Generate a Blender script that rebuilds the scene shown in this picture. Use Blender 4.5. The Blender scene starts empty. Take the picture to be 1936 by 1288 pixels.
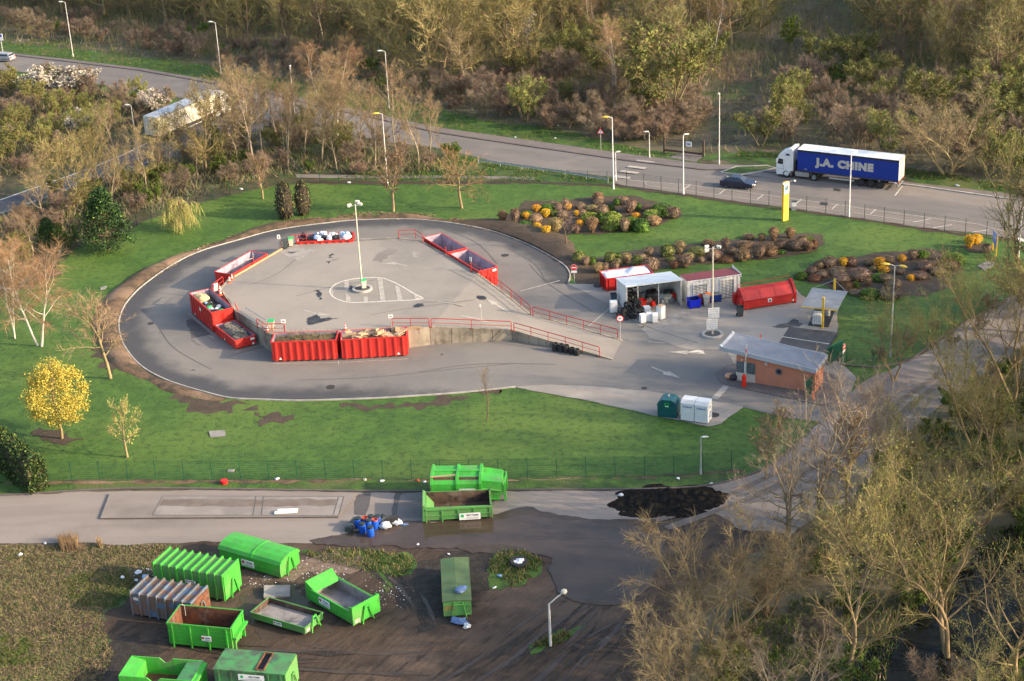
import bpy, bmesh, math, random
import numpy as np
from mathutils import Vector, Matrix, noise as mnoise
from mathutils.geometry import tessellate_polygon
SC = bpy.context.scene
COL = SC.collection
# ---------------------------------------------------------------- camera, light, exposure
PITCH, ROLL, FPX, CAMH = math.radians(23.7), math.radians(2.7), 3214.0, 70.0
_f = Vector((0, math.cos(PITCH), -math.sin(PITCH)))
_r0 = Vector((1, 0, 0)); _u0 = Vector((0, math.sin(PITCH), math.cos(PITCH)))
_u = _u0 * math.cos(ROLL) + _r0 * math.sin(ROLL)
_r = _r0 * math.cos(ROLL) - _u0 * math.sin(ROLL)
CAM = Vector((0, 0, CAMH))
cd = bpy.data.cameras.new('camera'); cam = bpy.data.objects.new('camera', cd); COL.objects.link(cam)
cd.sensor_width = 36; cd.lens = FPX / 1936 * 36; cd.clip_start = 1; cd.clip_end = 5000
cam.matrix_world = Matrix(((_r.x, _u.x, -_f.x, 0), (_r.y, _u.y, -_f.y, 0), (_r.z, _u.z, -_f.z, CAMH), (0, 0, 0, 1)))
SC.camera = cam
SUN_EL, SUN_AZ = math.radians(21), math.radians(106)      # azimuth clockwise from +Y
w = bpy.data.worlds.new('World'); SC.world = w; w.use_nodes = True
nt = w.node_tree; bg = nt.nodes['Background']
sky = nt.nodes.new('ShaderNodeTexSky'); sky.sky_type = 'NISHITA'; sky.sun_disc = False
sky.sun_elevation = SUN_EL; sky.sun_rotation = SUN_AZ; sky.air_density = 1.0; sky.dust_density = 3.0; sky.ozone_density = 1.0
nt.links.new(sky.outputs[0], bg.inputs[0]); bg.inputs[1].default_value = 0.15
sl = bpy.data.lights.new('sun', 'SUN'); sun = bpy.data.objects.new('sun', sl); COL.objects.link(sun)
sl.energy = 2.95; sl.angle = math.radians(0.6); sl.color = (1.0, 0.79, 0.55)
_sd = Vector((math.sin(SUN_AZ) * math.cos(SUN_EL), math.cos(SUN_AZ) * math.cos(SUN_EL), math.sin(SUN_EL)))
sun.rotation_euler = _sd.to_track_quat('Z', 'Y').to_euler(); sun.location = (120, 60, 90)
SC.view_settings.view_transform = 'Standard'; SC.view_settings.look = 'None'
SC.view_settings.exposure = 1.5; SC.view_settings.gamma = 1.0
SC.cycles.use_denoising = True; SC.cycles.use_adaptive_sampling = False
SC.cycles.max_bounces = 5; SC.cycles.diffuse_bounces = 3; SC.cycles.transparent_max_bounces = 8
SC.cycles.sample_clamp_indirect = 4.0

# ---------------------------------------------------------------- picture plan -> ground plan (survey of the site)
def P(px, py, z=0.0):
    d = _f + _r * ((px - 968) / FPX) - _u * ((py - 644) / FPX)
    t = (z - CAMH) / d.z
    return CAM + d * t
def proj(v):
    q = Vector(v) - CAM
    zz = q.dot(_f)
    return 968 + FPX * q.dot(_r) / zz, 644 - FPX * q.dot(_u) / zz
def hgt(b, ty, lo=0.0, hi=40.0):
    for _ in range(40):
        m = (lo + hi) / 2
        if proj((b.x, b.y, b.z + m))[1] > ty: lo = m
        else: hi = m
    return lo
def scl(px, py):
    return ((py - 644) * math.cos(ROLL) + (px - 968) * math.sin(ROLL) + FPX * math.tan(PITCH)) * math.cos(PITCH) / CAMH

# ---------------------------------------------------------------- materials
M = {}
def _lin(c): return (c[0], c[1], c[2], 1)
def mat(name, c, c2=None, rough=0.75, scale=2.0, lohi=(0.35, 0.65), c3=None, scale3=0.1, lohi3=(0.5, 0.6), amt3=1.0, c4=None, scale4=12.0, lohi4=(0.55, 0.75), amt4=1.0,
        bump=0.0, bscale=8.0, metal=0.0, world=False, rand=0.0, hrand=0.0, stretch=(1, 1, 1), rot=0.0, spec=0.3, edge=None, wave=None, trans=0.0):
    m = bpy.data.materials.new(name); m.use_nodes = True; t = m.node_tree; N = t.nodes; L = t.links
    b = N['Principled BSDF']; b.inputs['Roughness'].default_value = rough; b.inputs['Metallic'].default_value = metal
    b.inputs['Specular IOR Level'].default_value = spec
    if world: co = N.new('ShaderNodeNewGeometry').outputs['Position']
    else: co = N.new('ShaderNodeTexCoord').outputs['Object']
    mp = N.new('ShaderNodeMapping'); mp.vector_type = 'TEXTURE'; mp.inputs['Scale'].default_value = tuple(1 / q for q in stretch); mp.inputs['Rotation'].default_value = (0, 0, rot); L.new(co, mp.inputs[0])
    plain = co; co = mp.outputs[0]
    def noise(s, detail=5, src=None):
        n = N.new('ShaderNodeTexNoise'); n.inputs['Scale'].default_value = s; n.inputs['Detail'].default_value = detail; n.inputs['Roughness'].default_value = 0.6
        L.new(src or co, n.inputs['Vector']); return n.outputs[0]
    def ramp(x, lh):
        r = N.new('ShaderNodeMapRange'); r.interpolation_type = 'SMOOTHSTEP'
        r.inputs[1].default_value, r.inputs[2].default_value = lh; L.new(x, r.inputs[0]); return r.outputs[0]
    def mix(fac, a, bb):
        x = N.new('ShaderNodeMix'); x.data_type = 'RGBA'
        if isinstance(fac, float): x.inputs[0].default_value = fac
        else: L.new(fac, x.inputs[0])
        for i, v in ((6, a), (7, bb)):
            if isinstance(v, tuple): x.inputs[i].default_value = _lin(v)
            else: L.new(v, x.inputs[i])
        return x.outputs[2]
    def mul(a, k):
        x = N.new('ShaderNodeMath'); x.operation = 'MULTIPLY'
        L.new(a, x.inputs[0])
        if isinstance(k, float): x.inputs[1].default_value = k
        else: L.new(k, x.inputs[1])
        return x.outputs[0]
    if c2 is None: c2 = tuple(x * 0.8 for x in c)
    col = mix(ramp(noise(scale), lohi), c, c2)
    if c3 is not None: col = mix(mul(ramp(noise(scale3, 6, plain), lohi3), float(amt3)), col, c3)
    if c4 is not None: col = mix(mul(ramp(noise(scale4, 4), lohi4), float(amt4)), col, c4)
    if edge is not None:                      # how fresh/dusty the tarmac is, from a per-vertex wear attribute
        at = N.new('ShaderNodeAttribute'); at.attribute_name = 'wear'
        nn = noise(0.35, 5, plain)
        a2 = N.new('ShaderNodeMath'); a2.operation = 'MULTIPLY_ADD'; L.new(nn, a2.inputs[0]); a2.inputs[1].default_value = 0.9; a2.inputs[2].default_value = -0.45
        a3 = N.new('ShaderNodeMath'); a3.operation = 'ADD'; L.new(at.outputs['Fac'], a3.inputs[0]); L.new(a2.outputs[0], a3.inputs[1])
        col = mix(ramp(a3.outputs[0], (0.25, 0.9)), col, edge)
    if rand or hrand:
        oi = N.new('ShaderNodeObjectInfo'); hs = N.new('ShaderNodeHueSaturation')
        for k, amp, off in (('Value', rand, 1.0), ('Hue', hrand, 0.5)):
            if amp:
                r = N.new('ShaderNodeMapRange'); r.inputs[3].default_value = off - amp; r.inputs[4].default_value = off + amp
                if k == 'Hue':
                    fr = N.new('ShaderNodeMath'); fr.operation = 'FRACT'; ml = mul(oi.outputs['Random'], 7.31); L.new(ml, fr.inputs[0]); L.new(fr.outputs[0], r.inputs[0])
                else: L.new(oi.outputs['Random'], r.inputs[0])
                L.new(r.outputs[0], hs.inputs[k])
        L.new(col, hs.inputs['Color']); col = hs.outputs[0]
    L.new(col, b.inputs['Base Color'])
    if bump:
        bp = N.new('ShaderNodeBump'); bp.inputs['Strength'].default_value = bump; bp.inputs['Distance'].default_value = 0.1
        L.new(noise(bscale, 4), bp.inputs['Height']); L.new(bp.outputs[0], b.inputs['Normal'])
    if trans: b.inputs['Transmission Weight'].default_value = trans
    M[name] = m
    return m

# ground
mat('earth', (.085, .070, .036), (.055, .060, .022), world=True, scale=.5, c3=(.12, .085, .055), scale3=.06, c4=(.05, .055, .018), scale4=2.5, amt4=.6, bump=.5, bscale=3)
mat('forest_floor', (.085, .078, .042), (.12, .098, .062), world=True, scale=.4, c3=(.05, .065, .022), scale3=.07, bump=.6, bscale=2)
mat('lawn', (.067, .138, .020), (.044, .100, .014), world=True, scale=.45, lohi=(.36, .62), c3=(.105, .162, .026), scale3=.055, lohi3=(.43, .64), amt3=.8, c4=(.028, .056, .010), scale4=1.7, lohi4=(.47, .66), amt4=.65, bump=.9, bscale=7)
mat('verge', (.058, .115, .016), (.036, .070, .014), world=True, scale=.7, lohi=(.4, .6), c3=(.085, .105, .03), scale3=.1, c4=(.035, .06, .012), scale4=3, amt4=.6, bump=.9, bscale=5)
mat('scrub', (.082, .068, .036), (.048, .046, .020), world=True, scale=.9, lohi=(.4, .6), c3=(.055, .085, .020), scale3=.12, lohi3=(.5, .62), amt3=.8, c4=(.13, .10, .06), scale4=3, amt4=.45, bump=.8, bscale=4)
mat('bank_soil', (.145, .090, .052), (.072, .052, .030), world=True, scale=.9, lohi=(.4, .6), c3=(.21, .138, .085), scale3=.12, c4=(.045, .036, .02), scale4=3, amt4=.6, bump=.8, bscale=4)
mat('bed_soil', (.056, .041, .026), (.08, .056, .036), world=True, scale=.8, c4=(.03, .025, .014), scale4=4, bump=.8, bscale=5)
mat('asphalt', (.178, .166, .150), (.148, .141, .132), world=True, scale=.25, c3=(.215, .194, .168), scale3=.05, lohi3=(.45, .65), amt3=.7, c4=(.105, .10, .098), scale4=1.2, lohi4=(.6, .8), amt4=.4, bump=.12, bscale=25, edge=(.060, .061, .064), rough=.85)
mat('road_asphalt', (.165, .150, .138), (.135, .126, .118), world=True, scale=.3, c3=(.195, .175, .158), scale3=.06, amt3=.6, stretch=(.25, 1.6, 1), rot=-.5, edge=(.082, .080, .084), rough=.85)
mat('road_pale', (.205, .180, .160), (.175, .155, .140), world=True, scale=.4, stretch=(.4, 1.2, 1), rot=-.5, rough=.88)
mat('slip_asphalt', (.080, .082, .090), (.066, .068, .074), world=True, scale=.4, rough=.8)
mat('pavement', (.165, .140, .128), (.14, .12, .11), world=True, scale=.6, c4=(.12, .1, .095), scale4=3, amt4=.4)
mat('patch_dark', (.075, .072, .070), (.095, .09, .086), world=True, scale=.7, rough=.85)
mat('stain', (.022, .021, .021), (.05, .048, .046), world=True, scale=1.5, rough=.5)
mat('dust_pale', (.30, .28, .25), (.22, .2, .18), world=True, scale=1.2, rough=.9)
mat('deck_asphalt', (.240, .218, .188), (.205, .188, .165), world=True, scale=.22, c3=(.29, .258, .218), scale3=.06, lohi3=(.42, .62), amt3=.8, c4=(.14, .13, .12), scale4=1.0, lohi4=(.6, .8), amt4=.35, bump=.1, bscale=25, rough=.88)
mat('court', (.285, .255, .215), (.245, .22, .188), world=True, scale=.3, c3=(.335, .298, .255), scale3=.09, amt3=.7, c4=(.17, .155, .14), scale4=1.3, lohi4=(.6, .8), amt4=.35, rough=.9)
mat('yard_concrete', (.235, .202, .176), (.20, .172, .15), world=True, scale=.3, c3=(.14, .118, .105), scale3=.07, lohi3=(.52, .68), amt3=.7, stretch=(.3, 1.5, 1), c4=(.15, .13, .115), scale4=2, lohi4=(.6, .8), amt4=.4, rough=.9)
mat('pale_concrete', (.260, .230, .205), (.22, .195, .175), world=True, scale=.5, c3=(.17, .15, .14), scale3=.15, amt3=.6, rough=.9)
mat('mud', (.076, .053, .038), (.047, .033, .024), world=True, scale=.55, lohi=(.3, .7), c3=(.112, .079, .058), scale3=.07, lohi3=(.48, .62), amt3=.7, stretch=(.35, 1.2, 1), rot=.92, c4=(.026, .020, .016), scale4=.9, lohi4=(.52, .66), amt4=.7, bump=1.0, bscale=2.0, rough=.85, spec=.2)
mat('track_dirt', (.135, .108, .088), (.17, .14, .118), world=True, scale=.9, rough=.9)
mat('mud_wet', (.050, .036, .026), (.066, .047, .034), world=True, scale=.8, rough=.5)
mat('black_soil', (.022, .018, .014), (.040, .032, .025), world=True, scale=1.5, bump=.9, bscale=5, rough=.8)
mat('coal', (.013, .012, .011), (.022, .020, .018), world=True, scale=2.5, bump=.6, bscale=6, rough=1.0, spec=0.0)
mat('paint_white', (.62, .58, .50), (.46, .43, .37), world=True, scale=2.5, c4=(.3, .28, .25), scale4=6, lohi4=(.6, .75), amt4=.5, rough=.8)
mat('worn_white', (.40, .37, .32), (.30, .275, .24), world=True, scale=2.0, rough=.85)
mat('kerb', (.42, .395, .355), (.30, .285, .255), world=True, scale=1.2, rough=.85)
mat('kerb_dark', (.10, .085, .078), (.13, .11, .1), world=True, scale=1.0, rough=.9)
mat('conc_wall', (.34, .295, .225), (.25, .215, .165), scale=.7, stretch=(1, 1, .2), c3=(.085, .078, .062), scale3=.4, lohi3=(.5, .68), amt3=.75, c4=(.11, .1, .08), scale4=1.6, lohi4=(.55, .72), amt4=.7, rough=.9)
def water_mat(name, c, rough):
    m = mat(name, c, tuple(x * .75 for x in c), world=True, scale=.3, rough=rough, spec=.5, bump=.012, bscale=3.0)
    m.node_tree.nodes['Principled BSDF'].inputs['IOR'].default_value = 1.33
water_mat('puddle', (.072, .052, .038), .04)
water_mat('river', (.010, .012, .010), .06); M['river'].node_tree.nodes['Principled BSDF'].inputs['Specular IOR Level'].default_value = .18
# things
mat('red_paint', (.56, .030, .022), (.46, .024, .019), scale=1.3, c3=(.50, .045, .032), scale3=.7, stretch=(1, 1, .22), lohi3=(.5, .68), amt3=.8, c4=(.26, .04, .028), scale4=3.5, lohi4=(.56, .74), amt4=.6, rough=.42, spec=.45, rand=.10, bump=.15, bscale=2.0)
mat('red_deep', (.42, .020, .018), (.34, .018, .016), scale=1.3, c4=(.25, .025, .02), scale4=3, amt4=.5, rough=.45, rand=.1)
mat('red_inner', (.36, .30, .36), (.26, .215, .27), scale=.9, c3=(.17, .13, .16), scale3=.8, lohi3=(.5, .7), amt3=.7, rough=.6)
mat('red_inner_pink', (.62, .36, .30), (.5, .3, .26), scale=1.2, rough=.6)
mat('rail_red', (.40, .030, .024), (.32, .03, .026), scale=1.5, rough=.5)
mat('lime', (.055, .38, .042), (.048, .31, .036), scale=1.0, stretch=(1, 1, .22), c3=(.12, .27, .075), scale3=.6, lohi3=(.5, .66), amt3=.7, c4=(.11, .13, .06), scale4=3.5, lohi4=(.56, .72), amt4=.75, rough=.45, spec=.4, rand=.08, bump=.15, bscale=2)
mat('lime_worn', (.085, .29, .065), (.11, .23, .075), scale=1.2, c4=(.14, .13, .07), scale4=3, lohi4=(.55, .75), amt4=.6, rough=.6, rand=.08)
mat('lime_dirty', (.06, .24, .075), (.08, .15, .07), scale=1.0, c3=(.055, .075, .055), scale3=.7, lohi3=(.45, .6), amt3=.85, c4=(.15, .36, .15), scale4=4, lohi4=(.62, .75), amt4=.6, rough=.55)
mat('green_flat', (.095, .145, .060), (.075, .12, .05), scale=.8, c3=(.055, .16, .05), scale3=.9, lohi3=(.55, .7), amt3=.6, c4=(.12, .13, .075), scale4=3, amt4=.4, rough=.7)
mat('rust', (.17, .065, .032), (.095, .042, .026), scale=1.5, c3=(.22, .14, .10), scale3=.8, lohi3=(.5, .65), amt3=.7, c4=(.05, .03, .022), scale4=2.2, lohi4=(.52, .7), amt4=.8, rough=.85)
mat('rust_dark', (.105, .06, .04), (.06, .04, .03), scale=1.2, c3=(.17, .13, .10), scale3=.6, lohi3=(.52, .66), amt3=.7, c4=(.02, .018, .016), scale4=1.5, lohi4=(.5, .65), amt4=.8, rough=.85)
mat('grey_inner', (.27, .25, .24), (.20, .185, .175), scale=1.2, c3=(.10, .085, .075), scale3=.9, lohi3=(.55, .68), amt3=.7, rough=.8)
mat('rusty_blue', (.075, .135, .22), (.10, .12, .15), scale=1.2, c3=(.15, .085, .052), scale3=1.1, lohi3=(.40, .52), amt3=.9, c4=(.085, .045, .03), scale4=4, lohi4=(.5, .7), amt4=.6, rough=.8)
mat('rib_blue', (.10, .165, .22), (.12, .11, .10), scale=2, c4=(.16, .08, .045), scale4=3, lohi4=(.5, .6), amt4=.8, rough=.75)
mat('white_paint', (.74, .74, .72), (.66, .66, .64), scale=1.5, rough=.4, spec=.5)
mat('white_clad', (.66, .65, .61), (.58, .57, .54), scale=1.5, c4=(.45, .43, .4), scale4=3, lohi4=(.62, .8), amt4=.4, rough=.5)
mat('roof_white', (.64, .68, .70), (.56, .60, .62), scale=1.0, rough=.45)
mat('roof_red', (.27, .050, .052), (.22, .045, .046), scale=1.0, rough=.55)
mat('roof_zinc', (.42, .435, .46), (.36, .375, .40), scale=1.0, stretch=(.3, 1, 1), rough=.5, c4=(.28, .28, .28), scale4=2, lohi4=(.58, .75), amt4=.5)
mat('roof_grey', (.62, .60, .57), (.54, .525, .50), scale=1.2, rough=.65)
mat('salmon', (.56, .220, .130), (.50, .195, .116), scale=.8, c4=(.37, .16, .11), scale4=5, amt4=.4, rough=.85, bump=.2, bscale=20)
mat('beige_panel', (.58, .52, .43), (.52, .46, .38), scale=2, rough=.7)
mat('black_tread', (.017, .017, .018), (.028, .027, .027), scale=3, rough=.8)
mat('tyre_grey', (.035, .035, .034), (.022, .022, .022), scale=3, c4=(.075, .072, .065), scale4=4, lohi4=(.58, .75), amt4=.6, rough=.8, rand=.25)
mat('dark', (.02, .02, .022), (.03, .03, .032), scale=3, rough=.6)
mat('chassis', (.045, .043, .042), (.065, .06, .056), scale=3, rough=.7)
mat('steel', (.42, .42, .41), (.34, .34, .33), scale=2, rough=.4, metal=.5)
mat('galv', (.50, .50, .48), (.42, .42, .40), scale=2, rough=.5, metal=.3)
mat('lamp_pole', (.60, .58, .53), (.52, .50, .46), scale=1, rough=.5)
mat('lamp_head', (.70, .68, .60), (.6, .58, .5), scale=2, rough=.35)
mat('lamp_yellow', (.80, .52, .05), (.72, .45, .05), scale=2, rough=.4)
mat('blue_curtain', (.008, .036, .27), (.008, .031, .23), scale=.6, c4=(.03, .05, .2), scale4=2.5, amt4=.3, rough=.5, bump=.1, bscale=1.5)
mat('blue_dark', (.008, .02, .10), rough=.6)
mat('letter_grey', (.50, .48, .43), (.42, .40, .36), scale=2, rough=.7)
mat('cream_tarp', (.70, .63, .50), (.62, .56, .45), scale=.7, c4=(.5, .45, .36), scale4=1.8, lohi4=(.58, .75), amt4=.5, rough=.7, bump=.3, bscale=1.2)
mat('grey_blue', (.40, .44, .48), (.32, .35, .39), scale=1.0, rough=.6)
mat('tarp_white', (.72, .74, .76), (.62, .64, .68), scale=1.5, rough=.45, bump=.5, bscale=2.5)
mat('glass_dark', (.020, .026, .032), (.03, .036, .045), scale=1, rough=.08, spec=.6)
mat('glass_bars', (.10, .17, .18), (.05, .09, .10), scale=3, rough=.2)
mat('car_navy', (.012, .018, .045), (.012, .018, .045), rough=.25, spec=.6)
mat('car_silver', (.42, .42, .42), (.38, .38, .38), rough=.3, metal=.4)
mat('tail_red', (.5, .02, .015), rough=.3)
mat('orange', (.85, .20, .03), (.75, .16, .03), scale=3, rough=.5)
mat('cone_red', (.85, .13, .06), (.75, .11, .05), scale=3, rough=.5)
mat('yellow', (.80, .50, .04), (.72, .44, .035), scale=1.5, rough=.5)
mat('totem_yellow', (.80, .49, .06), (.76, .43, .05), scale=.4, rough=.45)
mat('sign_white', (.78, .78, .76), (.72, .72, .7), scale=3, rough=.5)
mat('sign_red', (.62, .022, .022), (.55, .022, .022), scale=3, rough=.45)
mat('sign_blue', (.02, .17, .50), (.02, .15, .45), scale=3, rough=.45)
mat('sign_green', (.02, .32, .08), rough=.5)
mat('ink', (.02, .02, .025), rough=.6)
mat('ink_blue', (.05, .08, .38), rough=.6)
mat('teal', (.006, .090, .095), (.005, .075, .08), scale=1.5, rough=.4, spec=.5, c4=(.02, .11, .11), scale4=4, amt4=.4)
mat('blue_bin', (.012, .030, .62), (.012, .028, .52), scale=2, rough=.35)
mat('blue_bin_dull', (.02, .055, .24), (.018, .048, .2), scale=2, rough=.5)
mat('barrel_blue', (.014, .090, .48), (.012, .075, .40), scale=2, rough=.35, rand=.15)
mat('barrel_lid', (.02, .035, .04), (.03, .045, .05), scale=3, rough=.5)
mat('barrel_red', (.42, .075, .04), (.35, .065, .035), scale=3, rough=.6)
mat('bin_beige', (.56, .52, .40), (.5, .46, .36), scale=2, rough=.5)
mat('bin_grey', (.30, .31, .30), (.26, .27, .26), scale=2, rough=.5)
mat('bin_dark', (.055, .065, .065), (.045, .055, .055), scale=2, rough=.5)
mat('bin_slate', (.075, .095, .12), (.06, .08, .1), scale=2, rough=.5)
mat('lid_green', (.02, .42, .12), (.02, .36, .1), scale=2, rough=.4)
mat('red_plastic', (.70, .03, .015), (.62, .03, .015), scale=2, rough=.4)
mat('wood', (.42, .29, .16), (.34, .23, .125), scale=2, stretch=(.3, 3, 3), rough=.8)
mat('cardboard', (.48, .32, .19), (.40, .26, .15), scale=1.5, rough=.85, rand=.25)
mat('slab_concrete', (.27, .255, .235), (.2, .19, .175), scale=1.2, rough=.9)
mat('bag_white', (.68, .68, .70), (.55, .55, .58), scale=2.5, rough=.4, rand=.12)
mat('bag_black', (.02, .02, .024), (.035, .035, .04), scale=3, rough=.3)
mat('bag_blue', (.10, .17, .32), (.08, .13, .26), scale=3, rough=.45)
mat('bag_pink', (.62, .34, .22), (.52, .28, .18), scale=3, rough=.5)
mat('cyan_board', (.25, .45, .68), (.2, .38, .6), scale=2, rough=.5)
mat('insul', (.55, .45, .24), (.45, .36, .19), scale=2.5, rough=.95, bump=.8, bscale=6)
mat('waste_dark', (.05, .04, .032), (.08, .068, .055), scale=2.0, c4=(.16, .14, .12), scale4=5, lohi4=(.6, .7), amt4=.7, rough=.9, bump=.8, bscale=5)
mat('waste_green', (.10, .085, .04), (.13, .085, .05), scale=1.4, c3=(.06, .10, .02), scale3=.8, lohi3=(.5, .62), amt3=.8, rough=.95, bump=1, bscale=7)
mat('rubble', (.20, .175, .14), (.13, .115, .095), scale=2.2, c4=(.28, .25, .21), scale4=4, amt4=.6, rough=.95, bump=.8, bscale=5)
mat('fence_green', (.010, .085, .050), (.010, .075, .045), scale=2, rough=.5)
mat('fence_dark', (.018, .045, .036), (.016, .038, .032), scale=2, rough=.55)
mat('gate_rust', (.12, .075, .05), (.08, .055, .04), scale=2, rough=.8)
mat('litter_white', (.7, .7, .7), (.6, .6, .62), scale=3, rough=.6, rand=.2)
mat('litter_brown', (.2, .14, .1), (.13, .09, .07), scale=3, rough=.9)
mat('scrap_grey', (.24, .245, .24), (.15, .155, .155), scale=2.5, rough=.6, rand=.3)
mat('iron', (.06, .055, .05), (.045, .042, .04), scale=4, rough=.7, metal=.3)
# plants
def plant(name, c, c2, rand=.18, hrand=.012, rough=.8, scale=.9, spec=.15): mat(name, c, c2, rough=rough, scale=scale, rand=rand, hrand=hrand, spec=spec)
plant('bark_brown', (0.2, 0.145, 0.092), (0.13, 0.095, 0.062))
plant('bark_gold', (0.3, 0.225, 0.12), (0.2, 0.15, 0.085))
plant('bark_pale', (.34, .27, .185), (.24, .19, .13))
plant('bark_birch', (.62, .56, .47), (.50, .45, .38), rand=.08)
plant('bark_dark', (.055, .044, .030), (.08, .06, .04))
plant('twig_gold', (0.335, 0.258, 0.115), (0.245, 0.19, 0.085))
plant('twig_olive', (0.25, 0.232, 0.088), (0.19, 0.178, 0.07))
plant('twig_brown', (0.255, 0.185, 0.122), (0.185, 0.135, 0.09))
plant('twig_pink', (0.281, 0.193, 0.138), (0.204, 0.141, 0.101))
plant('twig_rust', (0.33, 0.2, 0.098), (0.25, 0.15, 0.075))
plant('twig_grey', (0.275, 0.231, 0.176), (0.198, 0.165, 0.127))
plant('bud_gold', (.30, .225, .055), (.22, .18, .045))
plant('bud_olive', (0.175, 0.2, 0.05), (0.13, 0.155, 0.038))
plant('bud_lime', (0.33, 0.33, 0.085), (0.25, 0.26, 0.06))
plant('leaf_yellow', (0.5, 0.4, 0.07), (0.41, 0.33, 0.055), rand=.04)
plant('leaf_green', (0.1, 0.15, 0.03), (0.07, 0.11, 0.022))
plant('leaf_lime', (0.24, 0.3, 0.055), (0.19, 0.235, 0.042))
plant('leaf_dark', (0.026, 0.055, 0.021), (0.042, 0.075, 0.026))
plant('leaf_conifer', (0.016, 0.036, 0.014), (0.028, 0.052, 0.018))
plant('leaf_topiary', (0.042, 0.052, 0.034), (0.03, 0.038, 0.025))
plant('leaf_hedge', (.050, .075, .018), (.03, .05, .012))
plant('leaf_blossom', (.66, .60, .50), (.5, .44, .34), rand=.06)
plant('dry_grass', (.30, .21, .12), (.21, .15, .08))
plant('weed_green', (.06, .105, .02), (.045, .08, .016))
plant('bush_brown', (0.2, 0.122, 0.07), (0.13, 0.08, 0.048))
plant('bush_tan', (0.33, 0.225, 0.12), (0.215, 0.148, 0.08))
plant('bush_greybrown', (0.26, 0.19, 0.135), (0.165, 0.12, 0.085))
plant('bush_redbrown', (0.19, 0.078, 0.042), (0.115, 0.05, 0.03))
plant('bush_olive', (0.257, 0.236, 0.081), (0.189, 0.176, 0.061))
plant('bush_peach', (.55, .36, .2), (.4, .26, .14))
plant('bush_green', (0.105, 0.185, 0.03), (0.075, 0.14, 0.024))
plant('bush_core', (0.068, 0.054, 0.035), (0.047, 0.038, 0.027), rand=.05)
plant('blossom_yellow', (.88, .45, .018), (.76, .37, .015), rand=.05)

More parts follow.
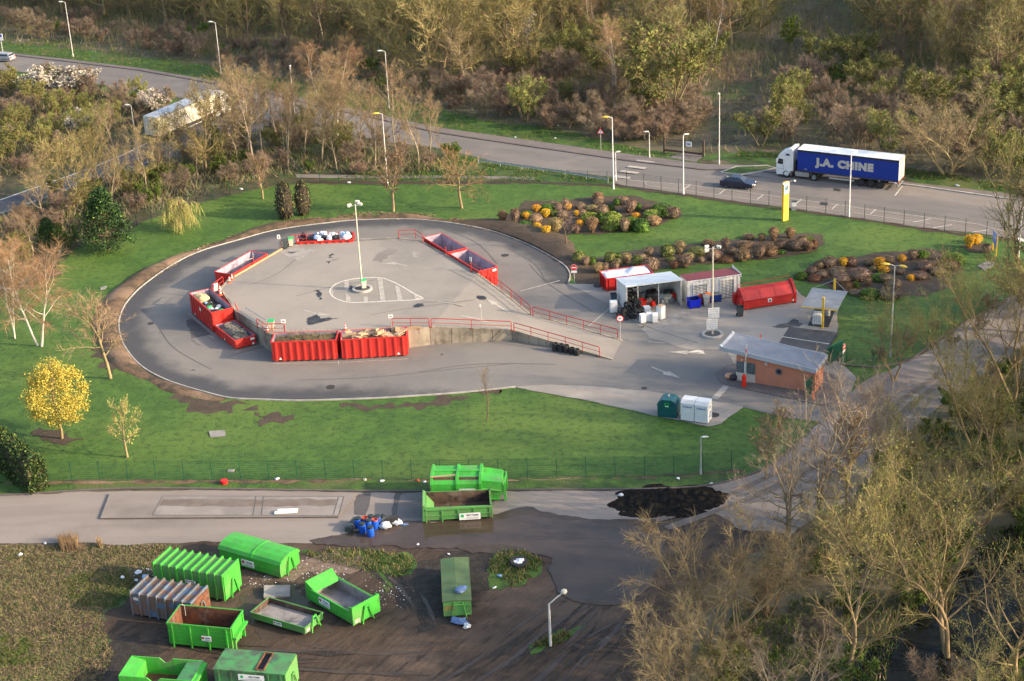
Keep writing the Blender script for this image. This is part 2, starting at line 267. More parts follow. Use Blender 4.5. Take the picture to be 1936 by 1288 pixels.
# ---------------------------------------------------------------- mesh helpers
class MB:
    def __init__(s): s.v = []; s.f = []; s.mi = []; s.m = 0
    def add(s, vs, fs, m=None):
        o = len(s.v); s.v.extend([tuple(x) for x in vs]); mm = s.m if m is None else m
        for f in fs: s.f.append(tuple(i + o for i in f)); s.mi.append(mm)
        return s
    def box(s, x0, x1, y0, y1, z0, z1, m=None):
        return s.add([(x0, y0, z0), (x1, y0, z0), (x1, y1, z0), (x0, y1, z0), (x0, y0, z1), (x1, y0, z1), (x1, y1, z1), (x0, y1, z1)],
                     [(0, 3, 2, 1), (4, 5, 6, 7), (0, 1, 5, 4), (1, 2, 6, 5), (2, 3, 7, 6), (3, 0, 4, 7)], m)
    def obox(s, c, sx, sy, sz, rot=(0, 0, 0), m=None):       # oriented box, centre c
        R = Matrix.Rotation(rot[2], 3, 'Z') @ Matrix.Rotation(rot[1], 3, 'Y') @ Matrix.Rotation(rot[0], 3, 'X'); c = Vector(c)
        q = [c + R @ Vector((a * sx / 2, b * sy / 2, d * sz / 2)) for d in (-1, 1) for (a, b) in ((-1, -1), (1, -1), (1, 1), (-1, 1))]
        return s.add(q, [(0, 3, 2, 1), (4, 5, 6, 7), (0, 1, 5, 4), (1, 2, 6, 5), (2, 3, 7, 6), (3, 0, 4, 7)], m)
    def extr(s, prof, y0, y1, m=None, axis='y', cap=True):   # profile of (a,b): axis y -> (x,z); axis x -> (y,z)
        n = len(prof)
        if axis == 'y': A = [(p[0], y0, p[1]) for p in prof]; B = [(p[0], y1, p[1]) for p in prof]
        elif axis == 'x': A = [(y0, p[0], p[1]) for p in prof]; B = [(y1, p[0], p[1]) for p in prof]
        else: A = [(p[0], p[1], y0) for p in prof]; B = [(p[0], p[1], y1) for p in prof]
        fs = [(i, (i + 1) % n, n + (i + 1) % n, n + i) for i in range(n)]
        if cap:
            for t in tessellate_polygon([[Vector((p[0], p[1], 0)) for p in prof]]): fs.append(tuple(t)); fs.append(tuple(n + i for i in reversed(t)))
        return s.add(A + B, fs, m)
    def tube(s, pts, r, n=6, m=None, cap=True):
        pts = [Vector(p) for p in pts]; k = len(pts)
        rr = r if isinstance(r, (list, tuple)) else [r] * k
        vs = []; up = Vector((0.13, 0.27, 0.95)).normalized()
        for i, p in enumerate(pts):
            d = (pts[min(i + 1, k - 1)] - pts[max(i - 1, 0)]).normalized()
            a = d.cross(up)
            if a.length < 1e-3: a = d.cross(Vector((1, 0, 0)))
            a.normalize(); b = d.cross(a)
            for j in range(n):
                t = 2 * math.pi * (j + .5) / n; vs.append(p + (a * math.cos(t) + b * math.sin(t)) * rr[i])
        fs = [(i * n + j, i * n + (j + 1) % n, (i + 1) * n + (j + 1) % n, (i + 1) * n + j) for i in range(k - 1) for j in range(n)]
        if cap: fs += [tuple(reversed(range(n))), tuple((k - 1) * n + j for j in range(n))]
        return s.add(vs, fs, m)
    def lathe(s, prof, n=16, c=(0, 0, 0), m=None, axis='z', cap=True):
        vs = []
        for (r, z) in prof:
            for j in range(n):
                t = 2 * math.pi * j / n; x, y = r * math.cos(t), r * math.sin(t)
                q = (x, y, z) if axis == 'z' else ((x, z, y) if axis == 'y' else (z, x, y))
                vs.append((c[0] + q[0], c[1] + q[1], c[2] + q[2]))
        k = len(prof)
        fs = [(i * n + j, i * n + (j + 1) % n, (i + 1) * n + (j + 1) % n, (i + 1) * n + j) for i in range(k - 1) for j in range(n)]
        if cap: fs += [tuple(reversed(range(n))), tuple((k - 1) * n + j for j in range(n))]
        return s.add(vs, fs, m)
    def disc(s, c, r, nrm='z', n=20, m=None):
        vs = []
        for j in range(n):
            t = 2 * math.pi * j / n; a, b = r * math.cos(t), r * math.sin(t)
            vs.append((c[0] + a, c[1] + b, c[2]) if nrm == 'z' else ((c[0] + a, c[1], c[2] + b) if nrm == 'y' else (c[0], c[1] + a, c[2] + b)))
        return s.add(vs, [tuple(range(n))], m)
    def blob(s, c, r, seed=0, sq=1.0, sub=2, amp=.25, fr=1.2, m=None):
        bm = bmesh.new(); bmesh.ops.create_icosphere(bm, subdivisions=sub, radius=1)
        R = r if isinstance(r, (list, tuple)) else (r, r, r * sq)
        vs = []
        for v in bm.verts:
            q = v.co; k = 1 + amp * mnoise.noise(q * fr + Vector((seed * 3.1, seed * 1.7, seed)))
            vs.append((c[0] + q.x * R[0] * k, c[1] + q.y * R[1] * k, c[2] + q.z * R[2] * k))
        fs = [tuple(v.index for v in f.verts) for f in bm.faces]; bm.free()
        return s.add(vs, fs, m)
    def mesh(s, name, mats, smooth=False):
        me = bpy.data.meshes.new(name); me.from_pydata(s.v, [], s.f)
        for x in mats: me.materials.append(M[x] if isinstance(x, str) else x)
        if len(mats) > 1: me.polygons.foreach_set('material_index', s.mi)
        bm = bmesh.new(); bm.from_mesh(me); bmesh.ops.recalc_face_normals(bm, faces=bm.faces); bm.to_mesh(me); bm.free()
        if smooth: me.polygons.foreach_set('use_smooth', [True] * len(me.polygons))
        me.update(); return me
    def build(s, name, mats, parent=None, loc=None, rz=0.0, smooth=False, bevel=0.0):
        if isinstance(mats, str): mats = [mats]
        o = link(name, s.mesh(name, mats, smooth), parent, loc, rz)
        if bevel:
            b = o.modifiers.new('edge', 'BEVEL'); b.width = bevel; b.segments = 2; b.limit_method = 'ANGLE'; b.angle_limit = math.radians(35)
        return o
def link(name, me, parent=None, loc=None, rz=0.0):
    o = bpy.data.objects.new(name, me); COL.objects.link(o)
    if parent is not None: o.parent = parent
    if loc is not None: o.location = loc
    o.rotation_euler = (0, 0, rz)
    return o
def tag(o, label=None, cat=None, group=None, kind=None):
    if label: o['label'] = label
    if cat: o['category'] = cat
    if group: o['group'] = group
    if kind: o['kind'] = kind
    return o
def thing(name, label, cat, loc=(0, 0, 0), rz=0.0, group=None):
    o = bpy.data.objects.new(name, None); COL.objects.link(o); o.location = loc; o.rotation_euler = (0, 0, rz); o.empty_display_size = .3
    return tag(o, label, cat, group)
def dup(root, loc, rz=None, label=None, s=None):
    def cp(o, par):
        c = o.copy(); COL.objects.link(c); c.parent = par
        for ch in o.children: cp(ch, c)
        return c
    r = cp(root, None); r.location = loc
    if rz is not None: r.rotation_euler = (0, 0, rz)
    if s is not None: r.scale = (s, s, s) if not isinstance(s, tuple) else s
    if label: r['label'] = label
    return r
def text_mesh(body, size, depth=0.0, bold=0.0, spacing=1.0):
    c = bpy.data.curves.new('lettering', 'FONT'); c.body = body; c.size = size; c.align_x = 'CENTER'; c.align_y = 'CENTER'; c.offset = bold; c.extrude = depth; c.resolution_u = 3; c.space_character = spacing
    o = bpy.data.objects.new('lettering', c); COL.objects.link(o)
    dg = bpy.context.evaluated_depsgraph_get(); me = bpy.data.meshes.new_from_object(o.evaluated_get(dg))
    bpy.data.objects.remove(o); bpy.data.curves.remove(c); me.materials.clear(); return me
def text(name, body, size, material, parent, loc, rot, bold=0.0, sx=1.0, spacing=1.0, depth=.004):
    me = text_mesh(body, size, depth, bold, spacing); me.materials.append(M[material])
    o = bpy.data.objects.new(name, me); COL.objects.link(o); o.parent = parent; o.location = loc; o.rotation_euler = rot; o.scale = (sx, 1, 1); return o
def frame2(a, b, z=0.0):
    A = P(a[0], a[1], z); B = P(b[0], b[1], z); A.z = B.z = 0
    d = B - A
    return (A + B) / 2, math.atan2(d.y, d.x), d.length
RNG = random.Random(7)

plant('twig_river', (.27, .205, .09), (.19, .15, .066))
plant('twig_thicket', (.235, .175, .11), (.17, .13, .082))

mat('roof_rib_shade', (.28, .29, .315), (.24, .25, .275), scale=1.0, rough=.5)  # one side of each gatehouse roof rib: joint shading painted in, with groove dirt
mat('rib_shade_grey', (.40, .39, .375), (.34, .33, .318), scale=1.2, rough=.7)  # canopy roof ribs: shading of the corrugation put into the colour, plus groove dirt
# ================================================================ SETTING: ground, roads, deck
Z0 = 2.0                                              # height of the raised unloading deck
def W2(pts, z=0.0): return [P(p[0], p[1], z) for p in pts]
def catmull(pts, step=1.0, closed=False):
    out = []; n = len(pts)
    rng = range(n if closed else n - 1)
    for i in rng:
        p1, p2 = pts[i], pts[(i + 1) % n]
        p0 = pts[i - 1] if (closed or i > 0) else p1
        p3 = pts[(i + 2) % n] if (closed or i + 2 < n) else p2
        k = max(1, int((p2 - p1).length / step))
        for j in range(k):
            t = j / k
            out.append(.5 * ((2 * p1) + (p2 - p0) * t + (2 * p0 - 5 * p1 + 4 * p2 - p3) * t * t + (3 * p1 - p0 - 3 * p2 + p3) * t ** 3))
    if not closed: out.append(pts[-1].copy())
    return out
def linear(pts, step=1.0, closed=True):
    out = []; n = len(pts)
    for i in range(n if closed else n - 1):
        a, b = pts[i], pts[(i + 1) % n]; k = max(1, int((b - a).length / step))
        out += [a.lerp(b, j / k) for j in range(k)]
    if not closed: out.append(pts[-1].copy())
    return out
def rough_edge(pts, jit, seed=0, fr=.35):
    n = len(pts); out = []
    for i, p in enumerate(pts):
        d = pts[(i + 1) % n] - pts[i - 1]; nrm = Vector((-d.y, d.x, 0))
        if nrm.length < 1e-6: out.append(p); continue
        nrm.normalize(); q = p + nrm * jit * (mnoise.noise(Vector((p.x * fr, p.y * fr, seed))) * 1.6 + .7 * mnoise.noise(Vector((p.x * fr * 4, p.y * fr * 4, seed + 9))))
        out.append(q)
    return out
def flat(name, pts, z, m, kind='structure'):
    pts = [Vector((p.x, p.y, 0)) for p in pts]
    me = bpy.data.meshes.new(name)
    tri = tessellate_polygon([pts]); vs = [(p.x, p.y, z) for p in pts]; fs = []
    for t in tri:
        a, b, c = (pts[i] for i in t)
        fs.append(tuple(t) if (b - a).cross(c - a).z > 0 else tuple(reversed(t)))
    me.from_pydata(vs, [], fs); me.materials.append(M[m]); o = link(name, me)
    if kind: o['kind'] = kind
    return o
def sheet(name, px, z, m, jit=0.0, smooth=False, step=None, seed=0, fr=.35, kind='structure'):
    pts = W2(px, 0)
    st = step or (0.5 if jit else 2.0)
    pts = catmull(pts, st, True) if smooth else (linear(pts, st) if jit else pts)
    if jit: pts = rough_edge(pts, jit, seed, fr)
    return flat(name, pts, z, m, kind)
def strip_mesh(name, pts, w, z0, z1, m, closed=False, kind='structure'):     # raised band of width w centred on a line
    mb = MB(); n = len(pts); vs = []
    for i, p in enumerate(pts):
        d = (pts[(i + 1) % n] - pts[i - 1]) if closed else (pts[min(i + 1, n - 1)] - pts[max(i - 1, 0)])
        nr = Vector((-d.y, d.x, 0)).normalized() * w / 2
        for s, z in ((1, z0), (1, z1), (-1, z1), (-1, z0)): vs.append((p.x + nr.x * s, p.y + nr.y * s, z))
    fs = []
    for i in range(n if closed else n - 1):
        j = (i + 1) % n
        for a in range(3): fs.append((i * 4 + a, j * 4 + a, j * 4 + a + 1, i * 4 + a + 1))
    mb.add(vs, fs); o = mb.build(name, m)
    if kind: o['kind'] = kind
    return o
def line_mark(name, px, w, z, m='worn_white', zp=0.0, smooth=False, dash=None):
    pts = W2(px, zp); pts = catmull(pts, .8) if smooth else linear(pts, .8, False)
    mb = MB(); acc = 0; n = len(pts)
    for i in range(n - 1):
        a, b = pts[i], pts[i + 1]; acc += (b - a).length
        if dash and (acc % (dash[0] + dash[1])) > dash[0]: continue
        d0 = pts[min(i + 1, n - 1)] - pts[max(i - 1, 0)]; d1 = pts[min(i + 2, n - 1)] - pts[i]
        n0 = Vector((-d0.y, d0.x, 0)).normalized() * w / 2; n1 = Vector((-d1.y, d1.x, 0)).normalized() * w / 2
        mb.add([(a.x + n0.x, a.y + n0.y, z), (a.x - n0.x, a.y - n0.y, z), (b.x - n1.x, b.y - n1.y, z), (b.x + n1.x, b.y + n1.y, z)], [(0, 1, 2, 3)])
    o = mb.build(name, m); o['kind'] = 'structure'; return o
def quad_mark(name, polys, z, m='worn_white', zp=0.0):
    mb = MB()
    for p in polys:
        q = W2(p, zp); mb.add([(v.x, v.y, (z if not callable(z) else z(v))) for v in q], [tuple(range(len(q)))])
    o = mb.build(name, m); o['kind'] = 'structure'; return o

# base ground: one sheet to the horizon
gb = MB(); gb.add([(-1600, -200, 0), (1600, -200, 0), (1600, 2600, 0), (-1600, 2600, 0)], [(0, 1, 2, 3)]); o = gb.build('ground', 'forest_floor'); o['kind'] = 'structure'
sheet('scrub_ground', [(-300, 100), (60, 130), (350, 190), (520, 240), (900, 300), (1170, 350), (1100, 400), (500, 470), (60, 620), (-300, 640)], .012, 'scrub', jit=1.2, seed=2)
# --- lawn inside the fence
LAWN = [(-260, 914), (70, 912), (400, 911), (900, 909), (1300, 902), (1420, 890), (1470, 868), (1530, 815), (1600, 760), (1700, 690), (1772, 645), (1826, 612), (1915, 560), (2010, 500), (1936, 456), (1840, 441), (1758, 434), (1600, 410), (1477, 392), (1400, 383), (1165, 350), (1000, 346), (760, 347), (590, 346), (500, 354), (373, 386), (300, 410), (245, 434), (136, 474), (60, 545), (-260, 600)]
sheet('lawn', LAWN, .03, 'lawn', jit=.5, seed=1)
sheet('roadside_grass', [(-260, 946), (155, 929), (310, 925), (700, 930), (950, 928), (1150, 927), (1264, 924), (1346, 917), (1424, 896), (1460, 878), (1500, 845), (1470, 862), (1400, 886), (1290, 897), (900, 904), (-260, 908)], .042, 'verge', jit=.25, seed=3)
sheet('fence_foot_soil', [(-260, 912), (400, 909), (900, 907), (1290, 898), (1400, 889), (1402, 893), (1290, 903), (900, 912), (400, 914), (-260, 918)], .052, 'bank_soil', jit=.35, seed=4, fr=.6)
sheet('fence_foot_soil', [(590, 342), (760, 343), (1000, 343), (1165, 350), (1400, 383), (1600, 410), (1758, 434), (1936, 457), (1936, 461), (1758, 438), (1600, 414), (1400, 387), (1165, 354), (1000, 348), (760, 349), (590, 349)], .055, 'bed_soil', jit=.3, seed=5, fr=.6)
# --- strips of grass by the main road
sheet('roadside_grass', [(-300, 60), (0, 79), (217, 99), (404, 128), (667, 172), (838, 208), (900, 228), (1024, 240), (1117, 262), (1215, 282), (1330, 300), (1340, 315), (1180, 293), (900, 254), (823, 243), (698, 215), (605, 197), (500, 170), (404, 155), (264, 131), (124, 114), (20, 103), (-300, 75)], .03, 'verge', jit=.8, seed=6)
sheet('roadside_grass', [(850, 286), (950, 307), (1055, 324), (1160, 337), (1162, 352), (1000, 347), (760, 346), (590, 346), (620, 338), (800, 338), (830, 300)], .034, 'verge', jit=.5, seed=7)
sheet('roadside_grass', [(-300, 118), (6, 135), (71, 141), (240, 168), (357, 190), (330, 205), (150, 160), (-300, 150)], .034, 'verge', jit=.8, seed=8)
sheet('roadside_grass', [(1330, 300), (1420, 305), (1600, 330), (1712, 345), (1934, 372), (2100, 392), (2100, 372), (1900, 350), (1712, 325), (1560, 300), (1400, 285)], .03, 'verge', jit=.9, seed=9)
sheet('path', [(1330, 320), (1360, 295), (1385, 262), (1415, 215), (1440, 175), (1480, 130), (1560, 95), (1640, 50), (1640, -20), (1560, -20), (1500, 60), (1440, 110), (1380, 170), (1370, 225), (1350, 265), (1322, 298)], .02, 'scrub', jit=1.5, seed=10)
sheet('path', [(1340, 108), (1420, 92), (1500, 104), (1470, 140), (1425, 165), (1350, 150)], .016, 'bank_soil', jit=1.5, seed=11)
sheet('footpath', [(560, 330), (700, 333), (900, 333), (1010, 336), (1010, 341), (900, 338), (700, 338), (560, 337)], .045, 'road_pale', jit=.2, seed=12)
sheet('driveway', [(1262, 298), (1300, 288), (1330, 297), (1316, 308)], .05, 'pavement', jit=.2, seed=13)
# --- slip road on the left
sheet('slip_road', [(-320, 452), (0, 378), (174, 316), (240, 291), (330, 243), (400, 202), (450, 178), (560, 214), (520, 243), (450, 256), (380, 270), (320, 300), (240, 330), (137, 358), (19, 402), (-320, 500)], .05, 'slip_asphalt')
line_mark('edge_line', [(-320, 455), (0, 379), (174, 318), (236, 292), (330, 246), (398, 208)], .28, .056, 'paint_white')
line_mark('edge_line', [(-300, 497), (19, 398), (137, 354), (230, 325), (320, 292)], .22, .056, 'worn_white')
# --- main road
RU = [(-320, 80), (20, 102), (124, 113), (264, 130), (404, 154), (500, 169), (605, 196), (698, 214), (823, 242), (900, 253), (1180, 292), (1330, 312), (1400, 314), (1480, 322), (1600, 334), (1712, 346), (1934, 371), (2150, 397)]
RLO = [(2150, 482), (1936, 456), (1840, 441), (1758, 434), (1600, 410), (1477, 392), (1400, 383), (1300, 368), (1165, 350), (1155, 336), (1055, 323), (931, 305), (823, 280), (708, 266), (560, 225), (450, 205), (357, 188), (217, 165), (71, 140), (6, 133), (-320, 108)]
sheet('main_road', RU + RLO, .055, 'road_asphalt')
sheet('pavement', [(-320, 80), (20, 102), (124, 113), (264, 130), (404, 154), (500, 169), (605, 196), (698, 214), (823, 242), (900, 253), (1180, 292), (1330, 312), (1400, 314), (1400, 322), (1330, 322), (1180, 304), (900, 263), (823, 251), (698, 222), (605, 203), (500, 175), (404, 159), (264, 134), (124, 117), (20, 105), (-320, 83)], .15, 'pavement')
strip_mesh('kerb', linear(W2([(-320, 83), (20, 105), (124, 117), (264, 134), (404, 159), (500, 175), (605, 203), (698, 222), (823, 251), (900, 263), (1180, 304), (1330, 322), (1400, 323)]), 4, False), .35, .04, .16, 'kerb_dark')
sheet('pavement', [(1400, 314), (1480, 321), (1600, 333), (1712, 346), (1934, 371), (2150, 397), (2150, 408), (1934, 381), (1734, 353), (1600, 341), (1480, 330), (1400, 322)], .15, 'pavement')
strip_mesh('kerb', linear(W2([(1700, 349), (1734, 353), (1934, 381), (2150, 409)]), 4, False), .25, .04, .17, 'kerb')
sheet('grass_island', [(1392, 318), (1450, 316), (1464, 320), (1440, 325), (1400, 331), (1366, 328)], .17, 'verge', jit=.1, seed=14)
strip_mesh('kerb', linear(W2([(1392, 317), (1450, 315), (1466, 320), (1440, 326), (1400, 332), (1362, 328)]), 2, True), .25, .04, .19, 'kerb', True)
sheet('lay_by', [(1340, 326), (1400, 333), (1470, 322), (1480, 332), (1600, 343), (1734, 355), (1934, 383), (2150, 411), (2150, 430), (1934, 402), (1700, 370), (1553, 348), (1460, 337)], .062, 'road_pale')
sheet('parking_strip', [(1158, 338), (1217, 344), (1300, 350), (1400, 363), (1590, 389), (1694, 404), (1850, 425), (1905, 440), (1936, 455), (1840, 440), (1758, 433), (1600, 409), (1477, 391), (1400, 382), (1300, 367), (1170, 350)], .062, 'road_pale')
line_mark('road_marking', [(1217, 342), (1223, 351), (1400, 375), (1600, 401), (1758, 424)], .12, .07, 'worn_white')
line_mark('road_marking', [(1160, 338), (1217, 344), (1300, 350), (1400, 363), (1590, 389), (1694, 404), (1850, 425), (1925, 446)], .16, .07, 'worn_white')
for x, y in ((1294, 359), (1360, 368), (1432, 378), (1504, 387), (1573, 396), (1645, 406)):
    line_mark('road_marking', [(x, y), (x + 11, y - 9)], .13, .072, 'paint_white')
for a, b in (((1727, 421), (1760, 415)), ((1764, 432), (1800, 426)), ((1838, 440), (1870, 436))): line_mark('road_marking', [a, b], .13, .072, 'paint_white')
line_mark('road_marking', [(1692, 371), (1706, 353)], .14, .07, 'paint_white')
quad_mark('road_marking', [[(1902, 444), (1936, 452), (1936, 459), (1906, 448)]], .075, 'paint_white')
quad_mark('road_marking', [[(1205, 304), (1238, 308), (1234, 311), (1201, 307)], [(1190, 315), (1224, 319), (1218, 322), (1184, 318)], [(1176, 324), (1210, 328), (1203, 331), (1170, 327)], [(1163, 333), (1193, 337), (1190, 341), (1156, 337)]], .155, 'worn_white')
for px in (([(1577, 357), (1590, 359), (1588, 363), (1575, 361)]), ([(1552, 383), (1566, 385), (1563, 390), (1549, 388)])): quad_mark('drain_cover', [px], .074, 'iron')
# --- right-hand access road
sheet('access_road', [(1346, 919), (1424, 898), (1460, 880), (1510, 838), (1560, 790), (1595, 752), (1630, 720), (1690, 696), (1740, 674), (1780, 643), (1832, 609), (1884, 580), (1950, 540), (2150, 450), (2250, 500), (1990, 620), (1850, 712), (1745, 795), (1668, 872), (1610, 940), (1500, 1010), (1400, 1000), (1320, 960)], .046, 'yard_concrete', jit=.3, seed=15)
for k, pxs in enumerate(([(1240, 985), (1370, 940), (1470, 893), (1560, 842), (1660, 788), (1740, 733), (1805, 690)], [(1260, 1000), (1400, 950), (1500, 905), (1600, 845), (1690, 790), (1790, 715)])):
    pts = catmull(W2(pxs), .6); L = []; R = []
    for i, p in enumerate(pts):
        d = pts[min(i + 1, len(pts) - 1)] - pts[max(i - 1, 0)]; nr = Vector((-d.y, d.x, 0)).normalized(); ww = .32 + .22 * mnoise.noise(Vector((i * .15, k, 0))); L.append(p + nr * ww); R.append(p - nr * ww)
    flat('wheel_track', L + R[::-1], .052 + .004 * k, 'track_dirt')
strip_mesh('kerb', catmull(W2([(1585, 680), (1590, 690), (1652, 696), (1704, 687), (1731, 675), (1772, 643), (1826, 611), (1915, 560)]), 1.0), .16, .02, .16, 'kerb_dark')
strip_mesh('kerb', catmull(W2([(-260, 948), (0, 938), (155, 929), (310, 925), (700, 930), (950, 928), (1150, 927), (1264, 925), (1346, 918), (1424, 897), (1460, 879), (1515, 833)]), 1.0), .16, .02, .15, 'kerb_dark')
# --- lower yard
sheet('yard_ground', [(-300, 1022), (186, 1022), (404, 1024), (640, 1022), (900, 985), (1150, 962), (1330, 938), (1480, 900), (1520, 1000), (1330, 1110), (1290, 1288), (1290, 1420), (-300, 1420)], .010, 'mud', jit=1.0, seed=16)
sheet('yard_road', [(-300, 950), (155, 931), (310, 927), (700, 932), (950, 930), (1150, 929), (1264, 926), (1346, 920), (1424, 898), (1440, 910), (1330, 955), (1230, 985), (1090, 985), (930, 990), (700, 1020), (615, 1027), (404, 1027), (186, 1027), (-300, 1030)], .03, 'yard_concrete', jit=.25, seed=17)
sheet('rough_ground', [(-300, 1030), (186, 1029), (330, 1029), (420, 1060), (260, 1105), (200, 1165), (230, 1240), (200, 1290), (200, 1420), (-300, 1420)], .02, 'scrub', jit=1.5, seed=18)
sheet('grass_patch', [(560, 1040), (700, 1040), (790, 1052), (770, 1085), (730, 1120), (690, 1080), (600, 1060)], .022, 'verge', jit=1.0, seed=19, fr=.6)
sheet('grass_patch', [(925, 1065), (950, 1040), (990, 1042), (1028, 1062), (1010, 1090), (965, 1112), (930, 1112), (925, 1085)], .03, 'verge', jit=.7, seed=20, fr=.6)
sheet('grass_patch', [(1005, 1222), (1060, 1195), (1110, 1180), (1090, 1200), (1050, 1222), (1010, 1232)], .03, 'verge', jit=.5, seed=21, fr=.7)
sheet('grass_patch', [(-100, 1240), (80, 1225), (200, 1215), (260, 1230), (130, 1300), (-100, 1330)], .025, 'scrub', jit=1.0, seed=22)
sheet('wet_mud', [(-60, 1168), (60, 1160), (180, 1172), (300, 1175), (330, 1200), (200, 1212), (80, 1200), (-60, 1205)], .026, 'mud', jit=.9, seed=96, fr=.6)
sheet('wet_mud', [(190, 1225), (260, 1205), (330, 1230), (250, 1255), (170, 1290), (120, 1288)], .028, 'black_soil', jit=.8, seed=97, fr=.6)
sheet('wet_mud', [(470, 1115), (560, 1100), (590, 1140), (640, 1195), (560, 1215), (470, 1190), (450, 1150)], .027, 'mud_wet', jit=1.0, seed=98, fr=.6)
sheet('black_ground', [(790, 1060), (830, 1045), (925, 1040), (930, 1085), (905, 1140), (850, 1180), (800, 1190), (780, 1130)], .016, 'black_soil', jit=.9, seed=23, fr=.5)
for k, pxs in enumerate(([(640, 1030), (800, 1042), (960, 1036)], [(300, 1190), (500, 1230), (640, 1225)], [(560, 1215), (700, 1240), (860, 1230)], [(830, 1290), (950, 1200), (1090, 1120)], [(880, 1300), (1000, 1215), (1130, 1130)], [(1000, 1300), (1100, 1220), (1200, 1160)], [(1060, 1300), (1150, 1220), (1230, 1150)])):
    pts = catmull(W2(pxs), .5); L = []; R = []
    for i, p in enumerate(pts):
        d = pts[min(i + 1, len(pts) - 1)] - pts[max(i - 1, 0)]; nr = Vector((-d.y, d.x, 0)).normalized(); p = p + nr * 1.2 * mnoise.noise(Vector((i * .05, k * 3, 2))); ww = max(.02, .13 + .3 * mnoise.noise(Vector((i * .12, k, 0)))); L.append(p + nr * ww); R.append(p - nr * ww)
    flat('wheel_track', L + R[::-1], .024 + .003 * k, 'mud_wet')
rr_ = random.Random(3)
for k in range(26):
    if k < 8: a, b, c = (690 + 9 * k, 1062 + 3 * k), (735 + 8 * k, 1105 + 4 * k), (770 + 8 * k, 1165 + 6 * k)
    elif k < 18: q = k - 8; a, b, c = (840 + 30 * q, 1300 - 3 * q), (950 + 27 * q, 1215 - 2 * q), (1075 + 17 * q, 1135 - 2 * q)
    else: q = k - 18; a, b, c = (250 + 20 * q, 1200 + 6 * q), (420 + 20 * q, 1222 + 7 * q), (640 + 25 * q, 1228 + 7 * q)
    j = lambda t: (t[0] + rr_.uniform(-14, 14), t[1] + rr_.uniform(-5, 5))
    pts = catmull(W2([j(a), j(b), j(c)]), .35); Lp = []; Rp = []; s0 = rr_.uniform(0, .3); s1 = rr_.uniform(.65, 1); pts = pts[int(len(pts) * s0):int(len(pts) * s1)]
    for i, v_ in enumerate(pts):
        d = pts[min(i + 1, len(pts) - 1)] - pts[max(i - 1, 0)]; nr = Vector((-d.y, d.x, 0)).normalized(); e_ = min(1, i / 6, (len(pts) - 1 - i) / 6); ww = max(.015, e_ * (.16 + .28 * mnoise.noise(Vector((i * .22, k, 5))))); Lp.append(v_ + nr * ww); Rp.append(v_ - nr * ww)
    flat('wheel_rut', Lp + Rp[::-1], .031 + .0012 * k, ('black_soil', 'mud_wet', 'black_soil')[k % 3])
sheet('stony_ground', [(560, 1055), (640, 1050), (690, 1065), (660, 1085), (600, 1090), (540, 1095), (470, 1110), (500, 1085)], .026, 'litter_brown', jit=.9, seed=24, fr=.8)
PUD = [(620, 1030), (615, 1024), (649, 1016), (700, 1006), (734, 1002), (799, 992), (860, 989), (930, 984), (985, 972), (1040, 984), (1120, 990), (1180, 1000), (1225, 1020), (1240, 1050), (1215, 1095), (1170, 1130), (1110, 1138), (1060, 1118), (1035, 1085), (1030, 1060), (1000, 1042), (940, 1034), (860, 1037), (760, 1034), (690, 1033)]
pw_ = W2(PUD); cw_ = sum(pw_, Vector()) / len(pw_)
flat('wet_mud', rough_edge(linear([q + (q - cw_).normalized() * 1.0 for q in pw_], .5), .45, 44, .35), .057, 'mud_wet')
sheet('water', PUD, .062, 'puddle', jit=.5, seed=25, fr=.4)
sheet('water', [(1560, 1420), (1620, 1250), (1700, 1150), (1800, 1080), (1900, 1010), (2100, 940), (2100, 1420)], .03, 'river', jit=1.0, seed=26)
# weighbridge
wb = W2([(190, 983), (208, 936), (676, 937), (640, 980)])
def prism(name, pts, z0, z1, m, ms=None, kind='structure'):
    mb = MB(); n = len(pts); vs = [(p.x, p.y, z0) for p in pts] + [(p.x, p.y, z1) for p in pts]
    fs = [(i, (i + 1) % n, n + (i + 1) % n, n + i) for i in range(n)]
    mb.add(vs, fs, 1 if ms else 0); top = tessellate_polygon([[Vector((p.x, p.y, 0)) for p in pts]]); mb.add([(p.x, p.y, z1) for p in pts], [tuple(t) for t in top], 0)
    o = mb.build(name, [m, ms] if ms else [m])
    if kind: o['kind'] = kind
    return o
prism('weighbridge_slab', wb, 0, .18, 'yard_concrete', 'kerb_dark')
quad_mark('weighbridge_plate', [[(288, 974), (308, 938), (650, 939), (640, 975)]], .185, 'pale_concrete', .18)
line_mark('weighbridge_joint', [(288, 974), (308, 938), (650, 939), (640, 975), (288, 974)], .07, .193, 'patch_dark', .18)
for a, b in (((484, 939), (478, 975)), ((498, 939), (494, 975)), ((640, 940), (630, 974))): line_mark('weighbridge_joint', [a, b], .07, .196, 'patch_dark', .18)
o = sheet('weighbridge_stain', [(300, 960), (310, 948), (420, 947), (560, 948), (640, 947), (636, 960), (480, 962), (360, 961)], .189, 'track_dirt', jit=.2, seed=27, fr=.8)
for px in ([(700, 934), (676, 937), (668, 975), (690, 975)], [(748, 934), (762, 934), (754, 978), (740, 978)]): sheet('concrete_joint', px, .036, 'patch_dark', jit=.15, seed=28)
sheet('concrete_apron', [(762, 934), (940, 932), (930, 960), (800, 980), (752, 978)], .037, 'pavement', jit=.3, seed=29)

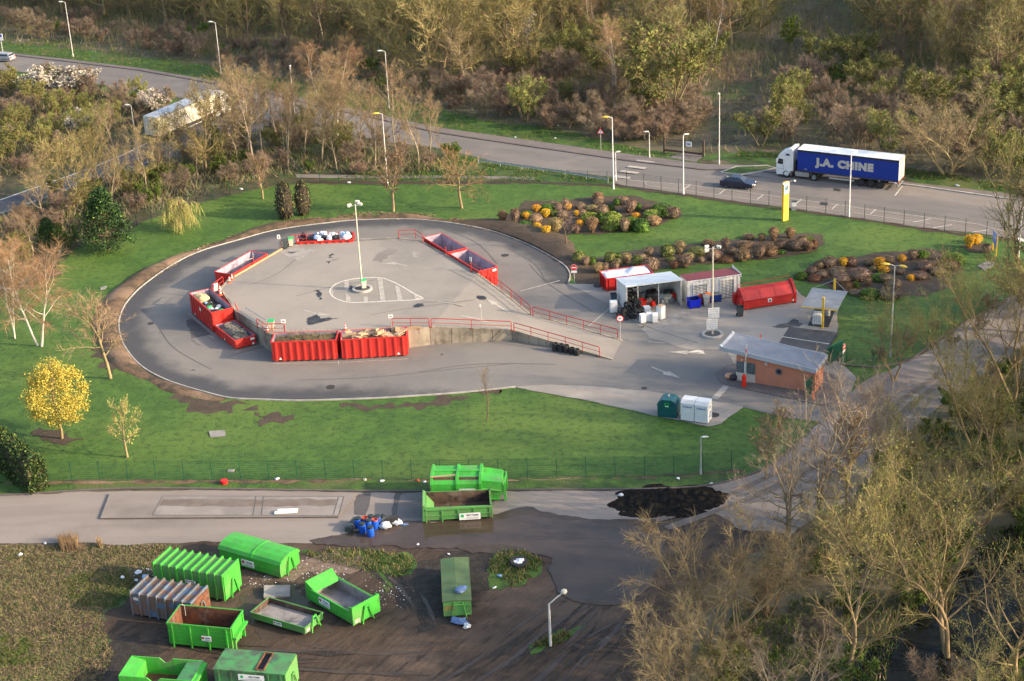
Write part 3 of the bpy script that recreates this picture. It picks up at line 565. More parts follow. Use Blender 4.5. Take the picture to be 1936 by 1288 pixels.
# --- ring road round the deck and the court
OUT = [(1100, 731), (1040, 728), (975, 733), (930, 738), (870, 744), (800, 749), (720, 754), (640, 757), (560, 759), (497, 757), (435, 754), (388, 743), (346, 731), (310, 718), (273, 698), (250, 676), (231, 646), (225, 614), (231, 589), (244.6, 567), (272, 540), (326, 502), (380, 476), (455, 454), (508, 439), (561, 430), (614, 423.5), (667, 418), (745, 415.5), (794, 417), (844, 422), (894, 430), (931, 438.5), (968, 451), (1006, 467), (1043, 487), (1068, 504), (1078, 521), (1074, 538)]
outer = catmull(W2(OUT), .7)
ring_poly = outer + W2([(1120, 542), (1200, 556), (1260, 600), (1300, 650), (1370, 660), (1400, 700), (1450, 740), (1560, 750), (1600, 760), (1560, 800), (1480, 790), (1405, 771), (1346, 759), (1212, 739)])
flat('ring_road', ring_poly, .06, 'asphalt')
def band(name, pts, widths, z, m, attr):
    n = len(pts); vs = []; wv = []; k = len(widths)
    for i, p in enumerate(pts):
        d = pts[min(i + 1, n - 1)] - pts[max(i - 1, 0)]; nr = Vector((d.y, -d.x, 0)).normalized()
        for j, ww in enumerate(widths):
            q = p + nr * ww; vs.append((q.x, q.y, z)); wv.append(attr[j] * min(1, i / 22 + .02))
    fs = [(i * k + j, i * k + j + 1, (i + 1) * k + j + 1, (i + 1) * k + j) for i in range(n - 1) for j in range(k - 1)]
    me = bpy.data.meshes.new(name); me.from_pydata(vs, [], fs); me.materials.append(M[m])
    a = me.attributes.new('wear', 'FLOAT', 'POINT'); a.data.foreach_set('value', wv); o = link(name, me); o['kind'] = 'structure'
    bm = bmesh.new(); bm.from_mesh(me); bmesh.ops.recalc_face_normals(bm, faces=bm.faces)
    if bm.faces and sum(f.normal.z for f in bm.faces) < 0: bmesh.ops.reverse_faces(bm, faces=bm.faces)
    bm.to_mesh(me); bm.free()
    return o
sgn = 1
# inward side of the outer line (the line runs clockwise seen from above -> inside on its right)
cen = P(650, 560); tst = outer[len(outer) // 2]; dd = outer[len(outer) // 2 + 1] - tst; nr = Vector((dd.y, -dd.x, 0))
sgn = 1 if nr.dot(cen - tst) > 0 else -1
band('ring_road_edge', outer[8:], [sgn * x for x in (.05, 1.2, 2.6, 4.0, 5.6)], .067, 'asphalt', [1.0, .9, .55, .2, 0.0])
strip_mesh('kerb', outer[8:], .13, .03, .16, 'kerb')
# soil bank outside the kerb
def bank(i0, i1, wid, zt, seed, name='soil_bank', m='bank_soil'):
    pts = outer[i0:i1]; n = len(pts); vs = []; K = 7
    for i, p in enumerate(pts):
        d = pts[min(i + 1, n - 1)] - pts[max(i - 1, 0)]; nr = Vector((d.y, -d.x, 0)).normalized() * -sgn
        fade = min(1, i / 10, (n - 1 - i) / 10)
        ww = wid * (.35 + .65 * fade) * (1 + .45 * mnoise.noise(Vector((p.x * .12, p.y * .12, seed))) + .2 * mnoise.noise(Vector((p.x * .7, p.y * .7, seed))))
        for j in range(K):
            t = j / (K - 1); q = p + nr * (.12 + ww * t)
            hz = .02 + zt * fade * (math.sin(math.pi * min(1, t * .93 + .07)) ** .8) * (1 + .35 * mnoise.noise(Vector((q.x * .5, q.y * .5, 3)))) + (.08 if t < 1 else -.03) * fade
            vs.append((q.x, q.y, max(hz, .016) if j < K - 1 else .02))
    fs = [(i * K + j, i * K + j + 1, (i + 1) * K + j + 1, (i + 1) * K + j) for i in range(n - 1) for j in range(K - 1)]
    mb = MB(); mb.add(vs, fs); o = mb.build(name, m, smooth=True); o['kind'] = 'structure'
NO = len(outer)
def idx(px, py):
    q = P(px, py); return min(range(NO), key=lambda i: (outer[i] - q).length)
bank(idx(300, 712), idx(400, 468), 2.6, .4, 1)
bank(idx(385, 474), idx(700, 416), 2.4, .35, 2)
bank(idx(640, 420), idx(860, 424), 2.0, .3, 3)
bank(idx(840, 421), idx(1076, 534), 4.2, .6, 4, m='bed_soil')
bank(idx(440, 755), idx(270, 696), 2.0, .2, 5) if idx(440, 755) < idx(270, 696) else bank(idx(270, 696), idx(440, 755), 2.0, .2, 5)
for k, px in enumerate(([(300, 725), (380, 750), (470, 765), (430, 785), (350, 770)], [(370, 768), (430, 772), (500, 776), (470, 788), (400, 781)], [(640, 766), (760, 762), (860, 752), (890, 752), (840, 768), (720, 774)], [(480, 780), (540, 785), (560, 795), (500, 800)], [(880, 742), (960, 737), (930, 748)], [(60, 815), (130, 818), (160, 832), (100, 838)], [(60, 520), (90, 510), (120, 512), (100, 530)], [(560, 430), (640, 412), (700, 408), (620, 430)], [(180, 655), (228, 645), (250, 695), (210, 710), (180, 690)])):
    sheet('bare_soil', px, .036 + .0025 * k, 'bed_soil', jit=1.1, seed=30 + k, fr=.7)
# court
CRT = [(1074, 538), (1120, 539), (1165, 545), (1230, 555), (1300, 560), (1410, 545), (1500, 540), (1515, 560), (1585, 590), (1583, 631), (1559, 668), (1590, 690), (1620, 715), (1600, 760), (1450, 740), (1400, 705), (1370, 662), (1300, 662), (1230, 640), (1180, 590), (1120, 560)]
sheet('court', CRT, .072, 'court', jit=.12, seed=40)
quad_mark('parking_bay', [[(1491, 621), (1583, 632), (1559, 668), (1471, 652)]], .08, 'patch_dark')
line_mark('road_marking', [(1478, 638), (1568, 652)], .14, .088, 'paint_white')
line_mark('kerb_line', [(1491, 620), (1584, 631), (1560, 668)], .2, .086, 'stain')
sheet('concrete_strip', [(975, 733), (1040, 728), (1100, 731), (1212, 739), (1346, 759), (1405, 771), (1363, 802), (1340, 808), (1240, 788), (1100, 757)], .076, 'court', jit=.12, seed=41)
sheet('gatehouse_island', [(1357, 708), (1372, 695), (1395, 690), (1440, 690), (1575, 712), (1575, 770), (1545, 766), (1480, 752), (1400, 735), (1364, 724)], .14, 'pavement', smooth=True, step=1)
strip_mesh('kerb', catmull(W2([(1357, 708), (1372, 695), (1395, 690), (1440, 690), (1575, 712), (1575, 770), (1545, 766), (1480, 752), (1400, 735), (1364, 724)]), 1, True), .16, .05, .155, 'pavement', True)
quad_mark('road_marking', [[(1367, 730), (1379, 733), (1357, 757), (1345, 754)]], .085)
line_mark('road_marking', [(1180, 643), (1240, 649), (1320, 655), (1372, 660)], .14, .09, dash=(1.6, 1.4))
line_mark('road_marking', [(1035, 552), (1059, 533)], .001, .09)
line_mark('road_marking', [(984, 552), (1058, 532)], .16, .09)
line_mark('road_marking', [(1112, 619), (1153, 584)], .16, .09)
def arrow(tail, mid, head, wd, z, zp=0.0, name='road_arrow'):
    a, m_, h = P(*tail, zp), P(*mid, zp), P(*head, zp); zf = z if callable(z) else (lambda v: z)
    def nrm(d): return Vector((-d.y, d.x, 0)).normalized()
    n0, n1 = nrm(m_ - a), nrm(h - m_); pts = [a + n0 * wd * .4, a - n0 * wd * .4, m_ - n1 * wd * .6, m_ - n1 * wd * 1.9, h, m_ + n1 * wd * 1.9, m_ + n1 * wd * .6]
    mb = MB(); mb.add([(p.x, p.y, zf(p)) for p in pts], [(0, 1, 2, 6), (3, 4, 5)]); o = mb.build(name, 'worn_white'); o['kind'] = 'structure'
arrow((1231, 695), (1258, 706), (1287, 717), .26, .091)
arrow((1334, 671), (1300, 668), (1262, 667), .26, .091)
quad_mark('road_marking', [[(1300, 667), (1318, 663), (1330, 665), (1332, 671), (1322, 668)]], .088, 'paint_white')
# --- raised deck with ramp
front = [((486, 617), Z0), ((513, 635), Z0), ((640, 631), Z0), ((771, 625), Z0), ((813, 619), Z0), ((893, 622), 1.55), ((968, 625), 1.15), ((1065, 653), .52), ((1157, 680.5), .07)]
left = [((444, 588), Z0), ((420, 553), Z0), ((413, 548), Z0), ((437, 522), Z0), ((503, 484), Z0), ((532, 469), Z0), ((560, 459), Z0), ((669, 453), Z0), ((743, 449), Z0), ((796, 455), Z0)]
right = [((850, 485), Z0), ((904, 517), Z0), ((931, 537), 1.75), ((965, 562), 1.45), ((1004, 594), 1.05), ((1085, 616), .55), ((1177, 643), .07)]
frontw = [(P(*p, z), z) for p, z in front]; leftw = [(P(*p, z), z) for p, z in left]; rightw = [(P(*p, z), z) for p, z in right]
for lst in (frontw, leftw, rightw):
    for i, (v, z) in enumerate(lst): v.z = z
polyd = [v for v, z in frontw] + [v for v, z in reversed(rightw)] + [v for v, z in reversed(leftw)]
bm = bmesh.new(); fl = [v for v, _ in frontw]; rr = [v for v, _ in rightw]
# flat part
flatpoly = [v for v, _ in frontw[:5]] + [rightw[1][0], rightw[0][0]] + [v for v, _ in reversed(leftw)]
mb = MB(); mb.add(flatpoly, [tuple(t) for t in tessellate_polygon([[Vector((p.x, p.y, 0)) for p in flatpoly]])])
fr_ = frontw[4:]; rt_ = rightw[1:]
def resample(lst, n):
    pts = [v for v, _ in lst]; L = [0]
    for a, b in zip(pts, pts[1:]): L.append(L[-1] + (b - a).length)
    out = []
    for i in range(n):
        t = L[-1] * i / (n - 1); j = max(k for k in range(len(L)) if L[k] <= t + 1e-9); j = min(j, len(pts) - 2)
        out.append(pts[j].lerp(pts[j + 1], (t - L[j]) / (L[j + 1] - L[j])))
    return out
NR = 25; FA = resample(fr_, NR); RB = resample(rt_, NR)
vs = FA + RB; mb.add(vs, [(i, i + 1, NR + i + 1, NR + i) for i in range(NR - 1)])
dk = mb.build('unloading_deck', 'deck_asphalt'); dk['kind'] = 'structure'
me = dk.data
bm.from_mesh(me); bmesh.ops.recalc_face_normals(bm, faces=bm.faces)
if sum(f.normal.z for f in bm.faces) < 0: bmesh.ops.reverse_faces(bm, faces=bm.faces)
bm.to_mesh(me); bm.free()
def deckz(v):
    # height of deck surface below a point
    from mathutils.geometry import intersect_line_line_2d
    best = None; q = Vector((v.x, v.y))
    a0, b0 = FA[0].to_2d(), RB[0].to_2d()
    for i in range(NR - 1):
        mid0 = (FA[i] + RB[i]) / 2; mid1 = (FA[i + 1] + RB[i + 1]) / 2
        # param along local section
        e = (RB[i] - FA[i]); nrm_ = Vector((e.y, -e.x, 0)).normalized()
        s0 = (Vector((v.x, v.y, 0)) - Vector((FA[i].x, FA[i].y, 0))).dot(nrm_); e1 = (RB[i + 1] - FA[i + 1]); n1 = Vector((e1.y, -e1.x, 0)).normalized()
        s1 = (Vector((v.x, v.y, 0)) - Vector((FA[i + 1].x, FA[i + 1].y, 0))).dot(n1)
        if nrm_.dot(mid1 - mid0) < 0: s0, s1 = -s0, -s1
        if i == 0 and s0 <= 0: return Z0
        if s0 >= 0 and s1 <= 0:
            t = s0 / (s0 - s1 + 1e-9)
            tt = (Vector((v.x, v.y, 0)) - FA[i]).dot(e) / e.dot(e); tt = min(1, max(0, tt))
            za = FA[i].z + (RB[i].z - FA[i].z) * tt; zb = FA[i + 1].z + (RB[i + 1].z - FA[i + 1].z) * tt
            return za + (zb - za) * t
    return .07
def onDeck(px, py):
    z = Z0
    for _ in range(12): v = P(px, py, z); z = deckz(v)
    v = P(px, py, z); v.z = z; return v
wallpts = [v for v, _ in frontw[::-1]] + [v for v, _ in leftw] + [v for v, _ in rightw]
wm = MB(); jm = MB()
for a, b in zip(wallpts, wallpts[1:]):
    d = Vector((b.x - a.x, b.y - a.y, 0)).normalized(); n = Vector((d.y, -d.x, 0)) * .22
    cen2 = P(700, 540, Z0)
    if n.dot(Vector((cen2.x, cen2.y, 0)) - Vector(((a.x + b.x) / 2, (a.y + b.y) / 2, 0))) < 0: n = -n
    k = max(1, int((b - a).length / 1.9))
    for i in range(k):
        p, q = a.lerp(b, i / k), a.lerp(b, (i + 1) / k); g = d * .012
        p = p + g if i or True else p
        lip = .06
        e_ = n.normalized() * -.006; jm.add([(p.x + e_.x - d.x * .025, p.y + e_.y - d.y * .025, 0), (p.x + e_.x + d.x * .025, p.y + e_.y + d.y * .025, 0), (p.x + e_.x + d.x * .025, p.y + e_.y + d.y * .025, p.z), (p.x + e_.x - d.x * .025, p.y + e_.y - d.y * .025, p.z)], [(0, 1, 2, 3)])
        wm.add([(p.x, p.y, -.2), (q.x, q.y, -.2), (q.x, q.y, q.z + lip), (p.x, p.y, p.z + lip), (p.x + n.x, p.y + n.y, -.2), (q.x + n.x, q.y + n.y, -.2), (q.x + n.x, q.y + n.y, q.z + lip), (p.x + n.x, p.y + n.y, p.z + lip)],
               [(0, 1, 2, 3), (3, 2, 6, 7), (7, 6, 5, 4), (0, 3, 7, 4), (1, 5, 6, 2)])
o = wm.build('retaining_wall', 'conc_wall'); jm.build('panel_joint', 'rust_dark', o); tag(o, 'stained concrete retaining wall holding up the raised unloading deck and its ramp', 'retaining wall')
# deck markings
zT = Z0 + .012
tear = [(1035, 650), (1042, 630), (1080, 595), (1150, 570), (1260, 553), (1390, 550), (1450, 565), (1530, 600), (1640, 665), (1705, 700), (1600, 712), (1500, 716), (1300, 726), (1180, 728), (1110, 712), (1060, 688)]
tpx = [(350 + x / 3.789, 380 + y / 3.789) for x, y in tear]
tp = catmull(W2(tpx, Z0), .6, True)
strip_mesh('road_marking', tp, .16, Z0 + .004, Z0 + .014, 'paint_white', True)
def zz(pts): return [(350 + x / 3.789, 380 + y / 3.789) for x, y in pts]
quad_mark('road_marking', [zz(p) for p in ([(1140, 583), (1172, 572), (1172, 640), (1142, 640)], [(1148, 662), (1185, 690), (1186, 724), (1152, 722)], [(1275, 686), (1305, 686), (1312, 722), (1280, 724)], [(1375, 555), (1412, 558), (1436, 718), (1400, 720)], [(1502, 605), (1535, 618), (1558, 712), (1522, 714)], [(1640, 668), (1705, 700), (1648, 708)], [(1048, 640), (1060, 645), (1062, 686), (1045, 665)])], Z0 + .016, 'worn_white', Z0)
line_mark('road_marking', zz([(1705, 704)]) + [(800, 567), (840, 572), (880, 578)], .14, Z0 + .02, 'worn_white', Z0)
arrow((770, 503), (748, 498), (719, 498.5), .22, zT, Z0)
arrow((574, 586), (600, 594), (626, 596), .22, zT, Z0)
arrow((965, 589), (936, 576), (918, 567), .24, lambda v: deckz(v) + .02, 1.5)
arrow((872, 600), (905, 603), (925, 608), .24, lambda v: deckz(v) + .02, 1.6)
for k, px in enumerate(([(594, 550), (602, 549), (610, 560), (607, 568), (600, 560)], [(580, 604), (600, 594), (606, 602), (640, 602), (610, 610), (582, 616)], [(615, 495), (640, 489), (622, 497)], [(897, 554), (915, 558), (920, 564), (904, 562)], [(775, 578), (800, 575), (806, 579), (780, 582)], [(660, 541), (668, 539), (670, 545), (662, 547)], [(620, 487), (628, 480), (632, 488)], [(545, 477), (560, 477), (556, 481)])):
    pts = rough_edge(linear(W2(px, Z0), .25), .3, 60 + k, 1.5); flat('oil_stain', pts, Z0 + .018 if px[0][0] < 850 else Z0 - .2, 'stain')
sheetz = lambda name, px, zp, dz, m, j, s: flat(name, rough_edge(linear(W2(px, zp), .4), j, s, .8), zp + dz, m)
sheetz('asphalt_patch', [(527, 478), (560, 465), (595, 474), (562, 493)], Z0, .008, 'dust_pale', .1, 70)
sheetz('asphalt_patch', [(700, 485), (735, 470), (750, 478), (720, 496)], Z0, .008, 'road_pale', .5, 71)
sheetz('dust_patch', [(783, 478), (800, 477), (796, 486), (786, 487)], Z0, .01, 'dust_pale', .5, 72)
sheetz('dust_patch', [(1240, 600), (1290, 588), (1300, 600), (1260, 620)], .076, .004, 'dust_pale', .8, 73)
sheetz('asphalt_patch', [(352, 606), (378, 598), (404, 632), (362, 640)], .068, .003, 'patch_dark', .12, 74)
sheetz('oil_stain', [(1205, 618), (1222, 615), (1215, 620)], .076, .006, 'stain', .2, 75)
sheetz('oil_stain', [(1460, 618), (1500, 605), (1520, 612), (1480, 622)], .076, .006, 'patch_dark', .4, 76)
for k, px in enumerate(([(356, 702), (366, 698), (372, 701)], [(620, 733), (632, 733), (630, 736), (619, 736)], [(830, 670), (838, 669), (836, 672)])): sheetz('oil_stain', px, .068, .004, 'stain', .1, 80 + k)
line_mark('road_marking', [(516, 689), (640, 687), (772, 680)], .1, .078)
line_mark('road_marking', [(640, 691), (640, 684)], .1, .08)
line_mark('road_marking', [(356, 593), (404, 634), (450, 668)], .35, .078, 'pale_concrete')
line_mark('road_marking', [(395, 636), (405, 640)], .16, .08)
for k, pxs in enumerate(([(790, 580), (800, 572), (850, 570)], [(700, 596), (760, 585), (830, 576), (900, 566)], [(560, 560), (640, 540), (720, 528)], [(470, 540), (520, 520), (560, 490)])):
    line_mark('tar_seam', pxs, .07, Z0 + .011, 'patch_dark', Z0, smooth=True)
for k, pxs in enumerate(([(430, 676), (470, 664), (508, 655)], [(1000, 500), (1040, 540), (1120, 590)], [(1180, 600), (1240, 625), (1320, 650)], [(560, 720), (700, 715), (850, 700), (960, 690)], [(300, 620), (330, 660), (400, 700)], [(790, 705), (900, 690), (1050, 690)], [(960, 470), (1010, 500), (1030, 530)], [(830, 430), (900, 460), (940, 500)])):
    line_mark('tar_seam', pxs, .08, .079 + .0005 * k, 'patch_dark', 0, smooth=True)
# white lines drawn along the foot of the kerb are the kerb itself; hatch cover plates
for k, (x, y, r) in enumerate(((1350, 786, .5), (1130, 542, .5), (625, 733, .45), (955, 484, .45), (285, 613, .35))):
    mb = MB(); v = P(x, y); mb.lathe([(r, .07), (r, .085), (0.01, .085)], 18, (v.x, v.y, 0)); o = mb.build('manhole_cover', 'iron'); o['kind'] = 'structure'
quad_mark('drain_cover', [[(1214, 733), (1224, 734), (1222, 738), (1213, 737)]], .084, 'iron')
for px in ([(395, 817), (425, 815), (427, 826), (398, 828)], [(1848, 504), (1868, 495), (1885, 499), (1862, 513)], [(190, 545), (202, 542), (200, 547), (190, 549)], [(432, 889), (444, 889), (442, 894), (430, 894)]):
    prism('concrete_cover', W2(px), .0, .1, 'slab_concrete')
# shrub bed soil
sheet('bed_soil', [(945, 425), (960, 405), (990, 380), (1060, 385), (1130, 370), (1200, 372), (1270, 388), (1290, 410), (1255, 425), (1200, 440), (1120, 442), (1050, 446), (1020, 448), (980, 440)], .06, 'bed_soil', jit=.6, seed=90)
sheet('bed_soil', [(1060, 480), (1140, 488), (1230, 468), (1330, 462), (1420, 450), (1490, 440), (1550, 445), (1562, 463), (1530, 478), (1440, 492), (1330, 500), (1240, 512), (1180, 520), (1165, 548), (1090, 540), (1083, 510)], .06, 'bed_soil', jit=.6, seed=91)
sheet('bed_soil', [(1500, 520), (1560, 490), (1680, 478), (1760, 470), (1815, 485), (1820, 510), (1790, 545), (1740, 560), (1660, 565), (1600, 555), (1530, 535)], .06, 'bed_soil', jit=.6, seed=92)
sheet('bed_soil', [(1815, 465), (1860, 460), (1885, 470), (1870, 480), (1830, 478)], .06, 'bed_soil', jit=.4, seed=93)
# ================================================================ SKIP CONTAINERS
def place(name, label, cat, a, b, z=0.0, end=False, group=None, base=0.0):
    o_, ang, L = frame2(a, b, z)
    if end: ang += math.pi / 2
    return thing(name, label, cat, (o_.x, o_.y, base), ang, group), L
def shell(mb, x0, x1, y0, y1, z0, h, t=.07, fl=.12, sag=None):
    # open-topped box: outer faces material 0, inside material 1
    o = [(x0, y0), (x1, y0), (x1, y1), (x0, y1)]; i = [(x0 + t, y0 + t), (x1 - t, y0 + t), (x1 - t, y1 - t), (x0 + t, y1 - t)]
    hh = h if isinstance(h, (list, tuple)) else [h] * 4
    V = [(p[0], p[1], z0) for p in o] + [(p[0], p[1], hh[k]) for k, p in enumerate(o)] + [(p[0], p[1], hh[k]) for k, p in enumerate(i)] + [(p[0], p[1], z0 + fl) for p in i]
    mb.add(V, [(3, 2, 1, 0)] + [(k, (k + 1) % 4, 4 + (k + 1) % 4, 4 + k) for k in range(4)] + [(4 + k, 4 + (k + 1) % 4, 8 + (k + 1) % 4, 8 + k) for k in range(4)], 0)
    mb.add(V, [(8 + k, 8 + (k + 1) % 4, 12 + (k + 1) % 4, 12 + k) for k in range(4)] + [(12, 13, 14, 15)], 1)
def ribs_long(mb, L, W, z0, h, n, w=.12, d=.07, sides=(0, 1), m=0, taper=True):
    for s in sides:
        for k in range(n):
            x = -L / 2 + L * (k + .5) / n
            y = -d if s == 0 else W + d
            yb = 0 if s == 0 else W
            q = [(x - w, yb), (x + w, yb), (x + w * .55, y), (x - w * .55, y)]
            mb.extr(q if s == 1 else q[::-1], z0, h, m, 'z')
def ribs_end(mb, L, W, z0, h, n, sg, w=.06, d=.06, m=0):
    for k in range(n):
        y = W * (k + .5) / n; x = sg * L / 2
        mb.box(min(x, x + sg * d), max(x, x + sg * d), y - w, y + w, z0, h, m)
def under(r, L, W, paint, roller='chassis', zb=.2):
    for y in (W / 2 - .55, W / 2 + .55):
        m = MB(); m.box(-L / 2 + .05, L / 2 - .05, y - .08, y + .08, .03, zb); m.build('skid_rail', paint, r)
    for sx in (-1, 1):
        for y in (.22, W - .22):
            m = MB(); m.lathe([(.13, -.15), (.13, .15)], 10, (sx * (L / 2 - .35), y, .13), axis='y'); m.box(sx * (L / 2 - .35) - .07, sx * (L / 2 - .35) + .07, y - .17, y + .17, .13, zb + .02); m.build('roller', roller, r)
def hook(r, L, W, H, paint, sg=1, lean=.0):
    m = MB(); x = sg * L / 2; hz = min(H, 1.55)
    for s in (-1, 1):
        m.tube([(x + sg * .16, W / 2 + s * .55, .06), (x + sg * (.10 + lean), W / 2 + s * .16, hz)], .065, 4)
    m.tube([(x + sg * .10, W / 2 - .2, hz - .05), (x + sg * .10, W / 2 + .2, hz - .05)], .05, 6)
    m.tube([(x + sg * .02, W / 2 - .14, hz), (x + sg * .16, W / 2 - .14, hz - .08), (x + sg * .16, W / 2 + .14, hz - .08), (x + sg * .02, W / 2 + .14, hz)], .04, 5)
    return m.build('hook_frame', paint, r)
def rim(r, L, W, H, paint, d=.05, hz=.12):
    m = MB()
    m.box(-L / 2 - d, L / 2 + d, -d, 0, H - hz, H + .02); m.box(-L / 2 - d, L / 2 + d, W, W + d, H - hz, H + .02)
    m.box(-L / 2 - d, -L / 2, .003, W - .003, H - hz, H + .018); m.box(L / 2, L / 2 + d, .003, W - .003, H - hz, H + .018)
    return m.build('rim_rail', paint, r)
def doors(r, L, W, H, paint, sg=-1, z0=.22):
    x = sg * L / 2
    for s in (0, 1):
        m = MB(); y0, y1 = (.06, W / 2 - .015) if s == 0 else (W / 2 + .015, W - .06)
        m.box(min(x, x + sg * .045), max(x, x + sg * .045), y0, y1, z0 + .05, H - .16)
        for zz_ in (.3, .55, .8): m.box(min(x, x + sg * .075), max(x, x + sg * .075), y0 + .02, y1 - .02, H * zz_ - .04, H * zz_ + .04)
        d = m.build('door', paint, r)
        h = MB(); yh = W / 2 + (-.12 if s == 0 else .12); h.tube([(x + sg * .1, yh, z0 + .2), (x + sg * .1, yh, H - .3)], .022, 5); h.build('handle', paint, d)
def plate(r, x, y, z, w, h, nrm='-y', body='RECYDEM', logo='sign_green', board='sign_white'):
    m = MB(); t = .012
    rot = {'-y': (math.pi / 2, 0, 0), '+x': (math.pi / 2, 0, math.pi / 2), '-x': (math.pi / 2, 0, -math.pi / 2)}[nrm]
    R = Matrix.Rotation(rot[2], 4, 'Z') @ Matrix.Rotation(rot[0], 4, 'X')
    o = MB().box(-w / 2, w / 2, -h / 2, h / 2, 0, t).build('name_plate', board, r, (x, y, z)); o.rotation_euler = rot
    k = MB(); k.disc((-w * .36, h * .08, t + .004), h * .24, 'z', 16); k.build('emblem', logo, o)
    text('lettering', body, h * .36, 'ink', o, (w * .12, h * .14, t + .004), (0, 0, 0), bold=.004, sx=min(1.0, w * .66 / (h * .36 * .68 * len(body))))
    k = MB(); k.box(-w * .2, w * .42, -h * .22, -h * .16, t, t + .004); k.box(-w * .42, w * .42, -h * .38, -h * .32, t, t + .004); k.build('small_print', 'scrap_grey', o)
    return o
def triangle(r, x, y, z, s=.16, nrm='-y'):
    m = MB()
    if nrm == '-y': m.add([(x - s, y, z), (x + s, y, z), (x, y, z + s * 1.7)], [(0, 1, 2)])
    else: m.add([(x, y - s, z), (x, y + s, z), (x, y, z + s * 1.7)], [(0, 1, 2)])
    m.build('warning_sticker', 'sign_white', r)
def red_skip(label, a, b, W, H, z=0.0, ribn=9, tall=True, hk=1, inner='red_inner', paint='red_paint', tri=None, door=True, group='red skips standing round the deck', endribs=4, sticker=None, floor=.12):
    r, L = place('waste_skip', label, 'skip container', a, b, z, group=group)
    m = MB(); shell(m, -L / 2, L / 2, 0, W, .2, H, fl=floor)
    ribs_long(m, L, W, .2, H - .12, ribn, w=.14 if tall else .07, d=.08 if tall else .06)
    ribs_end(m, L, W, .2, H - .12, endribs, hk)
    m.build('body', [paint, inner], r)
    rim(r, L, W, H, paint); under(r, L, W, 'red_deep'); hook(r, L, W, H, paint, hk)
    if door: doors(r, L, W, H, paint, -hk)
    for t in (tri or []): triangle(r, t * L, -.085, .34)
    if sticker:
        m = MB(); m.box(sticker[0] * L - .22, sticker[0] * L + .22, -.1, -.09, H * sticker[1], H * sticker[1] + .35); m.build('sticker', 'sign_white', r)
    return r, L
R3, L3 = red_skip('red ribbed skip filled with garden waste, in front of the deck wall', (517, 686), (638.5, 682), 2.3, 2.3, ribn=9, tri=[-.38], hk=-1)
R4, L4 = red_skip('red ribbed skip filled with flattened cardboard at the end of the concrete wall', (648, 682), (771.5, 674.5), 2.3, 2.3, ribn=8, tri=[.36], hk=-1)
R1, L1 = red_skip('tall red skip with mixed rubbish and yellow insulation, on the left of the deck', (363, 593), (404.4, 630.7), 2.35, 2.4, ribn=9, tri=[-.3], sticker=(.0, .62), hk=-1)
R2, L2 = red_skip('low red skip loaded with rubble below the bare deck wall', (408.5, 634), (446, 663.3), 2.3, 1.15, ribn=6, tall=False, tri=[.0], hk=-1)
R5, L5 = red_skip('empty red skip with pale inside walls, past the traffic cones', (437.9, 519), (504.8, 479.8), 2.3, 2.3, z=2.3, ribn=8, hk=1, inner='red_inner', endribs=2)
R6, L6 = red_skip('red skip heaped with bagged rubbish at the back of the deck', (561, 457), (666.7, 452.6), 2.4, 2.35, z=2.35, ribn=8, hk=1)
R7, L7 = red_skip('empty red skip with lilac inside, farther of the pair beside the deck', (801, 449), (846.7, 477), 2.35, 2.3, z=2.3, ribn=8, hk=-1)
R8, L8 = red_skip('empty red skip with lilac inside, nearer of the pair, by the red railing', (850.4, 480), (905, 513), 2.35, 2.3, z=2.3, ribn=8, hk=1, endribs=3)
R9, L9 = red_skip('red skip covered by a crumpled white sheet behind the white shed', (1146, 553), (1235, 541), 2.4, 1.6, ribn=7, hk=-1, paint='red_deep', tall=False)
for r, L, H in ((R8, L8, 2.3), (R2, L2, 1.15)):
    m = MB(); m.box(L / 2 + .08, L / 2 + .09, 1.7, 2.15, H - .4, H - .15); m.build('sticker', 'sign_white', r)
triangle(R2, L2 / 2 + .09, 1.95, .25, nrm='x')
# --- loads in the skips (things of their own)
def heap(name, label, cat, ref, L, W, zb, zt, m, seed, amp=.35, fr=1.4, x0=None, x1=None, kind=None, sub=34):
    x0 = -L / 2 + .1 if x0 is None else x0; x1 = L / 2 - .1 if x1 is None else x1
    nx, ny = sub, 14; vs = []
    for i in range(nx + 1):
        for j in range(ny + 1):
            u, v = i / nx, j / ny; x = x0 + (x1 - x0) * u; y = .1 + (W - .2) * v
            dome = (1 - abs(2 * v - 1) ** 2.5) * (1 - abs(2 * u - 1) ** 3)
            n = mnoise.noise(Vector((x * fr, y * fr, seed))) + .6 * mnoise.noise(Vector((x * fr * 2.7, y * fr * 2.7, seed + 3))) + .35 * mnoise.noise(Vector((x * fr * 6, y * fr * 6, seed + 5)))
            vs.append((x, y, zb + (zt - zb) * dome + amp * n * (.4 + .6 * dome)))
    fs = [(i * (ny + 1) + j, (i + 1) * (ny + 1) + j, (i + 1) * (ny + 1) + j + 1, i * (ny + 1) + j + 1) for i in range(nx) for j in range(ny)]
    mb = MB(); mb.add(vs, fs); o = mb.build(name, m); o.location = ref.location; o.rotation_euler = ref.rotation_euler
    tag(o, label, cat, kind=kind); return o
def local(ref, x, y, z): return ref.matrix_basis @ Vector((x, y, z))
for _r_ in (R1, R2, R3, R4, R5, R6, R7, R8, R9): bpy.context.view_layer.update()
def twigheap(o, mname, n, L, W, zf, seed, ln=(.3, .9), wd=.02):
    pass
heap('garden_waste', 'heap of brown and green garden waste filling a red skip', 'garden waste', R3, L3, 2.3, 1.85, 2.25, 'waste_green', 3, .22, 1.6)
rg = random.Random(11); mb = MB()
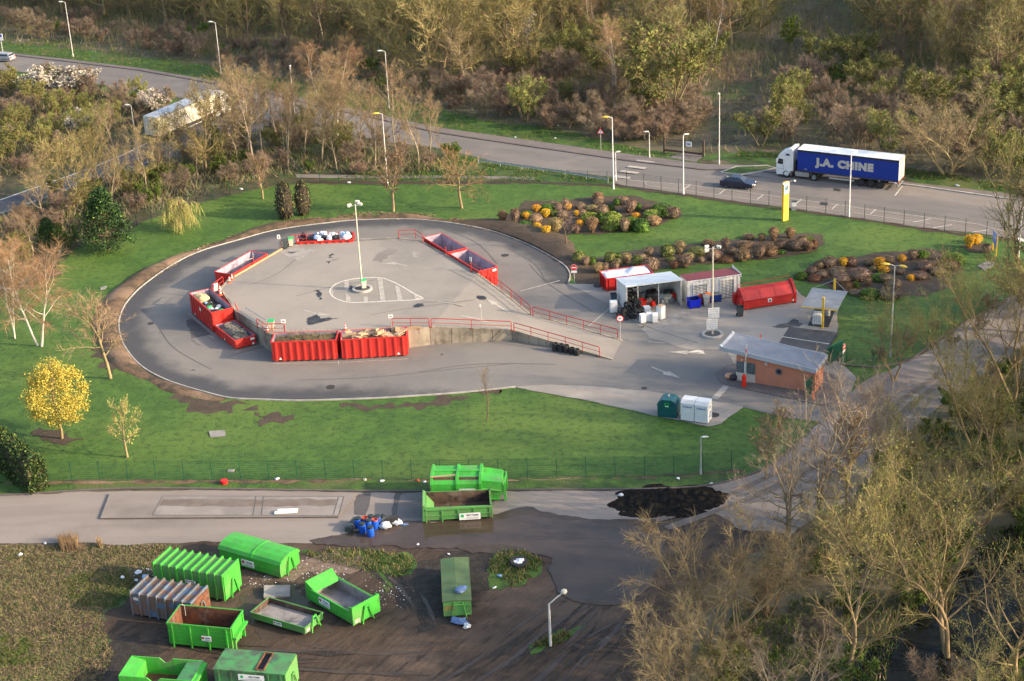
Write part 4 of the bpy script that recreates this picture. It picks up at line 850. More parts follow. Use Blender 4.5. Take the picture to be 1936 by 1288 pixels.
for k in range(420):
    x, y = rg.uniform(-L3 / 2 + .2, L3 / 2 - .2), rg.uniform(.2, 2.1); z = 2.0 + .3 * (1 - (y - 1.15) ** 2 / 1.2) + rg.uniform(-.1, .2)
    a, el, l = rg.uniform(0, 6.3), rg.uniform(-.5, .7), rg.uniform(.25, .8); d = Vector((math.cos(a) * math.cos(el), math.sin(a) * math.cos(el), math.sin(el))) * l; n = Vector((-math.sin(a), math.cos(a), 0)) * .022
    p = Vector((x, y, z)); mb.add([p + n, p - n, p + d - n * .4, p + d + n * .4], [(0, 1, 2, 3)], rg.choice((0, 0, 1, 2)))
o = mb.build('cut_twigs', ['twig_brown', 'weed_green', 'dry_grass']); o.location = R3.location; o.rotation_euler = R3.rotation_euler; tag(o, 'loose cut twigs and stalks lying on the garden waste heap', 'twigs', kind='stuff')
heap('paper_pile', 'pale layer of paper under the flattened cardboard boxes', 'waste paper', R4, L4, 2.3, 1.75, 2.0, 'cardboard', 4, .12, 1.2)
for k in range(26):
    x, y = rg.uniform(-L4 / 2 + .5, L4 / 2 - .5), rg.uniform(.35, 1.95); z = 1.95 + .28 * (1 - (y - 1.15) ** 2 / 1.3) + .05 * rg.random() + k * .006
    mb = MB(); mb.box(-rg.uniform(.35, .75), rg.uniform(.35, .75), -rg.uniform(.18, .38), rg.uniform(.18, .38), 0, .05)
    if k % 5 == 0: mb.box(-.3, .3, -.22, .22, .05, .3)
    o = mb.build('cardboard_sheet', 'cardboard'); o.location = local(R4, x, y, z); o.rotation_euler = (rg.uniform(-.3, .3), rg.uniform(-.25, .25), rg.uniform(0, 3.1))
    tag(o, 'flattened brown cardboard among the sheets piled in the red skip', 'cardboard', 'flattened cardboard in the red skip')
heap('mixed_rubbish', 'dark heap of mixed rubbish inside the tall red skip', 'rubbish heap', R1, L1, 2.35, 1.5, 1.85, 'waste_dark', 5, .3, 1.3)
mb = MB(); mb.blob((0, 0, 0), (1.1, .75, .45), 3, amp=.5, fr=1.8, sub=3); o = mb.build('insulation_bundle', 'insul', smooth=True); o.location = local(R1, -L1 / 2 + 1.1, .85, 1.95); o.rotation_euler = (0, 0, R1.rotation_euler[2]); tag(o, 'lump of yellow insulation wool at the end of the tall red skip', 'insulation')
def rag(loc, rz, sz, m, label, cat, group, seed, name='plastic_bag', amp=.5):
    mb = MB(); mb.blob((0, 0, sz[2] * .8), sz, seed, amp=amp, fr=1.6, sub=2); o = mb.build(name, m); o.location = loc; o.rotation_euler = (0, 0, rz); return tag(o, label, cat, group)
for k in range(11):
    rag(local(R1, rg.uniform(-L1 / 2 + 2, L1 / 2 - .4), rg.uniform(.4, 1.9), 1.75), rg.uniform(0, 6), (rg.uniform(.18, .42), rg.uniform(.15, .3), rg.uniform(.08, .18)), ('bag_white', 'bag_black', 'bag_white', 'lid_green', 'cyan_board')[k % 5], ('crumpled white scrap on the rubbish of the tall red skip', 'black bag on the rubbish of the tall red skip', 'crumpled white scrap on the rubbish of the tall red skip', 'green scrap on the rubbish of the tall red skip', 'pale blue scrap on the rubbish of the tall red skip')[k % 5], 'scrap', 'scraps in the tall red skip', k)
heap('rubble_heap', 'heap of grey stones and broken concrete in the low red skip', 'rubble', R2, L2, 2.3, .65, 1.35, 'rubble', 6, .18, 2.0)
for k in range(34):
    mb = MB(); s = rg.uniform(.12, .34); mb.blob((0, 0, 0), (s, s * rg.uniform(.6, 1), s * .55), k, amp=.7, fr=1.5, sub=1); o = mb.build('broken_stone', 'rubble'); o.location = local(R2, rg.uniform(-L2 / 2 + .5, L2 / 2 - 1.2), rg.uniform(.5, 1.8), 1.3 - .1 * rg.random()); o.rotation_euler = (0, 0, rg.uniform(0, 6)); tag(o, 'broken stone or concrete lump on the rubble heap', 'rubble lump', 'lumps on the rubble heap in the low red skip')
mb = MB()
for k in range(9):
    s = rg.uniform(.15, .4); mb.blob((rg.uniform(-.2, 2.2), rg.uniform(-.4, .4), .05), (s * 1.6, s, s * .5), k, amp=.7, sub=1)
o = mb.build('rubble_heap', 'rubble'); o.location = local(R5, 0.3, .9, .35); o.rotation_euler = (0, 0, R5.rotation_euler[2]); tag(o, 'small grey pile of rubble on the floor of the empty red skip', 'rubble')
heap('mixed_rubbish', 'rubbish layer beneath the bags in the skip at the back of the deck', 'rubbish heap', R6, L6, 2.4, 1.9, 2.3, 'waste_dark', 8, .2, 1.5)
for k in range(44):
    x = rg.uniform(-L6 / 2 + .35, L6 / 2 - .35); y = rg.uniform(.3, 2.1); mm = rg.choice(['bag_white'] * 6 + ['bag_black'] * 3 + ['cardboard', 'red_plastic', 'cyan_board', 'bag_blue', 'wood'])
    lab = {'bag_white': 'white rubbish bag', 'bag_black': 'black rubbish bag', 'cardboard': 'brown cardboard box', 'red_plastic': 'red plastic scrap', 'cyan_board': 'light blue scrap', 'bag_blue': 'blue rubbish bag', 'wood': 'piece of wooden board'}[mm]
    rag(local(R6, x, y, 2.15 + rg.uniform(-.05, .3) * (1 - abs(y - 1.2))), rg.uniform(0, 6), (rg.uniform(.2, .48), rg.uniform(.2, .4), rg.uniform(.16, .36)), mm, lab + ' in the heaped red skip at the back of the deck', 'bag' if 'bag' in lab else 'scrap', 'rubbish heaped in the back skip', k + 50)
# white sheet on R9
nx, ny = 36, 16; vs = []
for i in range(nx + 1):
    for j in range(ny + 1):
        u, v = i / nx, j / ny; x = -L9 / 2 + .12 + (L9 - .3) * u; y = .06 + 2.26 * v
        h = 1.48 + .32 * math.exp(-((u - .72) / .12) ** 2 - ((v - .55) / .4) ** 2) + .18 * mnoise.noise(Vector((x * .9, y * 1.1, 4))) + .12 * abs(mnoise.noise(Vector((x * 2.5, y * 1.8, 7)))) + .1 * math.sin(math.pi * v)
        if j in (0, ny) or i in (0, nx): h = 1.5
        vs.append((x, y, h))
mb = MB(); mb.add(vs, [(i * (ny + 1) + j, (i + 1) * (ny + 1) + j, (i + 1) * (ny + 1) + j + 1, i * (ny + 1) + j + 1) for i in range(nx) for j in range(ny)])
o = mb.build('cover_sheet', 'tarp_white', smooth=True); o.location = R9.location; o.rotation_euler = R9.rotation_euler; tag(o, 'crumpled white plastic sheet draped over a red skip behind the shed', 'sheet')
# red closed compactor container
r, L = place('compactor_skip', 'long red closed container with sloped lid beside the container store', 'skip container', (1405.5, 589), (1505, 573.5), group='red skips standing round the deck')
m = MB(); W = 2.3
m.extr([(0, .2), (0, 1.15), (.75, 1.95), (1.25, 2.2), (1.7, 1.95), (W, 1.2), (W, .2)], -L / 2, L / 2 - .25, 0, 'x')
m.build('body', 'red_paint', r)
m = MB(); m.extr([(-.06, .1), (-.06, 1.3), (.7, 2.12), (1.25, 2.42), (1.75, 2.12), (W + .06, 1.32), (W + .06, .1)], L / 2 - .25, L / 2 + .02, 0, 'x'); m.build('end_frame', 'red_deep', r)
for k in range(3):
    m = MB(); x0 = -L / 2 + .25 + k * (L - .8) / 3; x1 = x0 + (L - .8) / 3 - .06
    m.add([(x0, -.01, 1.19), (x1, -.01, 1.19), (x1, .74, 1.99), (x0, .74, 1.99)], [(0, 1, 2, 3)]); m.add([(x0, -.02, 1.16), (x1, -.02, 1.16), (x1, -.01, 1.19), (x0, -.01, 1.19)], [(0, 1, 2, 3)]); m.build('lid', 'red_paint', r)
m = MB(); m.tube([(-L / 2, -.04, 1.15), (L / 2 - .25, -.04, 1.15)], .045, 5); m.build('side_rail', 'red_deep', r)
m = MB(); m.tube([(-L / 2 + .1, 1.9, 2.25), (L / 2, 1.9, 2.45)], .035, 5); m.tube([(-L / 2 + .1, 1.9, 1.6), (-L / 2 + .1, 1.9, 2.25)], .03, 5); m.build('pull_bar', 'red_deep', r)
m = MB(); m.box(-L / 2 - .35, -L / 2, .1, .7, .25, 1.35); m.box(-L / 2 - .35, -L / 2, 1.6, 2.2, .25, 1.35); m.box(-L / 2 - .2, -L / 2, .7, 1.6, .25, .9); m.build('coupling', 'red_deep', r)
m = MB(); m.box(-.22, .22, -.02, -.008, .62, 1.02); s_ = m.build('sticker', 'sign_white', r); m = MB(); m.disc((0, -.026, .8), .12, 'y', 12); m.build('emblem', 'ink', s_)
triangle(r, L * .45, -.02, .35); under(r, L, W, 'red_deep')
RC = r
# --- green containers in the yard
YG = 'green containers parked in the lower yard'
# 1 compactor with hopper
r, L = place('compactor_skip', 'bright green closed compactor with a hooded hopper at its right end, beside the puddle', 'skip container', (817, 951), (911, 950), group=YG)
W, H = 2.5, 2.35
m = MB(); m.box(-L / 2, L / 2, 0, W, .2, 1.75); m.extr([(0, 1.75), (.35, H - .08), (W - .2, H - .02), (W, 1.75)], -L / 2, L / 2, 0, 'x'); m.build('body', 'lime', r)
m = MB()
for x in (-L / 2 + .05, 0.1, L / 2 - .05):
    m.extr([(-.08, .2), (-.08, 1.8), (.3, H + .06), (W - .15, H + .1), (W + .08, 1.8), (W + .08, .2)], x - .11, x + .11, 0, 'x')
m.box(-L / 2, L / 2, 1.2, 1.5, H - .06, H + .05); m.build('frame', 'lime', r)
m = MB(); m.extr([(.06, 1.83), (.31, H - .03), (.30, H - .028), (.05, 1.832)], -L / 2 + .2, -.05, 0, 'x'); m.build('dirt_streak', 'rust_dark', r) if False else None
for s, (x0, x1) in enumerate(((-L / 2 + .2, -.05), (.25, L / 2 - .2))):
    m = MB(); q = lambda y: 1.75 + (H - .08 - 1.75) * y / .35 + .012
    m.add([(x0, .2, q(.2)), (x1, .2, q(.2)), (x1, .34, q(.34)), (x0, .34, q(.34))], [(0, 1, 2, 3)]); m.build('dirty_panel', 'rust_dark', r)
m = MB(); m.obox((-1.0, .38, 2.36), 2.3, .16, .06, (0, 0.0, .18)); m.build('plank', 'wood', r)
m = MB(); x = L / 2 + .0
m.extr([(x, .35), (x, 2.0), (x + 1.75, 1.85), (x + 1.9, 1.2), (x + 1.9, .9), (x + 1.3, .2), (x + .2, .2)], .15, W - .2, 0, 'y'); hp = m.build('hopper', 'lime', r)
m = MB(); m.add([(x + .05, .02, 1.25), (x + 1.65, .02, 1.05), (x + 1.68, W - .4, 2.0), (x + .05, W - .3, 2.2)], [(0, 1, 2, 3)]); m.add([(x + .05, .02, 1.22), (x + 1.65, .02, 1.02), (x + 1.65, .02, 1.05), (x + .05, .02, 1.25)], [(0, 1, 2, 3)]); m.add([(x + 1.65, .02, 1.05), (x + 1.65, .02, .9), (x + 1.68, W - .4, .9), (x + 1.68, W - .4, 2.0)], [(0, 1, 2, 3)]); m.build('lid', 'lime', hp)
m = MB(); m.box(x + .45, x + .7, .13, .15, .85, 1.05); m.build('socket', 'ink', hp)
m = MB(); m.box(x + 1.9, x + 2.08, .1, .35, .1, 1.75); m.box(x + 1.9, x + 2.08, W - .5, W - .25, .1, 1.75); m.tube([(x + 2.0, .2, 1.7), (x + 2.0, W - .35, 1.7)], .07, 6); m.build('hook_frame', 'lime', r)
m = MB(); m.box(x + .3, x + 1.6, .05, .16, .2, .3); m.box(x + .1, x + 1.9, .12, .16, .62, .68); m.build('side_rail', 'lime', r)
plate(r, .95, -.09, 1.12, 1.35, .5, '-y', "Rec'ydem", 'barrel_red'); under(r, L, W, 'lime_worn')
# 2 low open one with sloped end, in front of it
r, L = place('waste_skip', 'worn green low open skip with a rusty inside, standing in the puddle', 'skip container', (800, 990), (930, 982), group=YG)
W, H = 2.6, 1.3
m = MB(); shell(m, -L / 2 + .25, L / 2, 0, W, .25, [H + .15, H, H + .1, H + .25], t=.1, fl=.15); m.build('body', ['lime_worn', 'rust_dark'], r)
m = MB(); m.add([(-L / 2 + .1, .02, H + .25), (-L / 2 + .1, W - .02, H + .35), (-L / 2 + .95, W - .1, .55), (-L / 2 + .95, .1, .55)], [(0, 1, 2, 3)]); m.extr([(-L / 2 - .02, .2), (-L / 2 + .06, H + .4), (-L / 2 + .28, H + .3), (-L / 2 + .26, .2)], -.05, W + .05, 0, 'y'); m.build('sloped_end', 'lime_worn', r)
m = MB(); m.box(-L / 2 + .25, L / 2, -.09, -.001, H - .12, H + .04); m.box(-L / 2 + .25, L / 2, W + .001, W + .09, H - .05, H + .12); m.box(-L / 2 + .25, L / 2, -.05, -.001, .62, .7)
for k in range(5): x = -L / 2 + .3 + k * (L - .4) / 4; m.box(x - .06, x + .06, -.07, -.001, .05 if k < 2 else .3, H - .13)
m.box(L / 2, L / 2 + .1, -.05, .2, .2, H + .15); m.box(L / 2, L / 2 + .1, W - .2, W + .05, .2, H + .2); m.box(L / 2, L / 2 + .08, .2, W - .2, .6, .75); m.build('side_frame', 'lime_worn', r)
plate(r, 1.05, -.1, .48, 1.75, .62, '-y', 'RECYDEM', 'lid_green'); under(r, L, W, 'lime_worn', zb=.25)
# 3 arched lid
r, L = place('closed_skip', 'bright green container closed by an arched lid, at the edge of the yard road', 'skip container', (418, 1064), (532, 1096.6), group=YG)
W = 2.45
m = MB(); m.extr([(0, .2), (-.05, .7), (0, 1.25), (W, 1.25), (W + .05, .7), (W, .2)], -L / 2, L / 2, 0, 'x'); m.box(-L / 2, L / 2, -.07, -.045, .66, .74); m.build('body', 'lime', r)
m = MB(); n = 6; arc = [(-.08, 1.25)] + [(W / 2 + (W / 2 + .08) * -math.cos(math.pi * t / n), 1.3 + .52 * math.sin(math.pi * t / n) ** .9) for t in range(n + 1)] + [(W + .08, 1.25)]
m.extr(arc, -L / 2 - .08, L / 2 + .08, 0, 'x'); lid = m.build('lid', 'lime', r)
m = MB(); n = 6
for t in range(n):
    a = [(W / 2 + (W / 2 + .1) * -math.cos(math.pi * q / n), 1.33 + .53 * math.sin(math.pi * q / n) ** .9) for q in (t, t + 1)]
    m.add([(.15, a[0][0], a[0][1]), (.3, a[0][0], a[0][1]), (.3, a[1][0], a[1][1]), (.15, a[1][0], a[1][1])], [(0, 1, 2, 3)]); m.add([(.15, a[0][0], a[0][1] - .08), (.15, a[0][0], a[0][1]), (.15, a[1][0], a[1][1]), (.15, a[1][0], a[1][1] - .08)], [(0, 1, 2, 3)]); m.add([(.3, a[0][0], a[0][1] - .08), (.3, a[0][0], a[0][1]), (.3, a[1][0], a[1][1]), (.3, a[1][0], a[1][1] - .08)], [(0, 1, 2, 3)])
m.build('lid_strap', 'lime', lid)
hook(r, L, W, 1.8, 'lime', 1); plate(r, -.15, -.09, .72, 1.25, .58, '-y', "Rec'ydem", 'barrel_red'); under(r, L, W, 'lime_worn')
# 4, 5 closed ribbed boxes
def ribbed(label, a, b, W, H, paint, ribp, n, endm, name='closed_skip'):
    r, L = place(name, label, 'skip container', a, b, group=YG)
    m = MB(); m.box(-L / 2, L / 2, 0, W, .2, H); m.build('body', paint, r)
    for k in range(n):
        m = MB(); x = -L / 2 + .06 + (L - .12) * k / (n - 1)
        m.box(x - .055, x + .055, -.1, -.001, .12, H + .08); m.box(x - .055, x + .055, W + .001, W + .1, .12, H + .08); m.box(x - .055, x + .055, -.1, W + .1, H + .081, H + .16); m.box(x - .05, x + .05, -.09, W + .09, H + .001, H + .08); m.build('rib', ribp, r)
    m = MB(); m.box(L / 2, L / 2 + .07, .0, W, .2, H - .05); e = m.build('end_panel', endm, r)
    hook(r, L + .1, W, min(H, 1.6), ribp, 1); under(r, L, W, ribp); return r, L
r, L = ribbed('tall bright green ribbed closed container next to the blue rusty one', (296, 1114), (427, 1139), 2.4, 2.3, 'lime_worn', 'lime', 10, 'lime')
plate(r, .2, -.11, 1.35, .9, .3, '-y', 'RECYDEM', 'barrel_red')
M['lime_worn'];
r, L = ribbed('rusty blue ribbed closed container, the only blue one in the yard', (252, 1164), (368, 1185), 2.4, 2.0, 'rusty_blue', 'rib_blue', 8, 'rust')
m = MB(); m.box(-L / 2 + .25, -L / 2 + .75, -.02, -.006, 1.45, 1.7); m.build('sticker', 'beige_panel', r)
# 6 open tall, rusty inside
r, L = place('waste_skip', 'tall open green skip with rust covered inside walls, in front of the blue container', 'skip container', (322, 1222), (441, 1233.4), group=YG)
W, H = 2.45, 2.05
m = MB(); shell(m, -L / 2, L / 2, 0, W, .25, H, t=.06)
for z in (.6, .95, 1.3, 1.65): m.box(-L / 2 + .02, L / 2 - .02, -.02, -.001, z - .015, z + .015)
m.build('body', ['lime', 'rust'], r)
rim(r, L, W, H, 'lime')
for k in range(4):
    m = MB(); x = -L / 2 + .35 + k * (L - .7) / 3
    m.box(x - .06, x + .06, -.1, -.021, .0, H - .13); m.build('rib', 'lime', r)
m = MB(); m.box(L / 2, L / 2 + .35, .05, W - .05, 1.05, 1.2); m.box(L / 2, L / 2 + .2, .2, .35, .1, 1.05); m.box(L / 2, L / 2 + .2, W - .5, W - .35, .1, 1.05); m.box(L / 2, L / 2 + .1, .1, .22, 1.2, H); m.box(L / 2, L / 2 + .1, W - .3, W - .15, 1.2, H); m.build('end_frame', 'lime', r)
m = MB(); m.tube([(-L / 2 + .4, W - .12, 1.2), (-L / 2 + .4, W - .12, H + .05), (-L / 2 + .25, W - .2, H + .15), (-L / 2 + .1, W - .12, H + .0)], .025, 5); m.build('ladder_bar', 'galv', r)
plate(r, .55, -.11, 1.05, .75, .45, '-y', "Rec'ydem", 'barrel_red'); under(r, L, W, 'lime_worn')
# 7 low dirty
r, L = place('waste_skip', 'very low open green skip with a muddy stained floor', 'skip container', (476, 1174.5), (578, 1204.5), group=YG)
W, H = 2.3, .8
m = MB(); shell(m, -L / 2, L / 2, 0, W, .25, H, t=.06, fl=.06); m.build('body', ['lime_worn', 'rust_dark'], r)
m = MB(); m.box(-L / 2 + .08, L / 2 - .1, .07, W - .07, .315, .325); m.build('floor_plate', 'grey_inner', r)
rim(r, L, W, H, 'lime_worn', .04, .1); hook(r, L, W, 1.25, 'lime', 1); under(r, L, W, 'lime_worn', zb=.25)
plate(r, .0, -.05, .5, .75, .32, '-y', 'RECYDEM', 'barrel_red')
m = MB(); m.box(L / 2 + .04, L / 2 + .05, .1, .55, .3, .6); m.build('paint_mark', 'worn_white', r)
# 8 with raised sloped ends
r, L = place('waste_skip', 'bright green open skip with high sloping ends and a grey floor', 'skip container', (583, 1137), (668.6, 1186.4), group=YG)
W, H = 2.5, 1.25; HE = 1.75
m = MB(); shell(m, -L / 2, L / 2, 0, W, .22, H, t=.08, fl=.08); m.build('body', ['lime', 'grey_inner'], r)
m = MB(); m.add([(-L / 2 - .02, -.05, HE), (-L / 2 - .02, W + .05, HE), (-L / 2 + .95, W - .08, 1.15), (-L / 2 + .95, .08, 1.15)], [(0, 1, 2, 3)]); m.add([(-L / 2 - .02, -.05, HE), (-L / 2 + .95, .08, 1.15), (-L / 2 - .02, -.05, .3)], [(0, 1, 2)]); m.add([(-L / 2 - .02, W + .05, HE), (-L / 2 + .95, W - .08, 1.15), (-L / 2 - .02, W + .05, .3)], [(0, 1, 2)]); m.box(-L / 2 - .1, -L / 2 - .021, -.06, W + .06, .22, HE + .02); m.build('sloped_end', 'lime', r)
m = MB(); m.box(L / 2, L / 2 + .1, -.08, W + .08, .22, HE); m.box(L / 2 - .3, L / 2 - .001, -.075, -.001, H - .3, HE - .05); m.box(L / 2 - .3, L / 2 - .001, W + .001, W + .075, H - .3, HE - .05); m.build('end_panel', 'lime', r)
m = MB(); m.box(-L / 2, L / 2, -.07, -.001, H - .1, H + .03); m.box(-L / 2, L / 2, W + .001, W + .07, H - .1, H + .03); m.box(-L / 2, L / 2, -.05, -.001, .5, .58); m.build('rim_rail', 'lime', r)
hook(r, L + .2, W, 1.45, 'lime', 1); plate(r, -.55, -.08, .82, 1.3, .6, '-y', "Rec'ydem", 'barrel_red'); under(r, L, W, 'lime_worn')
m = MB(); m.box(L / 2 + .1, L / 2 + .11, .1, .6, .3, .6); m.build('paint_mark', 'worn_white', r)
# 9 flat closed one on black ground
r, W_ = place('closed_skip', 'dull green flat topped container on black ground, a blue bag on its lid', 'skip container', (839.5, 1169), (892.4, 1165.3), end=True, group=YG)
W, L, H = W_, 6.1, 1.4                                   # local x runs away from the near end; y across
m = MB(); m.box(0, L, -W / 2, W / 2, .2, H); m.build('body', 'green_flat', r)
m = MB(); m.extr([(-W / 2 - .05, H + .003), (-W / 2 - .05, H + .06), (0, H + .16), (W / 2 + .05, H + .06), (W / 2 + .05, H + .003)], -.05, L + .05, 0, 'x'); m.build('lid', 'green_flat', r)
m = MB(); m.box(-.08, -.001, -W / 2, W / 2, .2, H - .02); e = m.build('end_panel', 'lime_worn', r)
m = MB()
for s in (-1, 1): m.tube([(-.25, s * .55 - .1, .05), (-.14, s * .3 - .1, H)], .06, 4)
m.tube([(-.18, -.5, H - .2), (-.18, .3, H - .2)], .05, 6); m.build('hook_frame', 'lime_worn', r)
m = MB()
for z in (.75, .9, 1.05): m.box(-.095, -.085, W / 2 - .85, W / 2 - .1, z, z + .05)
m.build('paint_mark', 'barrel_red', e)
m = MB(); m.tube([(-.12, -.75, .6), (-.25, -.9, .55), (-.2, -.95, .95), (-.12, -.7, 1.05)], .03, 5); m.build('chain', 'iron', r)
rag(local(r, 2.2, -.55, H + .13), 0.6, (.5, .35, .2), 'bag_blue', 'blue bag lying on the lid of the flat topped container', 'bag', None, 5) if False else None
G9 = r
# 10 notched sides
r, L = place('waste_skip', 'bright green open skip with notched sides and a rusty floor at the bottom edge', 'skip container', (223.7, 1278), (362, 1288), z=1.7, group=YG)
W, H = 2.5, 1.7
m = MB()
prof = [(-L / 2, .2), (-L / 2, H), (-L / 2 + 2.1, H), (-L / 2 + 2.5, H - .38), (L / 2 - 2.7, H - .38), (L / 2 - 2.3, H), (L / 2, H), (L / 2, .2)]
m.extr(prof, 0, .07, 0, 'y'); m.extr(prof, W - .07, W, 0, 'y')
m.box(-L / 2, -L / 2 + .07, .071, W - .071, .2, H); m.box(L / 2 - .07, L / 2, .071, W - .071, .2, H); m.box(-L / 2 + .07, L / 2 - .07, .071, W - .071, .2, .34, 1)
for k in range(6): x = -L / 2 + .1 + k * (L - .2) / 5; m.box(x - .05, x + .05, -.06, -.001, .2, H - .45)
m.build('body', ['lime', 'rust'], r)
m = MB(); m.add([(-L / 2, .0, H + .02), (-L / 2, W, H + .02), (-L / 2 + 1.05, W - .07, H - .25), (-L / 2 + 1.05, .07, H - .25)], [(0, 1, 2, 3)]); m.add([(-L / 2 + 1.05, .07, H - .25), (-L / 2 + 1.05, W - .07, H - .25), (-L / 2 + 1.05, W - .07, .34), (-L / 2 + 1.05, .07, .34)], [(0, 1, 2, 3)]); m.build('sloped_end', 'lime', r)
m = MB(); m.add([(L / 2 - 1.2, .07, H - .12), (L / 2 - 1.2, W - .07, H - .12), (L / 2, W, H + .02), (L / 2, 0, H + .02)], [(0, 1, 2, 3)]); m.add([(L / 2 - 1.2, .07, H - .12), (L / 2 - 1.2, W - .07, H - .12), (L / 2 - 1.2, W - .07, .34), (L / 2 - 1.2, .07, .34)], [(0, 1, 2, 3)]); m.build('end_shelf', 'lime_dirty', r)
m = MB(); m.box(L / 2 + .001, L / 2 + .3, .1, W - .1, H - .35, H - .1); m.box(L / 2 + .001, L / 2 + .15, .1, .3, .1, H - .35); m.box(L / 2 + .001, L / 2 + .15, W - .3, W - .1, .1, H - .35); m.build('end_frame', 'lime', r); under(r, L, W, 'lime_worn')
# 11 dirty closed, slot hatch
r, L = place('closed_skip', 'grimy dark green closed container with an open slot in its top', 'skip container', (404, 1264), (537, 1275), z=2.2, group=YG)
W, H = 2.45, 2.2
m = MB(); m.box(-L / 2, L / 2, 0, W, .2, H - .1)
for k in range(6): x = -L / 2 + .3 + k * (L - .6) / 5; m.box(x - .06, x + .06, -.07, -.001, .2, H - .12)
m.build('body', 'lime_dirty', r)
sx0, sx1 = L / 2 - 2.15, L / 2 - 1.55
m = MB()
for x0, x1 in ((-L / 2 - .05, sx0), (sx1, L / 2 + .05)): m.add([(x0, -.05, H - .1), (x1, -.05, H - .1), (x1, -.05, H), (x1, W / 2, H + .05), (x1, W + .05, H), (x0, -.05, H), (x0, W / 2, H + .05), (x0, W + .05, H)], [(0, 1, 2, 5), (5, 2, 3, 6), (6, 3, 4, 7)])
m.add([(sx0, -.05, H), (sx1, -.05, H), (sx1, .22, H + .014), (sx0, .22, H + .014)], [(0, 1, 2, 3)]); m.add([(sx0, W - .2, H + .012), (sx1, W - .2, H + .012), (sx1, W + .05, H), (sx0, W + .05, H)], [(0, 1, 2, 3)])
m.build('lid', 'lime_dirty', r)
m = MB(); m.box(sx0, sx1, .22, W - .2, H - .098, H - .09); m.build('slot', 'ink', r)
m = MB()
for x in (sx0, sx1): m.box(x - .04, x + .04, .18, W - .16, H - .02, H + .1)
for y in (.2, W - .18): m.box(sx0 + .041, sx1 - .041, y - .04, y + .04, H - .02, H + .09)
m.build('slot_frame', 'rust', r)
m = MB(); m.box(L / 2, L / 2 + .1, -.04, W + .04, .2, H - .02); m.build('end_panel', 'lime_worn', r); hook(r, L + .2, W, 1.5, 'lime_worn', 1)
plate(r, .15, -.08, 1.72, 1.9, .5, '-y', 'RECYDEM', 'lid_green'); under(r, L, W, 'lime_dirty')

# ================================================================ BUILDINGS OF THE WASTE SITE
def corrug(mb, x0, x1, y0, y1, f, pitch=.25, d=.03, m=0, along='y'):
    n = max(2, int((x1 - x0) / pitch)); vs = []
    for i in range(n * 2 + 1):
        x = x0 + (x1 - x0) * i / (n * 2); k = d if i % 2 else 0
        vs += [(x, y0, f(x, y0) + k), (x, y1, f(x, y1) + k)]
    mb.add(vs, [(2 * i, 2 * i + 2, 2 * i + 3, 2 * i + 1) for i in range(n * 2)], m)
def corrug_wall(mb, p, q, z0, z1, pitch=.2, d=.025, m=0):     # vertical ribbed cladding from p to q (2-D), tops z1=(za,zb)
    p = Vector((p[0], p[1], 0)); q = Vector((q[0], q[1], 0)); dd = (q - p).normalized(); nr = Vector((dd.y, -dd.x, 0)); n = max(2, int((q - p).length / pitch)); vs = []
    za, zb = z1 if isinstance(z1, tuple) else (z1, z1)
    for i in range(n * 2 + 1):
        t = i / (n * 2); v = p.lerp(q, t) + nr * (d if i % 2 else 0); vs += [(v.x, v.y, z0), (v.x, v.y, za + (zb - za) * t)]
    mb.add(vs, [(2 * i, 2 * i + 2, 2 * i + 3, 2 * i + 1) for i in range(n * 2)], m)
# open shed
r, L = place('open_shed', 'white open fronted sheet metal shed sheltering scrap and tyres', 'shed', (1185, 592), (1288, 579)); OS = r; OSL = L
W, HF, HB = 3.9, 3.1, 2.45
zt = lambda x, y: HF + (HB - HF) * (y + .2) / (W + .3)
m = MB(); corrug_wall(m, (-L / 2, W), (-L / 2, 0), .06, (HB - .03, HF - .06)); m.build('side_wall', 'white_clad', r)
m = MB(); corrug_wall(m, (L / 2, 0), (L / 2, W), .06, (HF - .06, HB - .03)); m.build('side_wall', 'white_clad', r)
m = MB(); corrug_wall(m, (L / 2, W), (-L / 2, W), .06, HB - .03); m.build('back_wall', 'white_clad', r)
m = MB(); corrug(m, -L / 2 - .1, L / 2 + .1, -.2, W + .1, zt, .3, .035); m.add([(-L / 2 - .1, -.2, HF - .1), (L / 2 + .1, -.2, HF - .1), (L / 2 + .1, -.2, HF + .04), (-L / 2 - .1, -.2, HF + .04)], [(0, 1, 2, 3)]); m.build('roof', 'roof_white', r)
for x in (-L / 2 + .03, -L / 2 + 1.25, L / 2 - 2.5, L / 2 - .03):
    m = MB(); m.box(x - .05, x + .05, -.05, .05, .05, HF - .08); m.build('post', 'galv', r)
m = MB(); m.box(-L / 2, L / 2, -.06, .04, HF - .2, HF - .081); m.box(-L / 2, L / 2, W - .12, W - .04, 1.2, 1.28); m.build('beam', 'galv', r)
# container store with red roof
r, L = place('container_store', 'white ribbed store with two roller shutters and a red roof', 'store building', (1300, 574.5), (1399, 561)); CS = r
W, HF, HB = 2.5, 2.62, 2.35
zt = lambda x, y: HF + (HB - HF) * (y + .1) / (W + .2)
m = MB(); corrug_wall(m, (-L / 2, 0), (L / 2, 0), .06, HF - .03, .42, .04); corrug_wall(m, (L / 2, 0), (L / 2, W), .06, (HF - .03, HB - .03), .42, .04); corrug_wall(m, (L / 2, W), (-L / 2, W), .06, HB - .03, .42, .04); corrug_wall(m, (-L / 2, W), (-L / 2, 0), .06, (HB - .03, HF - .03), .42, .04); w_ = m.build('wall', 'white_clad', r); m = MB()
for k in range(int(L / .48)): x = -L / 2 + .3 + k * .48; ins_ = (-L / 2 + .5 < x < -L / 2 + 2.3) or (L / 2 - 2.4 < x < L / 2 - .6); m.box(x - .02, x + .02, -.05, -.042, 2.3 if ins_ else .06, HF - .05)
